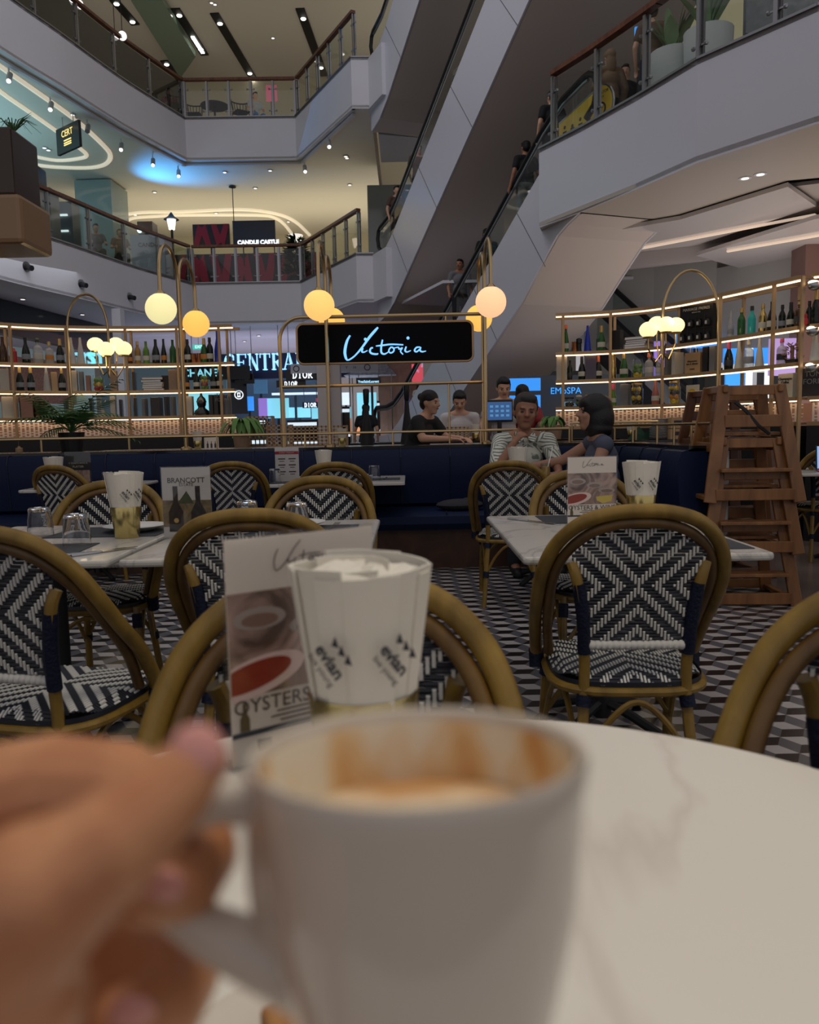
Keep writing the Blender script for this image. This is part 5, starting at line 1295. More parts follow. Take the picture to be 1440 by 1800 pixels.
# copper mugs, grinder, copper cup
for px, z, path, lb in ((341, Z[1], LP, 'copper mug, first of two on the top shelf before the green champagne'), (351, Z[1], LP, 'copper mug, second of two on the top shelf before the green champagne'), (1010, Z[1], RP, 'small copper cup beside the pepper grinder')):
    p = on_path(px, 640, path, .12)[0]; r_ = empty('copper_mug', (p.x, p.y, z+.018), 0, lb, 'cup')
    mb = MB(); mb.lathe([(.03, 0), (.038, .02), (.034, .12), (.036, .125), (.03, .12), (.03, .02)], 14); mb.build('body', mat('copper', (.55, .22, .10), .25, 1), r_, smooth=True)
    mb = MB(); mb.tube([(.034, 0, .1), (.06, 0, .09), (.06, 0, .04), (.036, 0, .03)], .004, 5); mb.build('handle', mat('copper', (.55, .22, .10), .25, 1), r_)
p = on_path(1018, 640, RP, .12)[0]; r_ = empty('pepper_grinder', (p.x, p.y, Z[1]+.018), 0, 'black pepper grinder beside the cobalt tapered bottle', 'grinder'); mb = MB(); mb.lathe([(.035, 0), (.03, .04), (.03, .10), (.034, .11)], 12); mb.build('body', 'black', r_); mb = MB(); mb.lathe([(.036, .11), (.036, .16), (.02, .17)], 12); mb.build('top', 'blackgloss', r_)
# red can, champagne bucket, metal bust
p = on_path(26, 640, LP, .12)[0]; mb = MB(); mb.lathe([(.03, 0), (.033, .01), (.033, .14), (.02, .15), (.012, .18)], 12); o = mb.build('red_flask', mat('red_enamel', (.45, .02, .03), .3), loc=(p.x, p.y, Z[1]+.018), smooth=True); tag(o, 'small red flask on the top shelf near the picture edge', 'flask')
p = on_path(66, 660, LP, .14)[0]; r_ = empty('ice_bucket', (p.x, p.y, Z[3]+.018), 0, 'dark steel ice bucket with a bottle neck sticking out, bottom shelf behind the palm', 'bucket')
mb = MB(); mb.lathe([(.07, 0), (.075, .01), (.10, .20), (.105, .205), (.095, .2)], 20); mb.build('pail', mat('bucket_metal', (.2, .13, .1), .25, 1), r_, smooth=True)
p = on_path(352, 660, LP, .14)[0]; r_ = empty('metal_bust', (p.x, p.y, Z[3]+.018), 0, 'dark metal helmeted bust on the bottom shelf under the letters', 'sculpture')
mb = MB(); mb.lathe([(.09, 0), (.10, .02), (.09, .06), (.05, .09), (.045, .11)], 14); mb.ball((0, 0, .16), (.06, .07, .075), 14, 9); mb.lathe([(.068, .17), (.05, .22), (.02, .25), (.008, .30)], 14); mb.build('bust_body', mat('bust_metal', (.06, .065, .08), .3, .8), r_, smooth=True)
# tea cabinet with embossed tins
h = on_path(1226, 640, RP, .12); tc_ = empty('tea_display', (h[0].x, h[0].y, Z[1]+.018), h[1]+.18, 'black tea display cabinet with gold MARIAGE FRERES lettering and round tins', 'display cabinet')
mb = MB(); mb.box((0, .03, .205), (.40, .14, .41)); mb.build('body', 'black', tc_); text('MARIAGE FRERES', .043, (0, -.045, .365), FRONT, LW, tc_); text('FRENCH TEA', .018, (0, -.045, .33), FRONT, LW, tc_)
mb = MB()
for x in (-.10, 0, .10): mb.box((x, -.043, .15), (.004, .008, .29))
mb.box((0, -.043, .155), (.4, .008, .004)); mb.build('divider', mat('tea_edge', (.05, .045, .04), .3), tc_)
for zz_ in (.05, .20):
    for x in (-.15, -.05, .05, .15):
        mb = MB(); mb.lathe([(.028, 0), (.03, .01), (.03, .05), (.022, .06), (.022, .075), (.026, .08)], 12, (x, -.065, zz_-.03)); mb.build('tea_tin', 'black', tc_)
        mb = MB(); mb.box((x, -.098, zz_+.0), (.024, .004, .036), bev=.001); mb.build('tin_label', LW, tc_)
# kraft shopping bag
h = on_path(1221, 660, RP, .12); kb = empty('paper_bag', (h[0].x, h[0].y, Z[2]+.018), h[1]+.1, 'brown kraft paper bag with white rope handles on the middle shelf', 'bag')
mb = MB(); mb.box((0, 0, .115), (.20, .09, .23)); mb.build('bag_body', KR, kb); mb = MB(); mb.tube([(-.04, -.03, .22), (-.035, -.03, .28), (0, -.03, .31), (.035, -.03, .28), (.04, -.03, .22)], .004, 5); mb.build('rope_handle', LW, kb)
text('Afternoon\ntea & dinner', .03, (0, -.048, .12), FRONT, 'ink', kb); text('*****', .03, (0, -.048, .04), FRONT, 'ink', kb)
# round-faced picture frame, menu box, TOM FORD book on end unit
h = on_path(1218, 690, RP, .1); sf = empty('picture_frame', (h[0].x, h[0].y, Z[3]+.018), h[1], 'clear frame with a round yellow face picture, bottom shelf', 'picture')
mb = MB(); mb.box((0, 0, .10), (.17, .02, .20)); mb.build('frame', LW, sf); mb = MB(); mb.lathe([(.068, 0), (.068, .004)], 24); o = mb.build('round_print', YL, sf); o.rotation_euler = (pi/2, 0, 0); o.location = (0, -.011, .09)
mb = MB(); mb.tube([(-.03, -.017, .06), (0, -.017, .045), (.03, -.017, .06)], .004, 5); mb.ball((-.02, -.017, .11), .006, 6, 4); mb.ball((.02, -.017, .11), .006, 6, 4); mb.build('drawn_face', 'ink', sf)
shelf_box(1385, Z[3], RP, .18, .06, .24, BKc[4], 'cream boxed set with dark script beside the end shelving', 'box', 'display_box', txt='Champagne\nCoffee', ts=.035)
h = on_path(1432, 690, RP2, .10); shelf_box(1432, Z[3], RP2, .24, .06, .27, BKc[2], 'large black TOM FORD book facing out on the end shelving', 'book', 'book', txt='TOM\nFORD', tm=LGy, ts=.07)
# dried flowers
p = on_path(1392, 640, RP, .14)[0]; bushy((p.x, p.y, Z[2]+.018), 'low arrangement of dried reddish flowers on the middle shelf near the end', .2, .12, 120, BKc[1], 5, 'dried_flowers', 'flowers', .03)
p = on_path(1415, 640, RP2, .1)[0]; mb = MB(); mb.ball((0, 0, .04), (.04, .03, .04), 8, 6); mb.ball((.0, 0, .09), (.025, .02, .03), 8, 6); o = mb.build('red_trinket', mat('red_enamel', (.45, .02, .03), .3), loc=(p.x, p.y, Z[1]+.018)); tag(o, 'small red trinket on the end shelving, upper row', 'ornament')
# ================================================================== CAFE FURNITURE
def weave(name, cols, rows, pitch, rpitch, half_w, centre_j, parent, place, period=6, mir=True):
    """woven cane: black weft ribs with white warp floats standing proud, X-shaped twill.
    place(u, v, h) maps panel coordinates (metres) and height above the sheet to a point"""
    mb = MB(); J = rows
    # black ribs
    mb.cur = 1
    for j in range(J):
        v0 = j*rpitch; v1 = v0+rpitch; hw = half_w((v0+v1)/2)
        if hw <= 0: continue
        n = max(2, int(hw*2/.03)); us = [-hw+2*hw*k/n for k in range(n+1)]
        vs = []
        for u in us: vs += [place(u, v0+.0006, -.002), place(u, (v0+v1)/2, .0012), place(u, v1-.0006, -.002)]
        fs = []
        for k in range(n): fs += [(3*k, 3*k+3, 3*k+4, 3*k+1), (3*k+1, 3*k+4, 3*k+5, 3*k+2)]
        mb.add(vs, fs)
    mb.cur = 0
    N = cols
    for i in range(-N, N+1):
        u = i*pitch; j = 0
        while j < J:
            def on(j): 
                vv = (j+.5)*rpitch
                if abs(u)+pitch*.4 > half_w(vv): return False
                k = (abs(j-centre_j)-abs(i)) % period
                return k < 3
            if on(j):
                j1 = j
                while j1+1 < J and on(j1+1) and j1-j < 6: j1 += 1
                v0, v1 = j*rpitch+.001, (j1+1)*rpitch-.001; w = pitch*.355
                vs = [place(u-w, v0, .0), place(u+w, v0, .0), place(u+w, v1, .0), place(u-w, v1, .0),
                      place(u-w*.7, v0+.002, .0032), place(u+w*.7, v0+.002, .0032), place(u+w*.7, v1-.002, .0032), place(u-w*.7, v1-.002, .0032)]
                mb.add(vs, [(4, 5, 6, 7), (0, 1, 5, 4), (1, 2, 6, 5), (2, 3, 7, 6), (3, 0, 4, 7)])
                j = j1+1
            else: j += 1
    me_o = mb.build(name, ['weave_w', 'weave_b'], parent)
    return me_o
def make_chair():
    R_ = empty('bistro_chair', (0, 0, 0))
    # outer hoop: from the seat side, up and over
    side = [(.236, .10, .435), (.243, .06, .50), (.250, .0, .58), (.252, -.08, .66), (.245, -.15, .745), (.215, -.20, .825), (.155, -.235, .885), (.08, -.25, .912)]
    hoop = smoothpath(side+[(0, -.253, .918)]+[(-x, y, z) for x, y, z in reversed(side)], 5)
    mb = MB(); mb.tube(hoop, .0195, 12); mb.build('outer_hoop', 'rattan', R_, smooth=True)
    s2 = [(.203, .06, .455), (.215, .0, .56), (.219, -.085, .66), (.213, -.150, .738), (.187, -.197, .803), (.135, -.229, .855), (.07, -.243, .881)]
    hoop2 = smoothpath(s2+[(0, -.247, .887)]+[(-x, y, z) for x, y, z in reversed(s2)], 5)
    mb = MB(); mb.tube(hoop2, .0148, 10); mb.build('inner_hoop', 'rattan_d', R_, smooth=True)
    # rear legs continuing up as stiles
    for s_ in (-1, 1):
        mb = MB(); mb.tube(smoothpath([(s_*.165, -.27, 0), (s_*.150, -.225, .22), (s_*.138, -.19, .42), (s_*.140, -.20, .56), (s_*.153, -.215, .68), (s_*.166, -.219, .745), (s_*.176, -.212, .778)], 4), .0155, 9); st = mb.build('leg', 'rattan', R_, smooth=True)
        mb = MB(); mb.tube(smoothpath([(s_*.139, -.195, .525), (s_*.144, -.207, .62), (s_*.158, -.217, .722)], 5), .0185, 10); mb.build('leg_binding', 'navybind', st, smooth=True)
        mb = MB(); mb.tube([(s_*.142, -.20, .375), (s_*.138, -.192, .405)], .021, 10); mb.tube([(s_*.154, -.238, .19), (s_*.150, -.228, .225)], .020, 10); mb.build('leg_binding', 'navybind', st, smooth=True)
        mb = MB(); mb.tube(smoothpath([(s_*.205, .235, 0), (s_*.200, .21, .22), (s_*.190, .175, .43)], 4), .0155, 9); st = mb.build('leg', 'rattan', R_, smooth=True)
        mb = MB(); mb.tube([(s_*.197, .195, .345), (s_*.191, .178, .40)], .021, 10); mb.build('leg_binding', 'navybind', st, smooth=True)
        mb = MB(); mb.tube([(s_*.236, .085, .40), (s_*.237, .10, .455)], .024, 10); mb.build('hoop_binding', 'navybind', R_, smooth=True)
    # seat rail and curved braces
    def seat_xy(a, k=1.0):
        ca, sa = cos(a), sin(a); return Vector((.215*k*abs(ca)**.62*(1 if ca > 0 else -1), .21*k*abs(sa)**.62*(1 if sa > 0 else -1), 0))
    mb = MB(); mb.tube([seat_xy(2*pi*k/36)+Vector((0, 0, .418)) for k in range(36)], .013, 8, cyc=True); mb.build('seat_rail', 'rattan', R_, smooth=True)
    for (ax, ay), (bx, by) in (((-.15, -.22), (.15, -.22)), ((-.2, .2), (.2, .2)), ((-.155, -.2), (-.2, .18)), ((.155, -.2), (.2, .18))):
        a = Vector((ax, ay, .21)); b = Vector((bx, by, .21)); m_ = (a+b)/2
        mb = MB(); mb.tube(smoothpath([a, a.lerp(b, .22)+Vector((0, 0, .12)), m_+Vector((0, 0, .185)), a.lerp(b, .78)+Vector((0, 0, .12)), b], 5), .009, 7); mb.build('brace', 'rattan', R_, smooth=True)
    # white wrapped bar
    mb = MB(); P_ = [Vector((-.128+.256*k/64, -.20, .548)) for k in range(65)]; mb.tube(P_, [.0135 if k % 4 else .011 for k in range(65)], 9); mb.build('wrapped_bar', 'weave_w', R_, smooth=True)
    # woven back: twelve centimetres of curve across, follows the stiles
    def hw(v):
        z = .56+v
        base = .124+.068*(v/.3)
        if z > .70: base = min(base, .210*math.sqrt(max(0, 1-((z-.70)/.178)**2))+.0)
        return base
    def pl(u, v, h):
        z = .56+v; y = -.203-.125*v*.9-(.0)+.25*u*u*0.9
        return (u, y-h-.0, z)
    weave('woven_back', 20, 34, .0094, .0093, hw, 16, R_, pl)
    # second face so that the front of the back is woven too
    def pl2(u, v, h): x, y, z = pl(u, v, 0); return (u, y+.006+h, z)
    weave('woven_back', 20, 34, .0094, .0093, hw, 16, R_, pl2)
    # woven seat, slightly domed, edges turned over
    def hw2(v):
        y = v-.205
        return max(0, .208*(1-abs(y/.206)**3.2)**(1/3.2)) if abs(y) < .206 else 0
    def pl3(u, v, h):
        y = v-.205; r = max(abs(u)/.21, abs(y)/.206); return (u, y, .455+.012*(1-r*r)-.02*max(0, r-.85)/.15+h)
    weave('woven_seat', 22, 46, .0092, .0089, hw2, 23, R_, pl3)
    mb = MB(); mb.add([seat_xy(2*pi*k/36, .99)+Vector((0, 0, .445)) for k in range(36)]+[seat_xy(2*pi*k/36, .99)+Vector((0, 0, .415)) for k in range(36)], [(k, (k+1) % 36, 36+(k+1) % 36, 36+k) for k in range(36)]+[tuple(range(36, 72))])
    mb.build('seat_edge', 'weave_b', R_, smooth=True)
    return R_
chair = make_chair()
chairs = [  # x, y of back, rotation, label
 (-.11, 1.13, pi, 'rattan bistro chair directly across the round table, behind the napkin cup'),
 (.605, 2.04, radians(-3), 'rattan bistro chair with its back to us at the marble table by the high chairs'),
 (-.44, 2.14, radians(2), 'rattan bistro chair with its back to us behind the acrylic menu stand'),
 (-1.02, 1.86, radians(-14), 'rattan bistro chair cut by the picture edge above the hand'),
 (-1.36, 3.60, radians(184), 'rattan bistro chair facing us behind the full napkin cup and upturned tumblers'),
 (-.41, 3.62, radians(178), 'rattan bistro chair facing us across the table with the fork on a slate mat'),
 (.80, 3.66, radians(184), 'rattan bistro chair facing us behind the oyster menu'),
 (-2.58, 5.72, radians(-18), 'rattan bistro chair at the far end table beside the black menu card'),
 (-1.30, 5.75, radians(3), 'rattan bistro chair beside the wine-bottle menu card'),
 (-.50, 5.25, radians(2), 'rattan bistro chair in front of the red-headed menu card'),
 (.63, 4.92, radians(-8), 'rattan bistro chair in front of the man in the leaf-patterned shirt'),
 (.71, .99, radians(140), 'rattan bistro chair at the near round table, cut by the picture edge'),
 (3.42, 6.3, radians(-10), 'rattan bistro chair beyond the high chairs with the open laptop'),
 (2.62, 3.9, radians(-90), 'rattan bistro chair cut by the picture edge at the white table beyond the tile border'),
 (-1.7, 7.6, radians(0), 'rattan bistro chair behind the booth, only its top rim showing'),
 (-.08, 8.0, radians(0), 'rattan bistro chair behind the booth, below the rail near the walking person'),
]
for k, (x, yb, rz, lb) in enumerate(chairs):
    c, s_ = cos(rz), sin(rz); off = Vector((-s_*(-.235), c*(-.235)))   # back offset in local -Y
    loc = (x-off.x, yb-off.y, 0)
    if k == 0: chair.location = loc; chair.rotation_euler = (0, 0, rz); chair['label'] = lb; chair['category'] = 'chair'; chair['group'] = 'rattan bistro chairs'; first_chair = chair
    else: dup(chair, loc, rz, lb)
# --- marble tables
def marble_table(x0, x1, y0, y1, label, z=.75, rz=0, base=True, m_='marble'):
    cx, cy = (x0+x1)/2, (y0+y1)/2; r_ = empty('marble_table', (cx, cy, 0), rz, label, 'table', 'rectangular marble tables')
    pts = rrect(x1-x0, y1-y0, .02, 3); mb = MB(); mb.prism(pts, z-.024, z); mb.build('tabletop', m_, r_, bevel=.008)
    if base:
        mb = MB(); mb.tube([(0, 0, .04), (0, 0, z-.03)], .035, 12); mb.build('pedestal', 'black', r_, smooth=True)
        for a in range(4):
            mb = MB(); mb.tube([(0, 0, .10), (.12*cos(a*pi/2+.78), .12*sin(a*pi/2+.78), .07), (.27*cos(a*pi/2+.78), .27*sin(a*pi/2+.78), .015)], .018, 7); mb.build('foot', 'black', r_, smooth=True)
    return r_
marble_table(.34, 1.10, 2.33, 3.47, 'white marble table holding the oyster menu and napkin cup by the high chairs')
marble_table(-.92, -.13, 2.43, 3.44, 'white marble table under the fork, menu card and upturned tumblers')
marble_table(-1.74, -.95, 2.43, 3.44, 'white marble table at the picture edge with two plates and tumblers')
marble_table(-1.06, -.03, 5.85, 6.75, 'white marble table by the booth under the red-headed menu card')
marble_table(-2.9, -2.15, 5.80, 6.75, 'white marble table by the booth under the black menu card')
marble_table(.60, 1.36, 5.35, 6.1, 'white marble table where the couple sits')
marble_table(2.36, 3.3, 3.05, 4.0, 'white table cut by the picture edge on the stone floor', rz=.25)
marble_table(2.95, 4.2, 5.9, 6.7, 'white table with the open laptop beyond the high chairs')
rt = empty('round_table', (0.02, .44, 0), 0, 'big round white marble table under the coffee cup', 'table')
mb = MB(); mb.lathe([(.585, .722), (.60, .73), (.602, .74), (.596, .75), (.001, .75)], 96); mb.build('tabletop', 'marble2', rt, smooth=True)
mb = MB(); mb.tube([(0, 0, .04), (0, 0, .72)], .04, 12); mb.build('pedestal', 'black', rt)
mb = MB(); mb.lathe([(.28, 0), (.27, .02), (.04, .05)], 28); mb.build('base', 'black', rt, smooth=True)
# --- napkin cups
def napkin_proto():
    """one paper napkin bent round a quarter of the cup: a curved, slightly flared, folded sheet"""
    mb = MB(); n, r0, r1 = 8, .0320, .0555; vs = []
    for l, (dr) in enumerate((0, -.0022)):
        for k in range(n+1):
            a = -.60+1.2*k/n
            for t in (0, .5, 1):
                z = .02+t*.168+(.001*sin(a*3) if t == 1 else 0); r = r0+(r1-r0)*t+dr+(.0022 if k == n else 0)
                vs.append((r*cos(a), r*sin(a), z))
    m_ = 3*(n+1); fs = []
    for l in range(2):
        for k in range(n):
            for t in range(2): q = l*m_+3*k+t; fs.append((q, q+3, q+4, q+1))
    for k in range(n): fs += [(3*k+2, 3*k+5, m_+3*k+5, m_+3*k+2), (3*k, 3*k+3, m_+3*k+3, m_+3*k)]
    fs += [(0, 1, m_+1, m_), (1, 2, m_+2, m_+1), (3*n, 3*n+1, m_+3*n+1, m_+3*n), (3*n+1, 3*n+2, m_+3*n+2, m_+3*n+1)]
    mb.add(vs, fs); o = mb.build('paper_napkin', 'napkin', smooth=True); return o
NAPS = []
NAPW = ['on the left side', 'on the near left side', 'on the near side', 'on the near right side', 'on the right side', 'on the far right side', 'on the far side', 'on the far left side', 'just inside the outer ring', 'second in from the outer ring', 'at the core']
def napkin_cup(x, y, z, label, where, n=8, logo=True, sc=1.0, rot=0, faces=()):
    r_ = empty('napkin_cup', (x, y, z), rot, label, 'napkin holder', 'brass napkin cups')
    mb = MB(); mb.lathe([(.033, 0), (.035, .003), (.0438, .090), (.0430, .092), (.0420, .090), (.034, .006)], 28); mb.build('cup_body', 'gold', r_, smooth=True); r_.scale = (sc,)*3
    core = None
    for k in range(n+3):
        o = napkin_proto() if not NAPS else NAPS[0].copy()
        if NAPS: COL.objects.link(o)
        else: NAPS.append(o)
        a = 2*pi*k/n+rot
        inner = k >= n
        kk = (.80, .62, .42)[k-n] if inner else 1-.02*(k % 2)
        o.location = (x, y, z+.002*(k % 3)); o.rotation_euler = (0, 0, a if not inner else k*2.6); o.scale = (sc*kk, sc*kk, sc*(1+.006*(k % 3) if not inner else 1.0+.008*(k-n)))
        tag(o, 'folded paper napkin '+NAPW[(round(((a-pi)%(2*pi))/(pi/4))%8) if not inner else 8+k-n]+', cup '+where, 'napkin', 'paper napkins in the cup '+where)
    mb = MB(); random.seed(int(x*100)); vs = [(0, 0, .189)]; 
    for rr_ in (.012, .024, .036, .045):
        for k in range(20): a = 2*pi*k/20; vs.append((rr_*cos(a), rr_*sin(a), .1855+.004*math.sin(a*3+rr_*200)+random.uniform(-.001, .001)))
    fs = [(0, 1+k, 1+(k+1) % 20) for k in range(20)]+[(1+i*20+k, 1+(i+1)*20+k, 1+(i+1)*20+(k+1) % 20, 1+i*20+(k+1) % 20) for i in range(3) for k in range(20)]
    mb.add(vs, fs); o = mb.build('paper_napkin', 'napkin', loc=(x, y, z), smooth=True); o.scale = (sc,)*3
    sd = o.modifiers.new('thick', 'SOLIDIFY'); sd.thickness = .002
    tag(o, 'loosely folded white napkin filling the middle of the cup '+where, 'napkin', 'paper napkins in the cup '+where)
    if logo:
        for a in faces:
            e = empty('napkin_print', (0, 0, 0)); e.parent = r_
            R_ = .0535; zz_ = .128; e.location = (R_*cos(a-rot), R_*sin(a-rot), zz_); e.rotation_euler = (0, 0, a-rot+pi/2)
            text('evian', .0135, (0, -.0018, 0), (pi/2-.09, radians(52), 0), 'ink', e, ext=.0002, bold=.0004)
            text('live young', .007, (-.0072, -.0018, -.0068), (pi/2-.09, radians(52), 0), 'ink', e, ext=.0002)
            mb = MB()
            for j in range(3): mb.prism_xz([(.002+.005*j, .012-.006*j), (.005+.005*j, .019-.006*j), (.008+.005*j, .011-.006*j)], -.002, -.0014)
            mb.build('mountain_mark', 'ink', e)
napkin_cup(-.052, .80, .75, 'brass cup packed with white napkins on the near round table, behind the coffee', 'on the near round table', sc=1.33, faces=(radians(-112), radians(-62)))
napkin_cup(-1.085, 2.99, .75, 'shiny brass cup of napkins on the seam of the marble tables', 'between the two joined marble tables', sc=1.3, faces=(radians(-68), radians(-30)))
napkin_cup(.905, 3.05, .75, 'brass cup of napkins beside the oyster menu', 'beside the oyster menu', sc=1.3, faces=(radians(-118), radians(-70)))
napkin_cup(-2.64, 5.85, .75, 'cup of napkins on the far table by the black menu card', 'by the black menu card', logo=False, sc=1.25)
napkin_cup(-.68, 6.3, .75, 'cup of napkins beside the red-headed menu card', 'by the red-headed menu card', logo=False, sc=1.25)
napkin_cup(.78, 5.60, .75, 'cup of napkins in front of the man in the leaf-patterned shirt', 'in front of the seated man', logo=False, sc=1.3)
# --- upturned tumblers
def tumbler_proto():
    mb = MB(); mb.lathe([(.040, 0), (.041, .004), (.0345, .088), (.032, .095), (.001, .095)], 24)
    return mb
TB = None
def tumbler(x, y, z, label):
    global TB
    if TB is None:
        prof = [(.0405, 0), (.040, .02), (.0375, .05), (.034, .086), (.031, .092), (.0305, .093)]
        inn = [(.0295, .080), (.0355, .05), (.038, .02), (.0385, 0)]
        mb = MB(); n = 26; pr = prof+inn; vs = []
        for r, zz_ in pr:
            for k in range(n):
                a = 2*pi*k/n; f = 1+.012*cos(a*13); vs.append((r*f*cos(a), r*f*sin(a), zz_))
        fs = [(i*n+k, i*n+(k+1) % n, ((i+1) % len(pr))*n+(k+1) % n, ((i+1) % len(pr))*n+k) for i in [0, 1, 2, 3, 4, 6, 7, 8, 9] for k in range(n)]
        fs.append(tuple(5*n+k for k in range(n))); fs.append(tuple(6*n+k for k in range(n)))
        mb.add(vs, fs); TB = mb.build('tumbler', 'tumbler', smooth=True); o = TB
    else: o = TB.copy(); COL.objects.link(o)
    o.location = (x, y, z); o.scale = (1.2, 1.2, 1.2); tag(o, label, 'glass', 'upturned tumblers'); return o
for x, y, lb in ((-1.45, 3.06, 'upturned ribbed tumbler beside the napkin cup, the one further from the cup'), (-1.19, 2.78, 'upturned ribbed tumbler on the slate mat beside the napkin cup'), (-.44, 3.05, 'upturned tumbler half hidden behind the chair rim, next to the fork'), (-.66, 3.18, 'upturned tumbler just above the rim of the chair behind the menu stand'),
                 (-.27, 6.15, 'upturned tumbler near the corner of the far booth table'), (-1.02, 5.98, 'upturned tumbler left of the red-headed menu card'), (-.47, 6.4, 'small upturned tumbler behind the napkin cup on the far booth table'), (-2.3, 6.0, 'upturned tumbler right of the black menu card')):
    tumbler(x, y, .754, lb)
# --- plates on slate mats, cutlery
def mat_(x, y, w, d, rz, label):
    mb = MB(); mb.box((0, 0, .0015), (w, d, .003)); o = mb.build('place_mat', 'slate', loc=(x, y, .75)); o.rotation_euler.z = rz; tag(o, label, 'place mat', 'dark place mats')
def plate(x, y, label, r=.125, z=.7535):
    mb = MB(); mb.lathe([(r*.55, 0), (r*.6, .004), (r*.96, .018), (r, .022), (r*.97, .0225), (r*.62, .010), (.001, .009)], 36); o = mb.build('plate', 'plate', loc=(x, y, z), smooth=True); tag(o, label, 'plate', 'white plates')
for x, y, w, d, rz, lb in ((-1.33, 2.66, .42, .32, .05, 'dark place mat under the plate at the picture edge'), (-1.20, 3.16, .44, .32, 0, 'dark place mat under the plate behind the tumblers'), (-.42, 3.08, .42, .32, 0, 'dark place mat with a fork on it'), (.76, 3.28, .42, .28, 0, 'dark place mat behind the oyster menu'), (.86, 2.56, .42, .30, 0, 'dark place mat under the napkin cup by the oyster menu'),
                   (-.28, 6.25, .42, .3, 0, 'dark place mat at the corner of the far booth table'), (-.86, 6.1, .40, .3, 0, 'dark place mat left of the red-headed menu card'), (.95, 5.65, .4, .3, 0, 'dark place mat before the couple')):
    mat_(x, y, w, d, rz, lb)
plate(-1.42, 2.62, 'white plate on the mat at the picture edge'); plate(-1.12, 3.18, 'white plate behind the upturned tumblers'); plate(-.47, 3.18, 'white plate rim next to the fork'); plate(.95, 2.98, 'white saucer plate behind the napkin cup by the high chairs', .10, .7505)
plate(-.42, 6.5, 'white plate behind the tumbler on the far booth table'); plate(-.95, 6.35, 'white plate left of the red-headed menu card on the booth table', .11); plate(-2.4, 6.35, 'white plate on the far table past the black menu card'); plate(1.08, 5.75, 'white plate in front of the woman with bobbed hair', .13)
def knife(a, b, label, z=.7545):
    a = Vector((*a, z)); b = Vector((*b, z)); mb = MB(); m_ = a.lerp(b, .45); mb.tube([a, a.lerp(m_, .5), m_], [.005, .0065, .004], 7); mb.bar(m_, b, .016, .002); o = mb.build('knife', 'cutlery'); tag(o, label, 'knife')
def fork(a, b, label, z=.7545):
    a = Vector((*a, z)); b = Vector((*b, z)); d = (b-a).normalized(); n = Vector((-d.y, d.x, 0)); mb = MB(); m_ = a.lerp(b, .68); mb.tube([a, m_], [.005, .003], 6); mb.bar(m_, m_+d*.02, .022, .003)
    for k in range(4): mb.tube([m_+d*.02+n*(-.0095+.0063*k), b+n*(-.0095+.0063*k)+Vector((0, 0, .006))], .0016, 5)
    o = mb.build('fork', 'cutlery'); tag(o, label, 'fork')
knife((-1.16, 2.50), (-.98, 2.68), 'steel knife on the dark mat in front of the upturned tumbler'); knife((-1.10, 2.52), (-.95, 2.70), 'second steel knife lying close beside the first on the dark mat')
knife((.42, 3.33), (.58, 3.12), 'steel knife on the dark mat behind the oyster menu'); fork((-.33, 2.95), (-.30, 3.25), 'steel fork on the dark mat near the table corner')
knife((-.18, 6.4), (-.2, 6.1), 'knife on the mat at the corner of the far booth table')
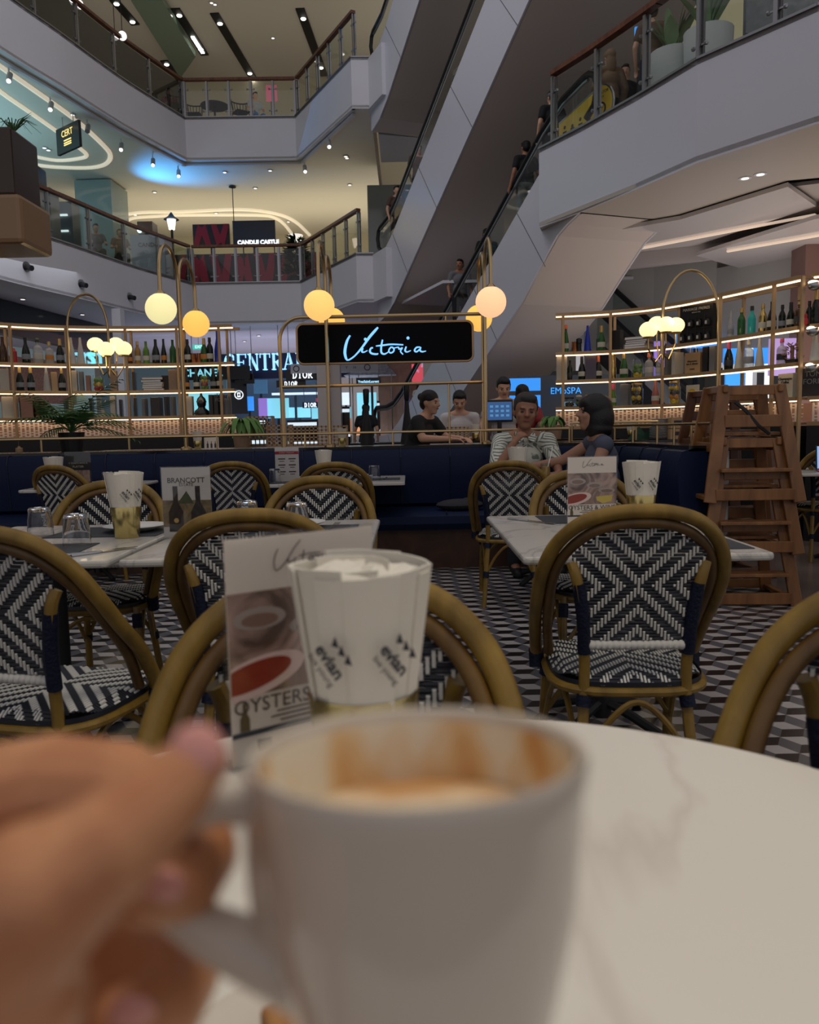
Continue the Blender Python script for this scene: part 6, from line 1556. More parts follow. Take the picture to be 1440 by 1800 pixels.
# --- menu stands
PHO = wavemat('photo_oyster', (.46, .31, .26), (.10, .055, .045), 9, 2.5, .35, (1, 1, 1), .35, .62)
PAPER = mat('menu_paper', (.74, .66, .58), .5); MINK = mat('menu_ink', (.06, .05, .05), .6); SAUCE = mat('red_sauce', (.28, .025, .012), .4); BOWL = mat('photo_bowl_white', (.75, .56, .52), .4); LEM = mat('photo_lemon', (.62, .47, .08), .4)
def oyster_menu(loc, rz, w, h, label, wood=False):
    r_ = empty('menu_stand', loc, rz, label, 'menu stand')
    mb = MB(); mb.box((0, -.0045, h/2+.004), (w+.008, .002, h+.008)); mb.box((0, .0045, h/2+.004), (w+.008, .002, h+.008)); mb.box((0, 0, .002), (w+.008, .05, .003)); mb.build('acrylic_holder', 'acrylic', r_)
    mb = MB(); mb.box((0, 0, h/2+.004), (w, .002, h)); c = mb.build('menu_card', PAPER, r_)
    y = -.0016
    mb = MB(); mb.box((0, y, h*.55), (w, .0006, h*.46)); mb.build('printed_picture', PHO, c)
    def ell(cx, cz, rx, rz_, m_, yy, nm):
        mb = MB(); mb.prism_xz([(cx+rx*cos(2*pi*k/28), cz+rz_*sin(2*pi*k/28)) for k in range(28)], yy-.0004, yy); mb.build(nm, m_, c)
    def clipell(cx, cz, rx, rz_, tilt, m_, yy, nm):
        P_ = []
        for k in range(40):
            a = 2*pi*k/40; u, v = rx*cos(a), rz_*sin(a); P_.append((max(-w*.495, cx+u*cos(tilt)-v*sin(tilt)), cz+u*sin(tilt)+v*cos(tilt)))
        mb = MB(); mb.prism_xz(P_, yy-.0004, yy); mb.build(nm, m_, c)
    clipell(-w*.34, h*.40, w*.33, h*.085, .22, BOWL, y-.0002, 'printed_bowl'); clipell(-w*.36, h*.405, w*.26, h*.060, .22, SAUCE, y-.0008, 'printed_sauce')
    mb = MB(); mb.prism_xz([(w*.08, h*.43), (w*.42, h*.45), (w*.40, h*.36), (w*.22, h*.33), (w*.10, h*.37)], y-.0010, y-.0004); mb.build('printed_lemon', LEM, c)
    for (cx, cz, rx, rzz) in ((-w*.30, h*.66, w*.17, h*.05), (w*.05, h*.60, w*.16, h*.045), (w*.30, h*.52, w*.17, h*.04)): ell(cx, cz, rx, rzz, mat('photo_shell', (.36, .30, .27), .4), y-.0003, 'printed_shell'); ell(cx, cz-.002, rx*.7, rzz*.6, mat('photo_meat', (.22, .13, .10), .3), y-.0007, 'printed_shell')
    mb = MB()
    for pts, rr in strokes:
        P_ = smoothpath([Vector(((q[0]-557)*.00105*w*.62+w*.02, y-.001, h*.93+(306-q[1])*.00105*w*.62)) for q in pts], 4); mb.tube(P_, .0006, 4)
    mb.build('handwritten_name', MINK, c)
    text('OYSTERS & WINE', w*.125, (0, y-.0008, h*.27), FRONT, MINK, c, ext=.0002)
    for k, ww in enumerate((.42, .5, .38)): mb = MB(); mb.box((0, y-.0002, h*(.225-.022*k)), (w*ww, .0006, h*.006)); mb.build('text_line', MINK, c)
    mb = MB(); mb.box((0, y-.0002, h*.150), (w, .0006, h*.022)); mb.build('printed_band', mat('menu_navy', (.03, .04, .06), .5), c)
    for s_ in (-.42, .42): mb = MB(); mb.prism_xz([(w*s_-w*.03, h*.165), (w*s_+w*.03, h*.165), (w*s_+w*.03, h*.22), (w*s_+w*.01, h*.25), (w*s_+w*.01, h*.29), (w*s_-w*.01, h*.29), (w*s_-w*.01, h*.25), (w*s_-w*.03, h*.22)], y-.0008, y); mb.build('printed_bottle', mat('print_olive', (.12, .09, .04), .5), c)
    for s_ in (-.3, .3): mb = MB(); mb.box((w*s_, y-.0003, h*.09), (w*.09, .0006, h*.05)); mb.build('printed_glasses', MINK, c)
    mb = MB(); mb.box((0, y-.0003, h*.09), (w*.28, .0006, h*.03)); mb.build('printed_button', MINK, c)
    return r_
a = Vector((-.210, .875, .75)); b = Vector((-.049, .985, .75)); rz = atan2(b.y-a.y, b.x-a.x); L = (b-a).length
oyster_menu(((a.x+b.x)/2, (a.y+b.y)/2, .7505), rz, L, .265, 'clear acrylic stand with an oyster menu on the near round table')
a = atz(1002, 925, .75); oyster_menu((.715, 3.06, .7505), radians(3), .192, .265, 'clear acrylic stand with an oyster menu on the marble table by the napkin cup')
# wine menu, red-headed menu, black menu
def card_stand(loc, w, h, label, face, build, rz=0):
    r_ = empty('menu_stand', loc, rz, label, 'menu stand'); mb = MB(); mb.box((0, -.004, h/2+.004), (w+.006, .002, h+.006)); mb.box((0, .004, h/2+.004), (w+.006, .002, h+.006)); mb.box((0, 0, .002), (w, .05, .003)); mb.build('acrylic_holder', 'acrylic', r_)
    mb = MB(); mb.box((0, 0, h/2+.004), (w, .002, h)); c = mb.build('menu_card', face, r_); build(c, w, h); return r_
def wine_print(c, w, h):
    y = -.0016; text('BRANCOTT', w*.145, (0, y, h*.83), FRONT, MINK, c, ext=.0002, bold=.0004); text('ESTATE', w*.09, (0, y, h*.77), FRONT, MINK, c, ext=.0002)
    mb = MB(); mb.box((0, y+.0004, h*.36), (w, .0006, h*.38)); mb.build('printed_landscape', wavemat('photo_land', (.22, .15, .06), (.03, .03, .02), 14, 2, .5), c)
    mb = MB(); mb.prism_xz([(-w*.2, h*.5), (w*.15, h*.5), (0, h*.68)], y, y+.0006); mb.build('printed_tree', mat('print_tree', (.05, .06, .03), .6), c)
    for x in (-.23, .23):
        mb = MB(); mb.prism_xz([(w*(x-.15), h*.1), (w*(x+.15), h*.1), (w*(x+.15), h*.38), (w*(x+.05), h*.52), (w*(x+.05), h*.75), (w*(x-.05), h*.75), (w*(x-.05), h*.52), (w*(x-.15), h*.38)], y-.0006, y); mb.build('printed_bottle', mat('print_bottle', (.02, .013, .012), .4), c)
        mb = MB(); mb.prism_xz([(w*x+w*.05*cos(2*pi*k/14), h*.26+w*.05*sin(2*pi*k/14)) for k in range(14)], y-.001, y-.0006); mb.build('printed_seal', CG, c)
card_stand((-.83, 2.92, .7505), .183, .262, 'acrylic stand with a pale Brancott wine menu card showing two dark bottles', mat('card_pale', (.45, .43, .41), .5), wine_print, radians(-2))
def red_print(c, w, h):
    y = -.0016; mb = MB(); mb.box((0, y, h*.86), (w, .0006, h*.09)); mb.build('printed_band', mat('print_crimson', (.35, .02, .04), .5), c); text('EVERY FRIDAY', w*.10, (0, y-.001, h*.86), FRONT, LW, c, ext=.0002)
    for x in (-.22, .22):
        for z in (.68, .5, .3): mb = MB(); mb.box((w*x, y, h*z), (w*.3, .0006, h*.035)); mb.box((w*x, y, h*(z-.07)), (w*.2, .0006, h*.02)); mb.build('text_line', MINK, c)
card_stand((-.95, 6.15, .7505), .185, .265, 'white menu card with a crimson heading on the far booth table', mat('card_white', (.60, .57, .55), .5), red_print)
mb = MB(); mb.box((-.98, 6.05, .757), (.19, .06, .012)); 
def blk_print(c, w, h):
    y = -.0016; text('IT STARTS WITH A', w*.09, (0, y, h*.7), FRONT, LW, c, ext=.0002); text('PLATTER', w*.11, (0, y, h*.6), FRONT, LW, c, ext=.0002)
    mb = MB(); mb.box((0, y, h*.3), (w*.9, .0006, h*.4)); mb.build('printed_picture', PHO, c)
card_stand((-2.50, 5.95, .7505), .19, .265, 'black menu card with a food picture on the far left booth table', mat('card_black', (.02, .02, .025), .5), blk_print)
# small dark props on the couple's table
mb = MB(); mb.lathe([(.045, 0), (.05, .01), (.045, .05)], 14); mb.ball((0, 0, .07), .04, 10, 6); o = mb.build('cake_stand', mat('cake_brown', (.14, .06, .03), .5), loc=(.66, 5.75, .75)); tag(o, 'brown pastry cup at the corner of the couple\'s table', 'pastry')
g = empty('drink_glass', (1.02, 5.85, .75), 0, 'amber drink in a tall glass with a pale straw, between the man and the woman', 'drink')
mb = MB(); mb.lathe([(.03, 0), (.036, .01), (.038, .12), (.036, .12), (.034, .02)], 16); mb.build('glass_body', 'glass', g, smooth=True); mb = MB(); mb.lathe([(.032, .005), (.034, .095)], 14); mb.build('drink', mat('amber_drink', (.45, .22, .06), .3), g); mb = MB(); mb.tube([(0, 0, .02), (.055, 0, .24)], .004, 6); mb.build('straw', 'napkin2', g)
# folded dark garment on booth seat
mb = MB(); mb.ball((0, 0, .04), (.20, .12, .05), 16, 8); mb.ball((.08, 0, .07), (.08, .07, .03), 12, 6); o = mb.build('folded_umbrella_bag', mat('dark_fabric', (.03, .03, .035), .8, bump=.6, nscale=40), loc=(.42, 6.5, .47), smooth=True); tag(o, 'small dark fabric bag lying on the navy booth seat', 'bag')
# --- cookie on the saucer below the cup (only its rim shows)
sa = atz(450, 1775, .75)
mb = MB(); mb.lathe([(.04, 0), (.045, .004), (.072, .014), (.074, .016), (.07, .016), (.045, .008), (.001, .007)], 40); o = mb.build('saucer', 'china', loc=(sa.x+.035, sa.y-.06, .751), smooth=True); tag(o, 'white saucer on the near table under the held coffee cup', 'saucer')
mb = MB(); mb.box((0, 0, .008), (.06, .03, .014), bev=.004); o = mb.build('biscuit', wavemat('biscuit_brown', (.40, .20, .07), (.28, .12, .04), 30, 1, .7), loc=(sa.x+.042, sa.y-.03, .762)); o.rotation_euler.z = .5; tag(o, 'small brown biscuit on the saucer below the cup', 'biscuit')

# --- stacked wooden high chairs
def high_chair(loc, rz, label, dark=False, strap=True):
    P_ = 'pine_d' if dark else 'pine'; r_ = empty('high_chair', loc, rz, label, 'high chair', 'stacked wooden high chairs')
    H = .72; W0, W1, D0, D1 = .27, .165, .25, .15
    for sx_ in (-1, 1):
        for sy_ in (-1, 1):
            mb = MB(); mb.bar((sx_*W0, sy_*D0, 0), (sx_*W1, sy_*D1, H), .075, .028, up=(0, 1, 0), bev=.006); mb.build('leg', P_, r_)
        mb = MB(); mb.bar((sx_*W1, -D1-.04, H-.02), (sx_*W1, D1+.04, H-.02), .03, .05, bev=.008); mb.build('armrest', P_, r_)
        mb = MB(); mb.bar((sx_*(W0+.002), -D0, .03), (sx_*(W0+.002), D0, .03), .05, .03, bev=.006); mb.build('floor_runner', P_, r_)
        mb = MB(); mb.bar((sx_*(W0-.045), -D0*.85, .34), (sx_*(W0-.045), D0*.85, .34), .022, .06, bev=.004); mb.build('side_rail', P_, r_)
    for z, y, h_, nm in ((.05, -D0, .07, 'front_rail'), (.69, -D1, .06, 'top_rail'), (.50, -.19, .075, 'front_rail'), (.05, D0, .06, 'back_rail'), (.67, D1, .07, 'back_rail'), (.54, .19, .07, 'back_rail')):
        w = W0+(W1-W0)*z/H; mb = MB(); mb.bar((-w, y, z), (w, y, z), .022, h_, bev=.004) if False else mb.box((0, y, z), (2*w-.05, .024, h_), bev=.004); mb.build(nm, P_, r_)
    mb = MB(); mb.box((0, 0, .42), (.36, .30, .02), bev=.004); mb.build('seat', P_, r_)
    mb = MB(); mb.box((0, -.22, .20), (.42, .12, .022), bev=.004); mb.build('footrest', P_, r_)
    if strap:
        mb = MB(); mb.tube([(-.10, -.16, .62), (-.04, -.19, .56), (.03, -.2, .47), (.10, -.19, .42)], .012, 5); mb.build('strap', 'black', r_)
    return r_
for i, z in enumerate((0, .325, .65)):
    high_chair((2.14, 5.05, z), radians(-4), ['varnished wooden high chair at the foot of the stack, standing on the floor', 'varnished wooden high chair in the middle of the stack', 'varnished wooden high chair on top of the stack'][i], strap=(i == 2))
for i, z in enumerate((0, .32, .66)):
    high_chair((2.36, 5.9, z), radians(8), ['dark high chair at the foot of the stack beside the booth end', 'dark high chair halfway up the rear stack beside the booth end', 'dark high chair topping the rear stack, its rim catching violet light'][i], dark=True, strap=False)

# --- serving counter and things behind the booth
ct = empty('service_counter', (-.8, 8.35, 0), 0, 'long pale service counter behind the booth', 'counter')
mb = MB(); mb.box((0, 0, .955), (5.0, .55, .05)); mb.build('worktop', mat('counter_pale', (.42, .40, .38), .3), ct); mb = MB(); mb.box((0, .05, .46), (4.9, .4, .93)); mb.build('front_panel', 'black', ct)
hcn = empty('host_counter', (1.05, 9.0, 0), 0, 'dark host counter where the waiters stand', 'counter')
mb = MB(); mb.box((-.2, 0, .98), (3.0, .5, .04)); mb.build('worktop', 'blackgloss', hcn); mb = MB(); mb.box((-.2, .02, .48), (2.9, .42, .96)); mb.build('front_panel', mat('counter_grey', (.20, .19, .19), .5), hcn)
ms = aty(880, 722, 8.75); mo = empty('till_screen', (ms.x, 8.85, 1.0), 0, 'black till monitor with a blue screen beside the smiling waiter', 'monitor')
mb = MB(); mb.box((0, 0, ms.z-1.0), (.30, .03, .25), bev=.01); mb.build('housing', 'blackgloss', mo); mb = MB(); mb.box((0, -.017, ms.z-1.0), (.27, .004, .20)); mb.build('screen', mat('till_screen', (.015, .04, .12), .2, emit=.6, ecol=(.05, .13, .32)), mo); mb = MB(); mb.tube([(0, 0, 0), (0, 0, ms.z-1.1)], .025, 8); mb.lathe([(.09, 0), (.09, .012)], 16); mb.build('stand', 'black', mo)
for r_i in range(3):
    for c_i in range(4):
        mb = MB(); mb.box((-.09+.06*c_i, -.0195, ms.z-1.05+.05*r_i), (.035, .002, .025)); mb.build('screen_button', emat('till_button', (.1, .3, .6), .6), mo)
pt_ = aty(662, 765, 8.9)
for q, y, w, h, lb in (((797, 745), 8.75, .32, .16, 'open wooden lattice box on the host counter in front of the barman'), ((458, 750), 8.8, .28, .34, 'tall pale lattice caddy on the service counter'), ((492, 752), 8.7, .26, .24, 'second lattice caddy, lower, right of the tall one'), ((560, 755), 8.6, .62, .22, 'long lattice tray rack in front of the bright store')):
    p = aty(q[0], q[1], y); r_ = empty('lattice_box', (p.x, y, .98 if q[0] < 700 else 1.0), 0, lb, 'box'); mb = MB()
    mb.box((0, 0, .01), (w, .16, .02))
    for s_ in (-1, 1): mb.box((w/2*s_, 0, h/2), (.015, .16, h))
    for k in range(6): mb.box((0, -.08, .02+k*(h-.03)/5), (w, .01, .014)); mb.box((0, .08, .02+k*(h-.03)/5), (w, .01, .014))
    for k in range(max(3, int(w/.04))): mb.box((-w/2+w*k/max(2, int(w/.04)-1), -.08, h/2), (.012, .01, h))
    mb.build('lattice_body', WD, r_)
# small black menu, more far napkin cups and bottles behind the booth
for x, y, lb, w_ in ((aty(598, 779, 7.9).x, 8.15, 'small cup of napkins on the pale counter near the mid lamp post', 'near the mid lamp post'), (aty(336, 784, 7.9).x, 8.15, 'small cup of napkins on the pale counter beyond the tall lamp post', 'beyond the tall lamp post'), (aty(1110, 735, 8.3).x, 8.3, 'cup of napkins by the green napkins, above the bobbed hair', 'above the bobbed hair'), (aty(841, 725, 8.4).x, 8.8, 'cup of napkins beside the till', 'beside the till')):
    napkin_cup(x, y, .98 if x < 1 and y < 8.5 else 1.0, lb, w_, logo=False, n=6, sc=.95)
p = aty(372, 783, 8.2); r_ = empty('menu_card', (p.x, 8.2, .98), 0, 'small pale card with dark bottle pictures on the pale counter', 'menu card'); mb = MB(); mb.box((0, 0, .06), (.15, .004, .12)); c_ = mb.build('card', PAPER, r_)
mb = MB()
for x in (-.04, 0, .04): mb.prism_xz([(x-.01, .01), (x+.01, .01), (x+.01, .05), (x+.003, .06), (x+.003, .08), (x-.003, .08), (x-.003, .06), (x-.01, .05)], -.004, -.0022)
mb.build('printed_bottle', MINK, c_)
# counter at right behind booth: wire basket shelf, plates, boxes, green cloth napkins, black cups
sb = empty('side_station', (1.95, 7.75, 0), 0, 'low dark service station behind the booth corner', 'counter'); mb = MB(); mb.box((.15, 0, .98), (1.5, .5, .03)); mb.build('worktop', 'blackgloss', sb); mb = MB(); mb.box((.15, .03, .48), (1.45, .42, .965)); mb.build('front_panel', 'black', sb)
p = aty(1165, 760, 7.7)
for k in range(13):
    mb = MB(); mb.lathe([(.075, 0), (.12, .010), (.122, .013), (.07, .006)], 20); o = mb.build('small_plate', 'plate', loc=(p.x, 7.72, .997+k*.0155)); tag(o, 'small white plate, %s in the tall stack behind the booth corner' % (['bottom', 'second up', 'third up', 'fourth up', 'fifth up', 'sixth up', 'middle', 'sixth from the top', 'fifth from the top', 'fourth from the top', 'third from the top', 'second from the top', 'topmost'][k]), 'plate', 'plates stacked behind the booth corner')
p = aty(1196, 765, 7.6)
for k, lb in enumerate(('lower brown cardboard box behind the booth corner', 'upper brown cardboard box behind the booth corner')):
    r_ = empty('cardboard_box', (p.x+.03, 7.62, .997+.105*k), .04*k, lb, 'box'); mb = MB(); mb.box((0, 0, .05), (.30, .2, .1)); mb.build('body', KR, r_); mb = MB(); mb.box((-.08, -.101, .055), (.09, .003, .035)); mb.build('printed_mark', 'ink', r_); mb = MB(); mb.box((0, 0, .101), (.05, .2, .002)); mb.build('tape', WD, r_)
for q, sz, lb in (((1078+45, 722), .16, 'dark green folded cloth napkin above the bobbed hair'), ((1152, 716), .20, 'dark green peaked cloth napkin beside the plate stack')):
    p = aty(q[0], q[1]+12, 7.8); mb = MB(); mb.add([(-sz*.7, 0, 0), (sz*.7, 0, 0), (0, .12, 0), (.02, .05, sz*.8), (-sz*.3, .02, sz*.5), (sz*.4, .03, sz*.45)], [(0, 1, 5, 3, 4), (0, 4, 3, 2), (1, 2, 3, 5), (0, 2, 1)]); o = mb.build('cloth_napkin', mat('green_cloth', (.008, .045, .025), .7), loc=(p.x, 7.8, .997)); tag(o, lb, 'napkin')
for i, q in enumerate(((1192, 722), (1215, 712))):
    p = aty(q[0], q[1], 7.85); r_ = empty('black_bin', (p.x, 7.85, .997), 0, ['low black container above the cardboard boxes', 'taller black container above the cardboard boxes'][i], 'container'); h = .13+.07*i; mb = MB(); mb.lathe([(.10, 0), (.13, h), (.12, h), (.10, .02)], 4); mb.build('body', 'black', r_)
rail([(1.55, 7.45), (2.35, 7.42)], 'brass wire guard rail in front of the plate stack', z=1.17, z0=.997, step=.2)
# laptop on the table beyond the high chairs
lp_ = empty('laptop', (3.36, 6.15, .75), radians(-20), 'open laptop with a bright blue screen at the picture edge', 'laptop'); mb = MB(); mb.box((0, -.1, .006), (.30, .2, .012)); mb.build('keyboard_base', mat('laptop_red', (.30, .03, .04), .4), lp_); mb = MB(); mb.bar((0, 0, .01), (0, .06, .2), .30, .008, up=(0, 1, 0)); mb.build('screen_lid', 'black', lp_)
mb = MB(); mb.bar((0, -.006, .02), (0, .050, .192), .28, .004, up=(0, 1, 0)); mb.build('screen', emat('laptop_blue', (.15, .45, .9), .8), lp_)
mb = MB(); mb.lathe([(.03, 0), (.035, .01), (.035, .05), (.012, .055), (.012, .07)], 12); o = mb.build('condiment_pot', WD, loc=(aty(33, 780, 8.1).x, 8.1, .98)); tag(o, 'small wooden pepper mill top beside the palm, above the booth', 'pepper mill')
# --- palm, hanging pothos plant, small bonsai-like shrub
def palm(loc, label, n=18, L=.62, seed=3):
    r_ = empty('potted_palm', loc, 0, label, 'potted plant'); random.seed(seed)
    mb = MB(); mb.lathe([(.10, 0), (.13, .2), (.12, .2)], 18); mb.build('pot', 'black', r_)
    for k in range(n):
        a = 2*pi*k/n+random.uniform(-.2, .2); ll = L*random.uniform(.7, 1.1); up = random.uniform(.35, 1.0); d = Vector((cos(a), sin(a)*.5, 0)); mb = MB(); N = 14; sp = []
        for j in range(N+1): t = j/N; sp.append(Vector((0, 0, .2))+d*(ll*t*(.5+.5*(1-up)+.3*t))+Vector((0, 0, ll*(up*1.1*t-.85*t*t*(.4+.5*(1-up))))))
        mb.tube(sp, [.006*(1-t/N)+.0015 for t in range(N+1)], 4)
        for j in range(3, N+1):
            T = (sp[j]-sp[j-1]).normalized(); S_2 = T.cross(Vector((0, 0, 1))); 
            if S_2.length < .1: S_2 = Vector((1, 0, 0))
            S_2.normalize(); wl = .16*sin(pi*min(1, .15+.8*j/N))+.03
            for s_ in (-1, 1):
                e = sp[j]+S_2*s_*wl+T*wl*.55+Vector((0, 0, -wl*.35)); n2 = T*.007; mb.add([sp[j]-n2, sp[j]+n2, (sp[j]+e)/2+n2*1.2+Vector((0, 0, .01)), e, (sp[j]+e)/2-n2*1.2+Vector((0, 0, .01))], [(0, 1, 2, 3, 4)])
        mb.build('frond', 'leaf', r_)
    return r_
pp_ = aty(125, 760, 8.1); palm((pp_.x, 8.1, .98), 'feathery green palm in front of the bottle shelves', L=.66)
mb = MB(); mb.box((pp_.x+.1, 8.2, .49), (2.2, .5, .98)); struct(mb, 'trim_planter_ledge', 'black')
def pothos(loc, label, seed=4, n=26, L=.34):
    r_ = empty('trailing_plant', loc, 0, label, 'potted plant'); random.seed(seed); mb = MB(); mb.lathe([(.08, 0), (.10, .16), (.09, .16)], 16); mb.build('pot', mat('pot_tan', (.25, .16, .10), .6), r_); mb = MB()
    for k in range(n):
        a = random.uniform(0, 2*pi); ll = L*random.uniform(.6, 1.1); d = Vector((cos(a), sin(a), 0)); pt = [Vector((0, 0, .16))+d*(ll*.75*t)+Vector((0, 0, ll*(1.7*t-1.6*t*t))) for t in (0, .25, .5, .75, 1, 1.15)]
        n_ = Vector((-d.y, d.x, 0)); vs = []; ws = (.006, .02, .03, .032, .02, .003)
        for p_, w_ in zip(pt, ws): vs += [p_-n_*w_, p_+n_*w_]
        mb.add(vs, [(2*i, 2*i+1, 2*i+3, 2*i+2) for i in range(5)])
    mb.build('leaves', mat('bright_leaf', (.10, .22, .05), .4), r_)
p = aty(428, 755, 8.6); pothos((p.x, 8.5, .98), 'arching bright green plant beside the lattice caddy')
p = aty(975, 740, 8.7); pothos((p.x, 8.75, 1.0), 'small dark green plant in a wooden pot beside the seated man', 9, 30, .2)
# black tapered pepper mills at the counter
for q, lb in (((644, 715), 'black tapered table lamp silhouette in front of the walking person'), ((715, 705), 'black tapered table lamp silhouette beside the woman in black')):
    p = aty(q[0], q[1], 8.4); r_ = empty('pepper_mill', (p.x, 8.4, .98), 0, lb.replace('table lamp', 'pepper mill'), 'pepper mill'); h = aty(q[0], q[1]-30, 8.4).z-.98
    mb = MB(); mb.lathe([(.07, 0), (.075, .02), (.028, h*.55), (.022, h*.72)], 16); mb.build('body', 'black', r_, smooth=True); mb = MB(); mb.lathe([(.022, h*.72), (.03, h*.78), (.034, h), (.02, h+.01)], 16); mb.build('top', 'blackgloss', r_, smooth=True)
# ================================================================== PEOPLE
def caps(mb, pts):
    """chain of (point, radius) as overlapping closed tapered segments"""
    for (a, ra), (b, rb) in zip(pts, pts[1:]):
        a, b = Vector(a), Vector(b); mb.tube([a, b], [ra, rb], 12)
    for p, r in pts: mb.ball(p, r, 12, 8)
def remesh(o, vox, smooth=4):
    m = o.modifiers.new('skin', 'REMESH'); m.mode = 'VOXEL'; m.voxel_size = vox; m.use_smooth_shade = True
    if smooth: s_ = o.modifiers.new('smooth', 'SMOOTH'); s_.iterations = smooth; s_.factor = .5
    return o
def hand_at(mb, wrist, tip_dir, palm_n, s_=1.0, curl=.4, side=1):
    """palm and five separate fingers"""
    w = Vector(wrist); d = Vector(tip_dir).normalized(); n = Vector(palm_n); n = (n-d*n.dot(d)).normalized(); t = d.cross(n)*side
    for k in (-1.2, -.4, .4, 1.2): caps(mb, [(w, .018*s_), (w+d*.085*s_+t*.018*k*s_, .012*s_)])
    for k, L in zip((-1.5, -.5, .5, 1.5), (.058, .074, .08, .07)):
        b = w+d*.085*s_+t*.019*k*s_; m1 = b+(d*cos(curl)+n*sin(curl))*L*.5*s_; m2 = m1+(d*cos(curl*2)+n*sin(curl*2))*L*.5*s_
        caps(mb, [(b, .0095*s_), (m1, .0085*s_), (m2, .0070*s_)])
    b = w+d*.02*s_-t*.02*s_*1; m1 = b+(d*.6-t*.9)*.04*s_; m2 = m1+(d*.9-t*.3+n*.2)*.035*s_
    caps(mb, [(b, .013*s_), (m1, .011*s_), (m2, .008*s_)])
def head_mesh(mb, c, yaw=0, pitch=0, roll=0, k=1.0):
    R_ = Matrix.Rotation(yaw, 3, 'Z') @ Matrix.Rotation(pitch, 3, 'X') @ Matrix.Rotation(roll, 3, 'Y'); c = Vector(c)
    def P_(x, y, z): return c+R_ @ (Vector((x, y, z))*k)
    mb.ball(P_(0, .012, .028), (.076*k, .092*k, .092*k), 18, 12, R_)      # skull
    mb.ball(P_(0, -.018, -.03), (.062*k, .07*k, .085*k), 16, 10, R_)      # face
    mb.ball(P_(0, -.045, -.085), (.036*k, .036*k, .03*k), 12, 8, R_)      # chin
    caps(mb, [(P_(0, -.084, .018), .009*k), (P_(0, -.104, -.018), .013*k)])  # nose
    mb.ball(P_(.012, -.096, -.022), .009*k, 8, 6); mb.ball(P_(-.012, -.096, -.022), .009*k, 8, 6)
    caps(mb, [(P_(-.035, -.076, .026), .009*k), (P_(.035, -.076, .026), .009*k)])   # brow
    for s_ in (-1, 1):
        mb.ball(P_(s_*.074, .012, -.008), (.012*k, .02*k, .032*k), 8, 6, R_); mb.ball(P_(s_*.04, -.062, -.022), (.02*k, .018*k, .022*k), 8, 6, R_)
    return P_, R_
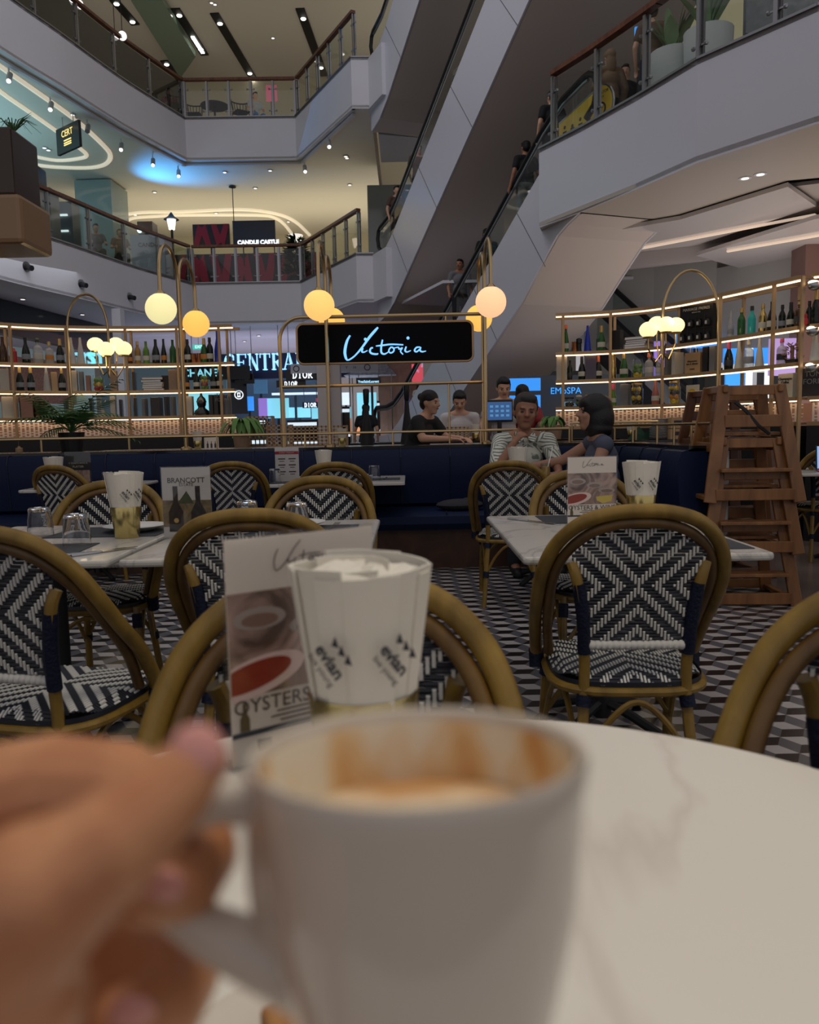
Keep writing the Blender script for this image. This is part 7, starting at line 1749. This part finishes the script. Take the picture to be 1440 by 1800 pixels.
def person(name, label, loc, rz, A, skin='skin', shirt=None, trousers=None, hair='short', hairm='hair', vox=.012, face=True, k=1.0, group=None, sleeve=.55, hands=True):
    """A: dict of joints in local metres (person faces -Y)"""
    r_ = empty('person', loc, rz, label, 'person', group)
    pel, ch, nk, hd = (Vector(A[j]) for j in ('pelvis', 'chest', 'neck', 'head'))
    mb = MB()
    mb.ball(pel, (.155, .11, .12), 16, 10); mb.ball(pel.lerp(ch, .5), (.135, .10, .16), 16, 10); mb.ball(ch, (.165, .11, .15), 16, 10)
    shl, shr = nk+Vector(A.get('shl', (.17, 0, -.07))), nk+Vector(A.get('shr', (-.17, 0, -.07)))
    caps(mb, [(shr, .055), (nk+Vector((-.05, 0, -.03)), .055), (nk+Vector((.05, 0, -.03)), .055), (shl, .055)])
    caps(mb, [(nk+Vector((0, .005, -.03)), .055), (hd+Vector((0, .01, -.06*k)), .052)])
    yaw, pit, rol = A.get('look', (0, 0, 0))
    P_, R_ = head_mesh(mb, hd, yaw, pit, rol, k)
    for sh, side in ((shl, 'l'), (shr, 'r')):
        e, h = Vector(A['e'+side]), Vector(A['h'+side]); caps(mb, [(sh, .052), (e, .040), (h, .027)])
        if hands: hand_at(mb, h, A.get('d'+side, (h-e)), A.get('n'+side, (0, 0, -1)), 1.0, A.get('c'+side, .4), 1 if side == 'l' else -1)
        else: mb.ball(h+(h-e).normalized()*.05, (.035, .02, .06), 8, 6)
    for side, sx_ in (('l', 1), ('r', -1)):
        kn, an = Vector(A['k'+side]), Vector(A['a'+side]); hp = pel+Vector((sx_*.09, 0, -.03)); caps(mb, [(hp, .085), (kn, .058), (kn.lerp(an, .35), .055), (an, .036)])
        ft = Vector(A.get('f'+side, an+Vector((0, -.14, -.05)))); caps(mb, [(an, .038), (ft, .033)])
    body = remesh(mb.build(name+'_body' if False else 'body', skin, r_), vox)
    # hair
    if hair:
        mb = MB()
        if hair == 'short': mb.ball(P_(0, .024, .052), (.0805*k, .0955*k, .074*k), 18, 12, R_); mb.ball(P_(0, .050, .0), (.080*k, .068*k, .08*k), 14, 10, R_); mb.ball(P_(.01, -.048, .088), (.056*k, .036*k, .030*k), 12, 8, R_); [mb.ball(P_(s_*.066, .006, .03), (.016*k, .034*k, .040*k), 10, 8, R_) for s_ in (-1, 1)]
        if hair == 'bob':
            mb.ball(P_(0, .022, .040), (.098*k, .108*k, .092*k), 24, 14, R_); mb.ball(P_(0, .045, -.035), (.108*k, .100*k, .13*k), 24, 14, R_); mb.ball(P_(0, .045, -.10), (.106*k, .096*k, .062*k), 24, 12, R_)
            mb.ball(P_(0, -.060, .058), (.070*k, .034*k, .042*k), 16, 10, R_)
        if hair == 'bun': mb.ball(P_(0, .02, .045), (.084*k, .098*k, .085*k), 18, 12, R_); mb.ball(P_(0, .11, .05), (.04*k, .04*k, .04*k), 12, 8, R_); mb.ball(P_(0, .06, -.01), (.07*k, .055*k, .07*k), 12, 8, R_)
        if hair == 'long': mb.ball(P_(0, .025, .04), (.09*k, .105*k, .09*k), 18, 12, R_); mb.ball(P_(0, .07, -.1), (.085*k, .05*k, .16*k), 16, 10, R_)
        remesh(mb.build('hair', hairm, r_), max(.008, vox*.8), 10 if hair == 'bob' else 4)
    if face:
        for s_ in (-1, 1):
            mb = MB(); mb.ball(P_(s_*.030, -.0755, .002), (.0125*k, .006*k, .0055*k), 10, 6, R_); mb.build('eye', 'ink', r_)
            mb = MB(); caps(mb, [(P_(s_*.018, -.084, .022), .0035*k), (P_(s_*.044, -.074, .024), .003*k)]); mb.build('eyebrow', hairm, r_)
        mb = MB(); mb.ball(P_(0, -.0865, -.052), (.022*k, .007*k, .0065*k), 10, 6, R_); mb.build('mouth', mat('lip', (.25, .07, .06), .5), r_)
    if shirt:
        mb = MB(); g_ = .014
        mb.ball(pel+Vector((0, 0, .06)), (.15+g_, .11+g_, .11+g_), 16, 10); mb.ball(pel.lerp(ch, .5), (.14+g_, .105+g_, .16), 16, 10); mb.ball(ch, (.165+g_, .11+g_, .15), 16, 10)
        caps(mb, [(shr, .055+g_), (nk+Vector((-.055, .01, -.05)), .05+g_), (nk+Vector((.055, .01, -.05)), .05+g_), (shl, .055+g_)])
        if sleeve > 0:
            for sh, side in ((shl, 'l'), (shr, 'r')):
                e = Vector(A['e'+side]); h = Vector(A['h'+side]); q = sh.lerp(e, min(1, sleeve)); L_ = [(sh, .055+g_), (q, .048+g_)]
                if sleeve > 1: L_.append((e.lerp(h, sleeve-1), .036+g_))
                caps(mb, L_)
        remesh(mb.build('shirt', shirt, r_), vox, 5)
        # collar
        if 'collar' in A:
            mb = MB()
            for s_ in (-1, 1): mb.add([nk+Vector((s_*.012, -.085, -.05)), nk+Vector((s_*.075, -.05, .005)), nk+Vector((s_*.085, -.085, -.045)), nk+Vector((s_*.055, -.118, -.085))], [(0, 1, 2, 3)])
            c_ = mb.build('collar', shirt, r_); sd = c_.modifiers.new('t', 'SOLIDIFY'); sd.thickness = .006
    if trousers:
        mb = MB(); mb.ball(pel, (.165, .125, .12), 16, 10)
        for side, sx_ in (('l', 1), ('r', -1)):
            kn, an = Vector(A['k'+side]), Vector(A['a'+side]); hp = pel+Vector((sx_*.09, 0, -.03)); caps(mb, [(hp, .095), (kn, .072), (an+Vector((0, 0, .03)), .055)])
        remesh(mb.build('trousers', trousers, r_), vox, 4)
        for side in 'lr':
            an = Vector(A['a'+side]); ft = Vector(A.get('f'+side, an+Vector((0, -.14, -.05)))); mb = MB(); caps(mb, [(an+Vector((0, .02, -.02)), .044), (ft, .04)]); remesh(mb.build('shoe', 'black', r_), vox, 2)
    return r_
def stand(**kw):
    A = dict(pelvis=(0, 0, .95), chest=(0, 0, 1.27), neck=(0, 0, 1.47), head=(0, -.01, 1.60), el=(.25, .02, 1.15), hl=(.24, -.08, .92), er=(-.25, .02, 1.15), hr=(-.24, -.08, .92), kl=(.10, -.01, .50), kr=(-.10, -.01, .50), al=(.10, .02, .09), ar=(-.10, .02, .09))
    A.update(kw); return A
def sitp(**kw):
    A = dict(pelvis=(0, 0, .56), chest=(0, -.03, .89), neck=(0, -.05, 1.09), head=(0, -.08, 1.22), el=(.25, -.12, .80), hl=(.18, -.35, .78), er=(-.25, -.12, .80), hr=(-.18, -.35, .78), kl=(.12, -.42, .55), kr=(-.12, -.42, .55), al=(.12, -.40, .09), ar=(-.12, -.40, .09))
    A.update(kw); return A
# leaf-patterned shirt
def leafshirt():
    m = bpy.data.materials.new('leaf_pattern_shirt'); m.use_nodes = True; nt = m.node_tree; b = nt.nodes['Principled BSDF']; b.inputs['Roughness'].default_value = .8
    tc = nt.nodes.new('ShaderNodeTexCoord'); vo = nt.nodes.new('ShaderNodeTexVoronoi'); vo.inputs['Scale'].default_value = 7
    nt.links.new(tc.outputs['Object'], vo.inputs['Vector'])
    mx = nt.nodes.new('ShaderNodeVectorMath'); mx.operation = 'SCALE'; mx.inputs['Scale'].default_value = 3.0; nt.links.new(vo.outputs['Color'], mx.inputs[0])
    rt_ = nt.nodes.new('ShaderNodeVectorRotate'); rt_.rotation_type = 'EULER_XYZ'; nt.links.new(tc.outputs['Object'], rt_.inputs['Vector']); nt.links.new(mx.outputs[0], rt_.inputs['Rotation'])
    wv = nt.nodes.new('ShaderNodeTexWave'); wv.inputs['Scale'].default_value = 13; wv.inputs['Distortion'].default_value = 2; wv.inputs['Detail'].default_value = 1; nt.links.new(rt_.outputs[0], wv.inputs['Vector'])
    r = nt.nodes.new('ShaderNodeValToRGB'); r.color_ramp.elements[0].position = .28; r.color_ramp.elements[1].position = .45; r.color_ramp.elements[0].color = (.16, .19, .16, 1); r.color_ramp.elements[1].color = (.60, .60, .53, 1)
    nt.links.new(wv.outputs['Fac'], r.inputs[0]); nt.links.new(r.outputs[0], b.inputs['Base Color']); M['leafshirt'] = m
leafshirt()
SH = dict(white=mat('shirt_white', (.55, .52, .52), .8), black=mat('shirt_black', (.015, .015, .018), .8), grey=mat('shirt_grey', (.16, .16, .17), .8), dark=mat('trousers_dark', (.02, .02, .025), .8), tan=mat('coat_tan', (.20, .13, .08), .8), red=mat('shirt_red', (.30, .03, .04), .7), slate=mat('top_slate', (.07, .08, .12), .8), brown=mat('shirt_brown', (.10, .06, .045), .8), navy=mat('trousers_navy', (.02, .025, .05), .8))
# the seated couple
person('man', 'man in a pale leaf-patterned shirt resting his chin on his hand at the booth', (.90, 6.42, -.01), radians(4),
       sitp(pelvis=(0, 0, .58), chest=(.01, -.05, .90), neck=(.02, -.09, 1.11), head=(.03, -.13, 1.275), look=(radians(-6), radians(6), radians(4)), er=(-.24, -.30, .83), hr=(-.10, -.30, 1.03), dr=(.55, -.05, .65), nr=(.5, .6, -.3), cr=.9, el=(.26, -.22, .84), hl=(.22, -.44, .80), dl=(-.5, -.6, -.1), shl=(.20, 0, -.07), shr=(-.19, -.01, -.07), collar=1),
       skin=mat('skin_man', (.30, .145, .09), .5, noise=.1, nscale=25), shirt='leafshirt', trousers=SH['dark'], hairm='hairg', vox=.008, k=1.22, sleeve=.8)
person('woman', 'woman with a black bob haircut in a slate top, reaching one arm across the table', (1.50, 5.95, 0), radians(-86),
       sitp(pelvis=(0, 0, .58), chest=(0, -.04, .88), neck=(0, -.07, 1.07), head=(0, -.11, 1.235), look=(radians(4), radians(-4), 0), er=(-.25, -.28, .87), hr=(-.20, -.52, .84), dr=(.1, -1, -.25), el=(.22, -.15, .82), hl=(.15, -.38, .79)),
       skin=mat('skin_woman', (.36, .19, .125), .5, noise=.1, nscale=25), shirt=SH['slate'], trousers=SH['dark'], hair='bob', vox=.008, k=1.16, sleeve=0.05)
# staff behind the booth
def at_ground(px, y): return Vector((aty(px, 700, y).x, y, 0))
p = at_ground(885, 9.3); person('waiter', 'smiling waiter in a striped white shirt standing at the till, looking down', p, radians(10), stand(look=(radians(-8), radians(18), 0), er=(-.27, -.05, 1.18), hr=(-.33, -.30, 1.12), chest=(0, -.02, 1.27)), skin='skinl', shirt=wavemat('striped_shirt', (.60, .56, .56), (.40, .36, .40), 22, 0, .8, (1, .1, .1), .4, .6, 0, 'wave'), trousers=SH['dark'], vox=.010, k=1.05)
p = at_ground(919, 9.6); person('customer', 'dark-haired person turned away before the blue screens, only the head showing', p, radians(150), stand(neck=(0, 0, 1.40), head=(0, -.01, 1.535), chest=(0, 0, 1.2), pelvis=(0, 0, .90)), skin='skinl', shirt=SH['red'], trousers=SH['dark'], vox=.014, hands=False)
p = at_ground(808, 9.3); person('barman', 'young man in a white shirt looking down behind the lattice box', p, radians(-4), stand(pelvis=(0, 0, .84), chest=(0, -.02, 1.14), neck=(0, -.03, 1.33), head=(0, -.06, 1.455), look=(0, radians(28), 0), el=(.25, -.05, 1.02), hl=(.12, -.28, 1.02), er=(-.25, -.05, 1.02), hr=(-.12, -.28, 1.02)), skin='skinl', shirt=SH['white'], trousers=SH['dark'], vox=.010)
p = at_ground(735, 7.95); person('woman', 'woman in a black t-shirt with tied-back hair leaning over the service counter', p, radians(60), stand(pelvis=(0, .05, .86), chest=(0, -.02, 1.10), neck=(0, -.08, 1.28), head=(0, -.14, 1.40), look=(0, radians(6), 0), el=(.22, -.20, 1.05), hl=(.12, -.42, 1.04), er=(-.22, -.16, 1.05), hr=(-.10, -.40, 1.04)), skin='skinl', shirt=SH['black'], trousers=SH['dark'], hair='bun', vox=.010)
p = at_ground(643, 17.5); person('shopper', 'person in dark clothes walking towards the bright store', p, radians(170), stand(kl=(.12, -.12, .52), al=(.12, -.16, .12), kr=(-.10, .08, .50), ar=(-.10, .22, .12), el=(.27, -.05, 1.15), hl=(.30, -.12, .95)), skin='skinl', shirt=SH['black'], trousers=SH['navy'], vox=.016, face=False, hair='long', hands=True)
p = at_ground(566, 24.2); person('shopper', 'small distant figure at the lit store counter', p, 0, stand(), skin='skinl', shirt=SH['grey'], trousers=SH['dark'], vox=.02, face=False, hands=False)
# on the escalators
def on_esc(pt, s, w, rz, lab, **kw):
    q = pt(s, -.98, w); return person('rider', lab, (q.x+(-.38 if pt is ptA else 0)*0+EO[pt].x, q.y+EO[pt].y, q.z), rz, **kw)
EO = {ptA: Vector((-.38, 20.4)), ptB: Vector((-.60, 20.4)), ptC: Vector((-.66, 20.4))}
UP = radians(20)
RS = ((3.65, .25), (4.45, .5), (6.3, .35), (7.2, .35), (.45, .3), (1.55, .45))
on_esc(ptA, RS[0][0], RS[0][1], radians(10), 'man in dark clothes riding the ground escalator, turned to look back', A=stand(look=(radians(-35), 0, 0), hr=(-.26, -.1, 1.0)), skin='skin', shirt=SH['grey'], trousers=SH['dark'], vox=.014, hands=True)
on_esc(ptA, RS[1][0], RS[1][1], radians(20), 'rider with pale bag strap higher up the ground escalator, above the peach globe lamp', A=stand(), skin='skin', shirt=SH['black'], trousers=SH['dark'], vox=.016, face=False, hands=False)
on_esc(ptA, RS[2][0], RS[2][1], radians(200), 'person with a grey bag near the top of the ground escalator', A=stand(hl=(.30, -.05, .9)), skin='skin', shirt=SH['black'], trousers=SH['grey'], vox=.016, face=False, hands=False)
on_esc(ptA, RS[3][0], RS[3][1], radians(200), 'person in black stepping off at the head of the ground escalator', A=stand(), skin='skinl', shirt=SH['black'], trousers=SH['dark'], vox=.016, face=False, hands=False)
on_esc(ptB, RS[4][0], RS[4][1], radians(20), 'rider in brown on the escalator above the first balcony', A=stand(), skin='skinl', shirt=SH['brown'], trousers=SH['dark'], vox=.016, face=False, hands=False)
on_esc(ptB, RS[5][0], RS[5][1], radians(20), 'long-haired rider halfway up the escalator above the first balcony', A=stand(), skin='skinl', shirt=SH['brown'], trousers=SH['dark'], vox=.016, hair='long', face=False, hands=False)
# on the right balcony
def on_level(px, py, y, z, rz, lab, **kw): q = aty(px, py, y); return person('visitor', lab, (q.x, y, z), rz, **kw)
on_level(1072, 110, 12.9, Z1-.35, radians(190), 'person in a tan hooded coat with a tote bag behind the yellow notice panel', A=stand(), skin='skinl', shirt=SH['tan'], trousers=SH['dark'], hair='long', hairm=SH['tan'], vox=.014, face=False, sleeve=1.8)
on_level(1100, 120, 13.4, Z1-.35, radians(200), 'masked person beside the tan hooded coat on the balcony', A=stand(look=(2.6, 0, 0)), skin='skinl', shirt=SH['black'], trousers=SH['dark'], vox=.014, face=False, sleeve=1.8)
on_level(1147, 90, 12.3, Z1, radians(160), 'person in a patterned top standing beside the planters', A=stand(), skin='skinl', shirt=SH['brown'], trousers=SH['navy'], vox=.014, face=False)
# second balcony
on_level(298, 190, 25.2, Z2, radians(30), 'seated person in a pink-red top behind the bend of the second balcony rail', A=sitp(), skin='skinl', shirt=mat('top_pink', (.5, .04, .10), .7), trousers=SH['dark'], hair='long', vox=.02, face=False, hands=False)
on_level(447, 165, 25.6, Z2, radians(30), 'person in a pale grey hoodie bending by the black tub chair', A=sitp(), skin='skinl', shirt=mat('top_palegrey', (.40, .42, .42), .7), trousers=mat('jeans_blue', (.03, .15, .4), .7), vox=.02, face=False, hands=False)
on_level(762, 466, 22.5, 0.05, 0, 'never', A=stand()) if False else None
on_level(170, 445, 22.3, Z1, radians(30), 'seated dark-haired person behind the curved first balcony glass', A=sitp(), skin='skinl', shirt=SH['grey'], trousers=SH['dark'], vox=.02, face=False, hands=False)
on_level(212, 452, 22.9, Z1, radians(30), 'blond person seated behind the curved first balcony glass', A=sitp(), skin='skinl', shirt=SH['tan'], trousers=SH['dark'], hairm=SH['tan'], vox=.02, face=False, hands=False)

# ================================================================== CUP AND HAND
CUPD = .205
cc_ = aty(732, 1318, .195); 
cup = empty('coffee_cup', cc_, 0, 'white coffee cup with milky foam held up close to us', 'cup'); cup.rotation_euler = (radians(-6.5), radians(-.8), 0)
RO = .0435
prof_o = [(.001, -.084), (.026, -.084), (.029, -.080), (.0325, -.066), (.0365, -.050), (.0395, -.036), (.0412, -.020), (.0424, -.008), (RO, -.002), (.0427, .0006), (.0412, .0002)]
prof_i = [(.0398, -.004), (.0388, -.015), (.0372, -.030), (.033, -.05), (.025, -.074), (.001, -.076)]
mb = MB(); pr = prof_o+prof_i; n = 96
for r, z in pr:
    for k in range(n): a = 2*pi*k/n; mb.v.append((r*cos(a), r*sin(a), z))
for i in range(len(pr)-1):
    for k in range(n): mb.f.append((i*n+k, i*n+(k+1) % n, (i+1)*n+(k+1) % n, (i+1)*n+k)); mb.mi.append(0)
mb.build('cup_body', 'china', cup, smooth=True)
sm = bpy.data.materials.new('china_with_dried_foam'); sm.use_nodes = True; nt = sm.node_tree; b = nt.nodes['Principled BSDF']; b.inputs['Roughness'].default_value = .3
tc = nt.nodes.new('ShaderNodeTexCoord'); mp = nt.nodes.new('ShaderNodeMapping'); mp.inputs['Scale'].default_value = (1, 1, .45); mp.inputs['Location'].default_value = (.013, .02, .0)
no = nt.nodes.new('ShaderNodeTexNoise'); no.inputs['Scale'].default_value = 38; no.inputs['Detail'].default_value = 3; nt.links.new(tc.outputs['Object'], mp.inputs[0]); nt.links.new(mp.outputs[0], no.inputs['Vector'])
r = nt.nodes.new('ShaderNodeValToRGB'); E_ = r.color_ramp.elements; E_[0].position = .44; E_[0].color = (.74, .68, .55, 1); E_[1].position = .64; E_[1].color = (.58, .29, .09, 1); e2 = E_.new(.54); e2.color = (.70, .50, .27, 1)
nt.links.new(no.outputs['Fac'], r.inputs[0]); nt.links.new(r.outputs[0], b.inputs['Base Color'])
mb = MB(); n = 96
for q_ in ((.0403, -.0022), (.0396, -.006), (.0386, -.015), (.0378, -.022)):
    for k in range(n): a = 2*pi*k/n; mb.v.append(((q_[0]-.0004)*cos(a), (q_[0]-.0004)*sin(a), q_[1]))
for i in range(3):
    for k in range(n): mb.f.append((i*n+k, i*n+(k+1) % n, (i+1)*n+(k+1) % n, (i+1)*n+k)); mb.mi.append(0)
tag(mb.build('inner_wall', sm, cup, smooth=True), 'inner wall marked with dried orange foam')
# coffee surface with crema rings
m = bpy.data.materials.new('milk_foam'); m.use_nodes = True; nt = m.node_tree; b = nt.nodes['Principled BSDF']; b.inputs['Roughness'].default_value = .45
tc = nt.nodes.new('ShaderNodeTexCoord'); no = nt.nodes.new('ShaderNodeTexNoise'); no.inputs['Scale'].default_value = 26; no.inputs['Detail'].default_value = 3; nt.links.new(tc.outputs['Object'], no.inputs['Vector'])
r = nt.nodes.new('ShaderNodeValToRGB'); r.color_ramp.elements[0].position = .38; r.color_ramp.elements[1].position = .62; r.color_ramp.elements[0].color = (.52, .27, .10, 1); r.color_ramp.elements[1].color = (.74, .62, .44, 1)
nt.links.new(no.outputs['Fac'], r.inputs[0]); nt.links.new(r.outputs[0], b.inputs['Base Color']); M['foam'] = m
mb = MB(); mb.lathe([(.0384, -.0205), (.036, -.0195), (.02, -.019), (.001, -.019)], 64); mb.build('coffee_foam', 'foam', cup, smooth=True)
# dried foam stains on the inner wall: thin patches following the wall
def stain(a0, a1, z0, z1, m_):
    mb = MB(); N = 12; vs = []
    random.seed(int(a0*10))
    for k in range(N+1):
        a = a0+(a1-a0)*k/N; top = z0+(z1-z0)*(.35+.65*sin(pi*k/N))*random.uniform(.75, 1.05)
        for t in range(5):
            z = z0+(top-z0)*t/4; rr = .0372+(z+.030)/(.030-.004)*(.0398-.0372)-.0004; vs.append((rr*cos(a), rr*sin(a), z))
    mb.add(vs, [(5*k+t, 5*k+t+1, 5*k+t+6, 5*k+t+5) for k in range(N) for t in range(4)]); mb.build('foam_stain', m_, cup, smooth=True)
ST1 = mat('dried_foam_orange', (.60, .34, .12), .6, noise=.25, nscale=60); ST2 = mat('dried_foam_pale', (.66, .48, .28), .6, noise=.2, nscale=60)
if 0: stain(radians(108), radians(150), -.021, -.004, ST1); stain(radians(128), radians(175), -.021, -.006, ST2); stain(radians(28), radians(72), -.021, -.005, ST1); stain(radians(5), radians(45), -.021, -.003, ST2); stain(radians(70), radians(110), -.021, -.014, ST2)
# handle, a flattened loop on the left
hp = [(-.036, -.014), (-.050, -.0115), (-.062, -.0155), (-.069, -.025), (-.0675, -.035), (-.059, -.0425), (-.047, -.049), (-.030, -.057)]
hs_ = smoothpath([Vector((x, 0.0, z)) for x, z in hp], 6)
mb = MB(); rr = []
for i, p_ in enumerate(hs_): t = i/(len(hs_)-1); rr.append(.0048+(.0012*(1-t) if t < .5 else .0050*(2*t-1)**1.5))
mb.tube(hs_, rr, 14); mb.tube(smoothpath([(-.0365, 0, -.012), (-.0375, 0, -.026), (-.0365, 0, -.042), (-.034, 0, -.056)], 4), .0072, 12); mb.build('handle', 'china', cup, smooth=True)

# the holding hand: one continuous surface
def H(px, py, d): return aty(px, py, d)
def rpx(r_px, d): return r_px*d/FPX
hand = empty('person', (0, 0, 0), 0, 'hand of a person gripping the coffee cup by its handle, thumb on top', 'person')
mb = MB()
def chain(L): caps(mb, [(H(x, y, d), rpx(r, d)) for x, y, d, r in L])
# thumb, closest to us
chain([(-230, 1880, .150, 210), (-60, 1700, .150, 185), (60, 1580, .150, 145), (180, 1497, .155, 106), (255, 1432, .162, 92), (315, 1375, .168, 74), (352, 1338, .172, 56)])
chain([(-60, 1700, .150, 185), (30, 1760, .150, 130)])
# palm behind
chain([(-330, 1900, .175, 210), (-180, 1650, .212, 140), (-60, 1450, .235, 115)])
chain([(-330, 1900, .175, 210), (-180, 1760, .225, 130), (-60, 1640, .236, 100)])
chain([(-330, 2000, .175, 210), (-140, 1900, .21, 130), (-40, 1760, .22, 100)])
# index finger: over and through the handle, tip curling back to us
chain([(-60, 1440, .235, 130), (90, 1395, .238, 108), (200, 1395, .235, 98), (295, 1430, .224, 86), (345, 1500, .203, 78), (325, 1550, .192, 72), (262, 1572, .184, 62)])
# middle finger
chain([(-60, 1660, .236, 105), (100, 1740, .238, 90), (230, 1705, .228, 86), (312, 1712, .213, 80), (292, 1765, .200, 76), (220, 1795, .191, 66)])
chain([(-60, 1580, .232, 110), (90, 1610, .238, 95), (215, 1625, .240, 85)])
# ring and little finger, below
chain([(-40, 1760, .22, 100), (120, 1850, .222, 88), (230, 1880, .215, 84), (270, 1950, .202, 76), (200, 2000, .192, 66)])
chain([(-140, 1900, .21, 120), (40, 2060, .212, 78), (150, 2110, .205, 74), (180, 2180, .195, 66), (120, 2200, .188, 56)])
# wrist and forearm, running off towards the holder
a = H(-330, 1950, .175); caps(mb, [(a, .028), (a+Vector((-.05, -.03, -.05)), .030), (a+Vector((-.14, -.12, -.14)), .036), (a+Vector((-.22, -.26, -.20)), .042)])
SKH = wavemat('skin_hand', (.42, .17, .075), (.56, .27, .13), 28, 1.0, .42, (1, 1, 1), .3, .7)
SKH.node_tree.nodes['Principled BSDF'].inputs['Subsurface Weight'].default_value = .12
SKH.node_tree.nodes['Principled BSDF'].inputs['Subsurface Radius'].default_value = (.01, .004, .002)
hb = mb.build('hand', SKH, hand); remesh(hb, .0014, 6)
NAIL = mat('fingernail', (.62, .28, .24), .22, spec=.6)
def nail(c, r, rot): mb = MB(); mb.ball((0, 0, 0), r, 14, 8); o = mb.build('fingernail', NAIL, hand, smooth=True, loc=c); o.rotation_euler = rot
nail(H(347, 1318, .1675), (.0062, .0022, .0058), (radians(-38), radians(32), radians(-10)))
nail(H(285, 1560, .1795), (.0062, .0022, .0052), (radians(12), radians(-20), 0)); nail(H(232, 1780, .1845), (.0062, .0022, .0052), (radians(12), radians(-20), 0))
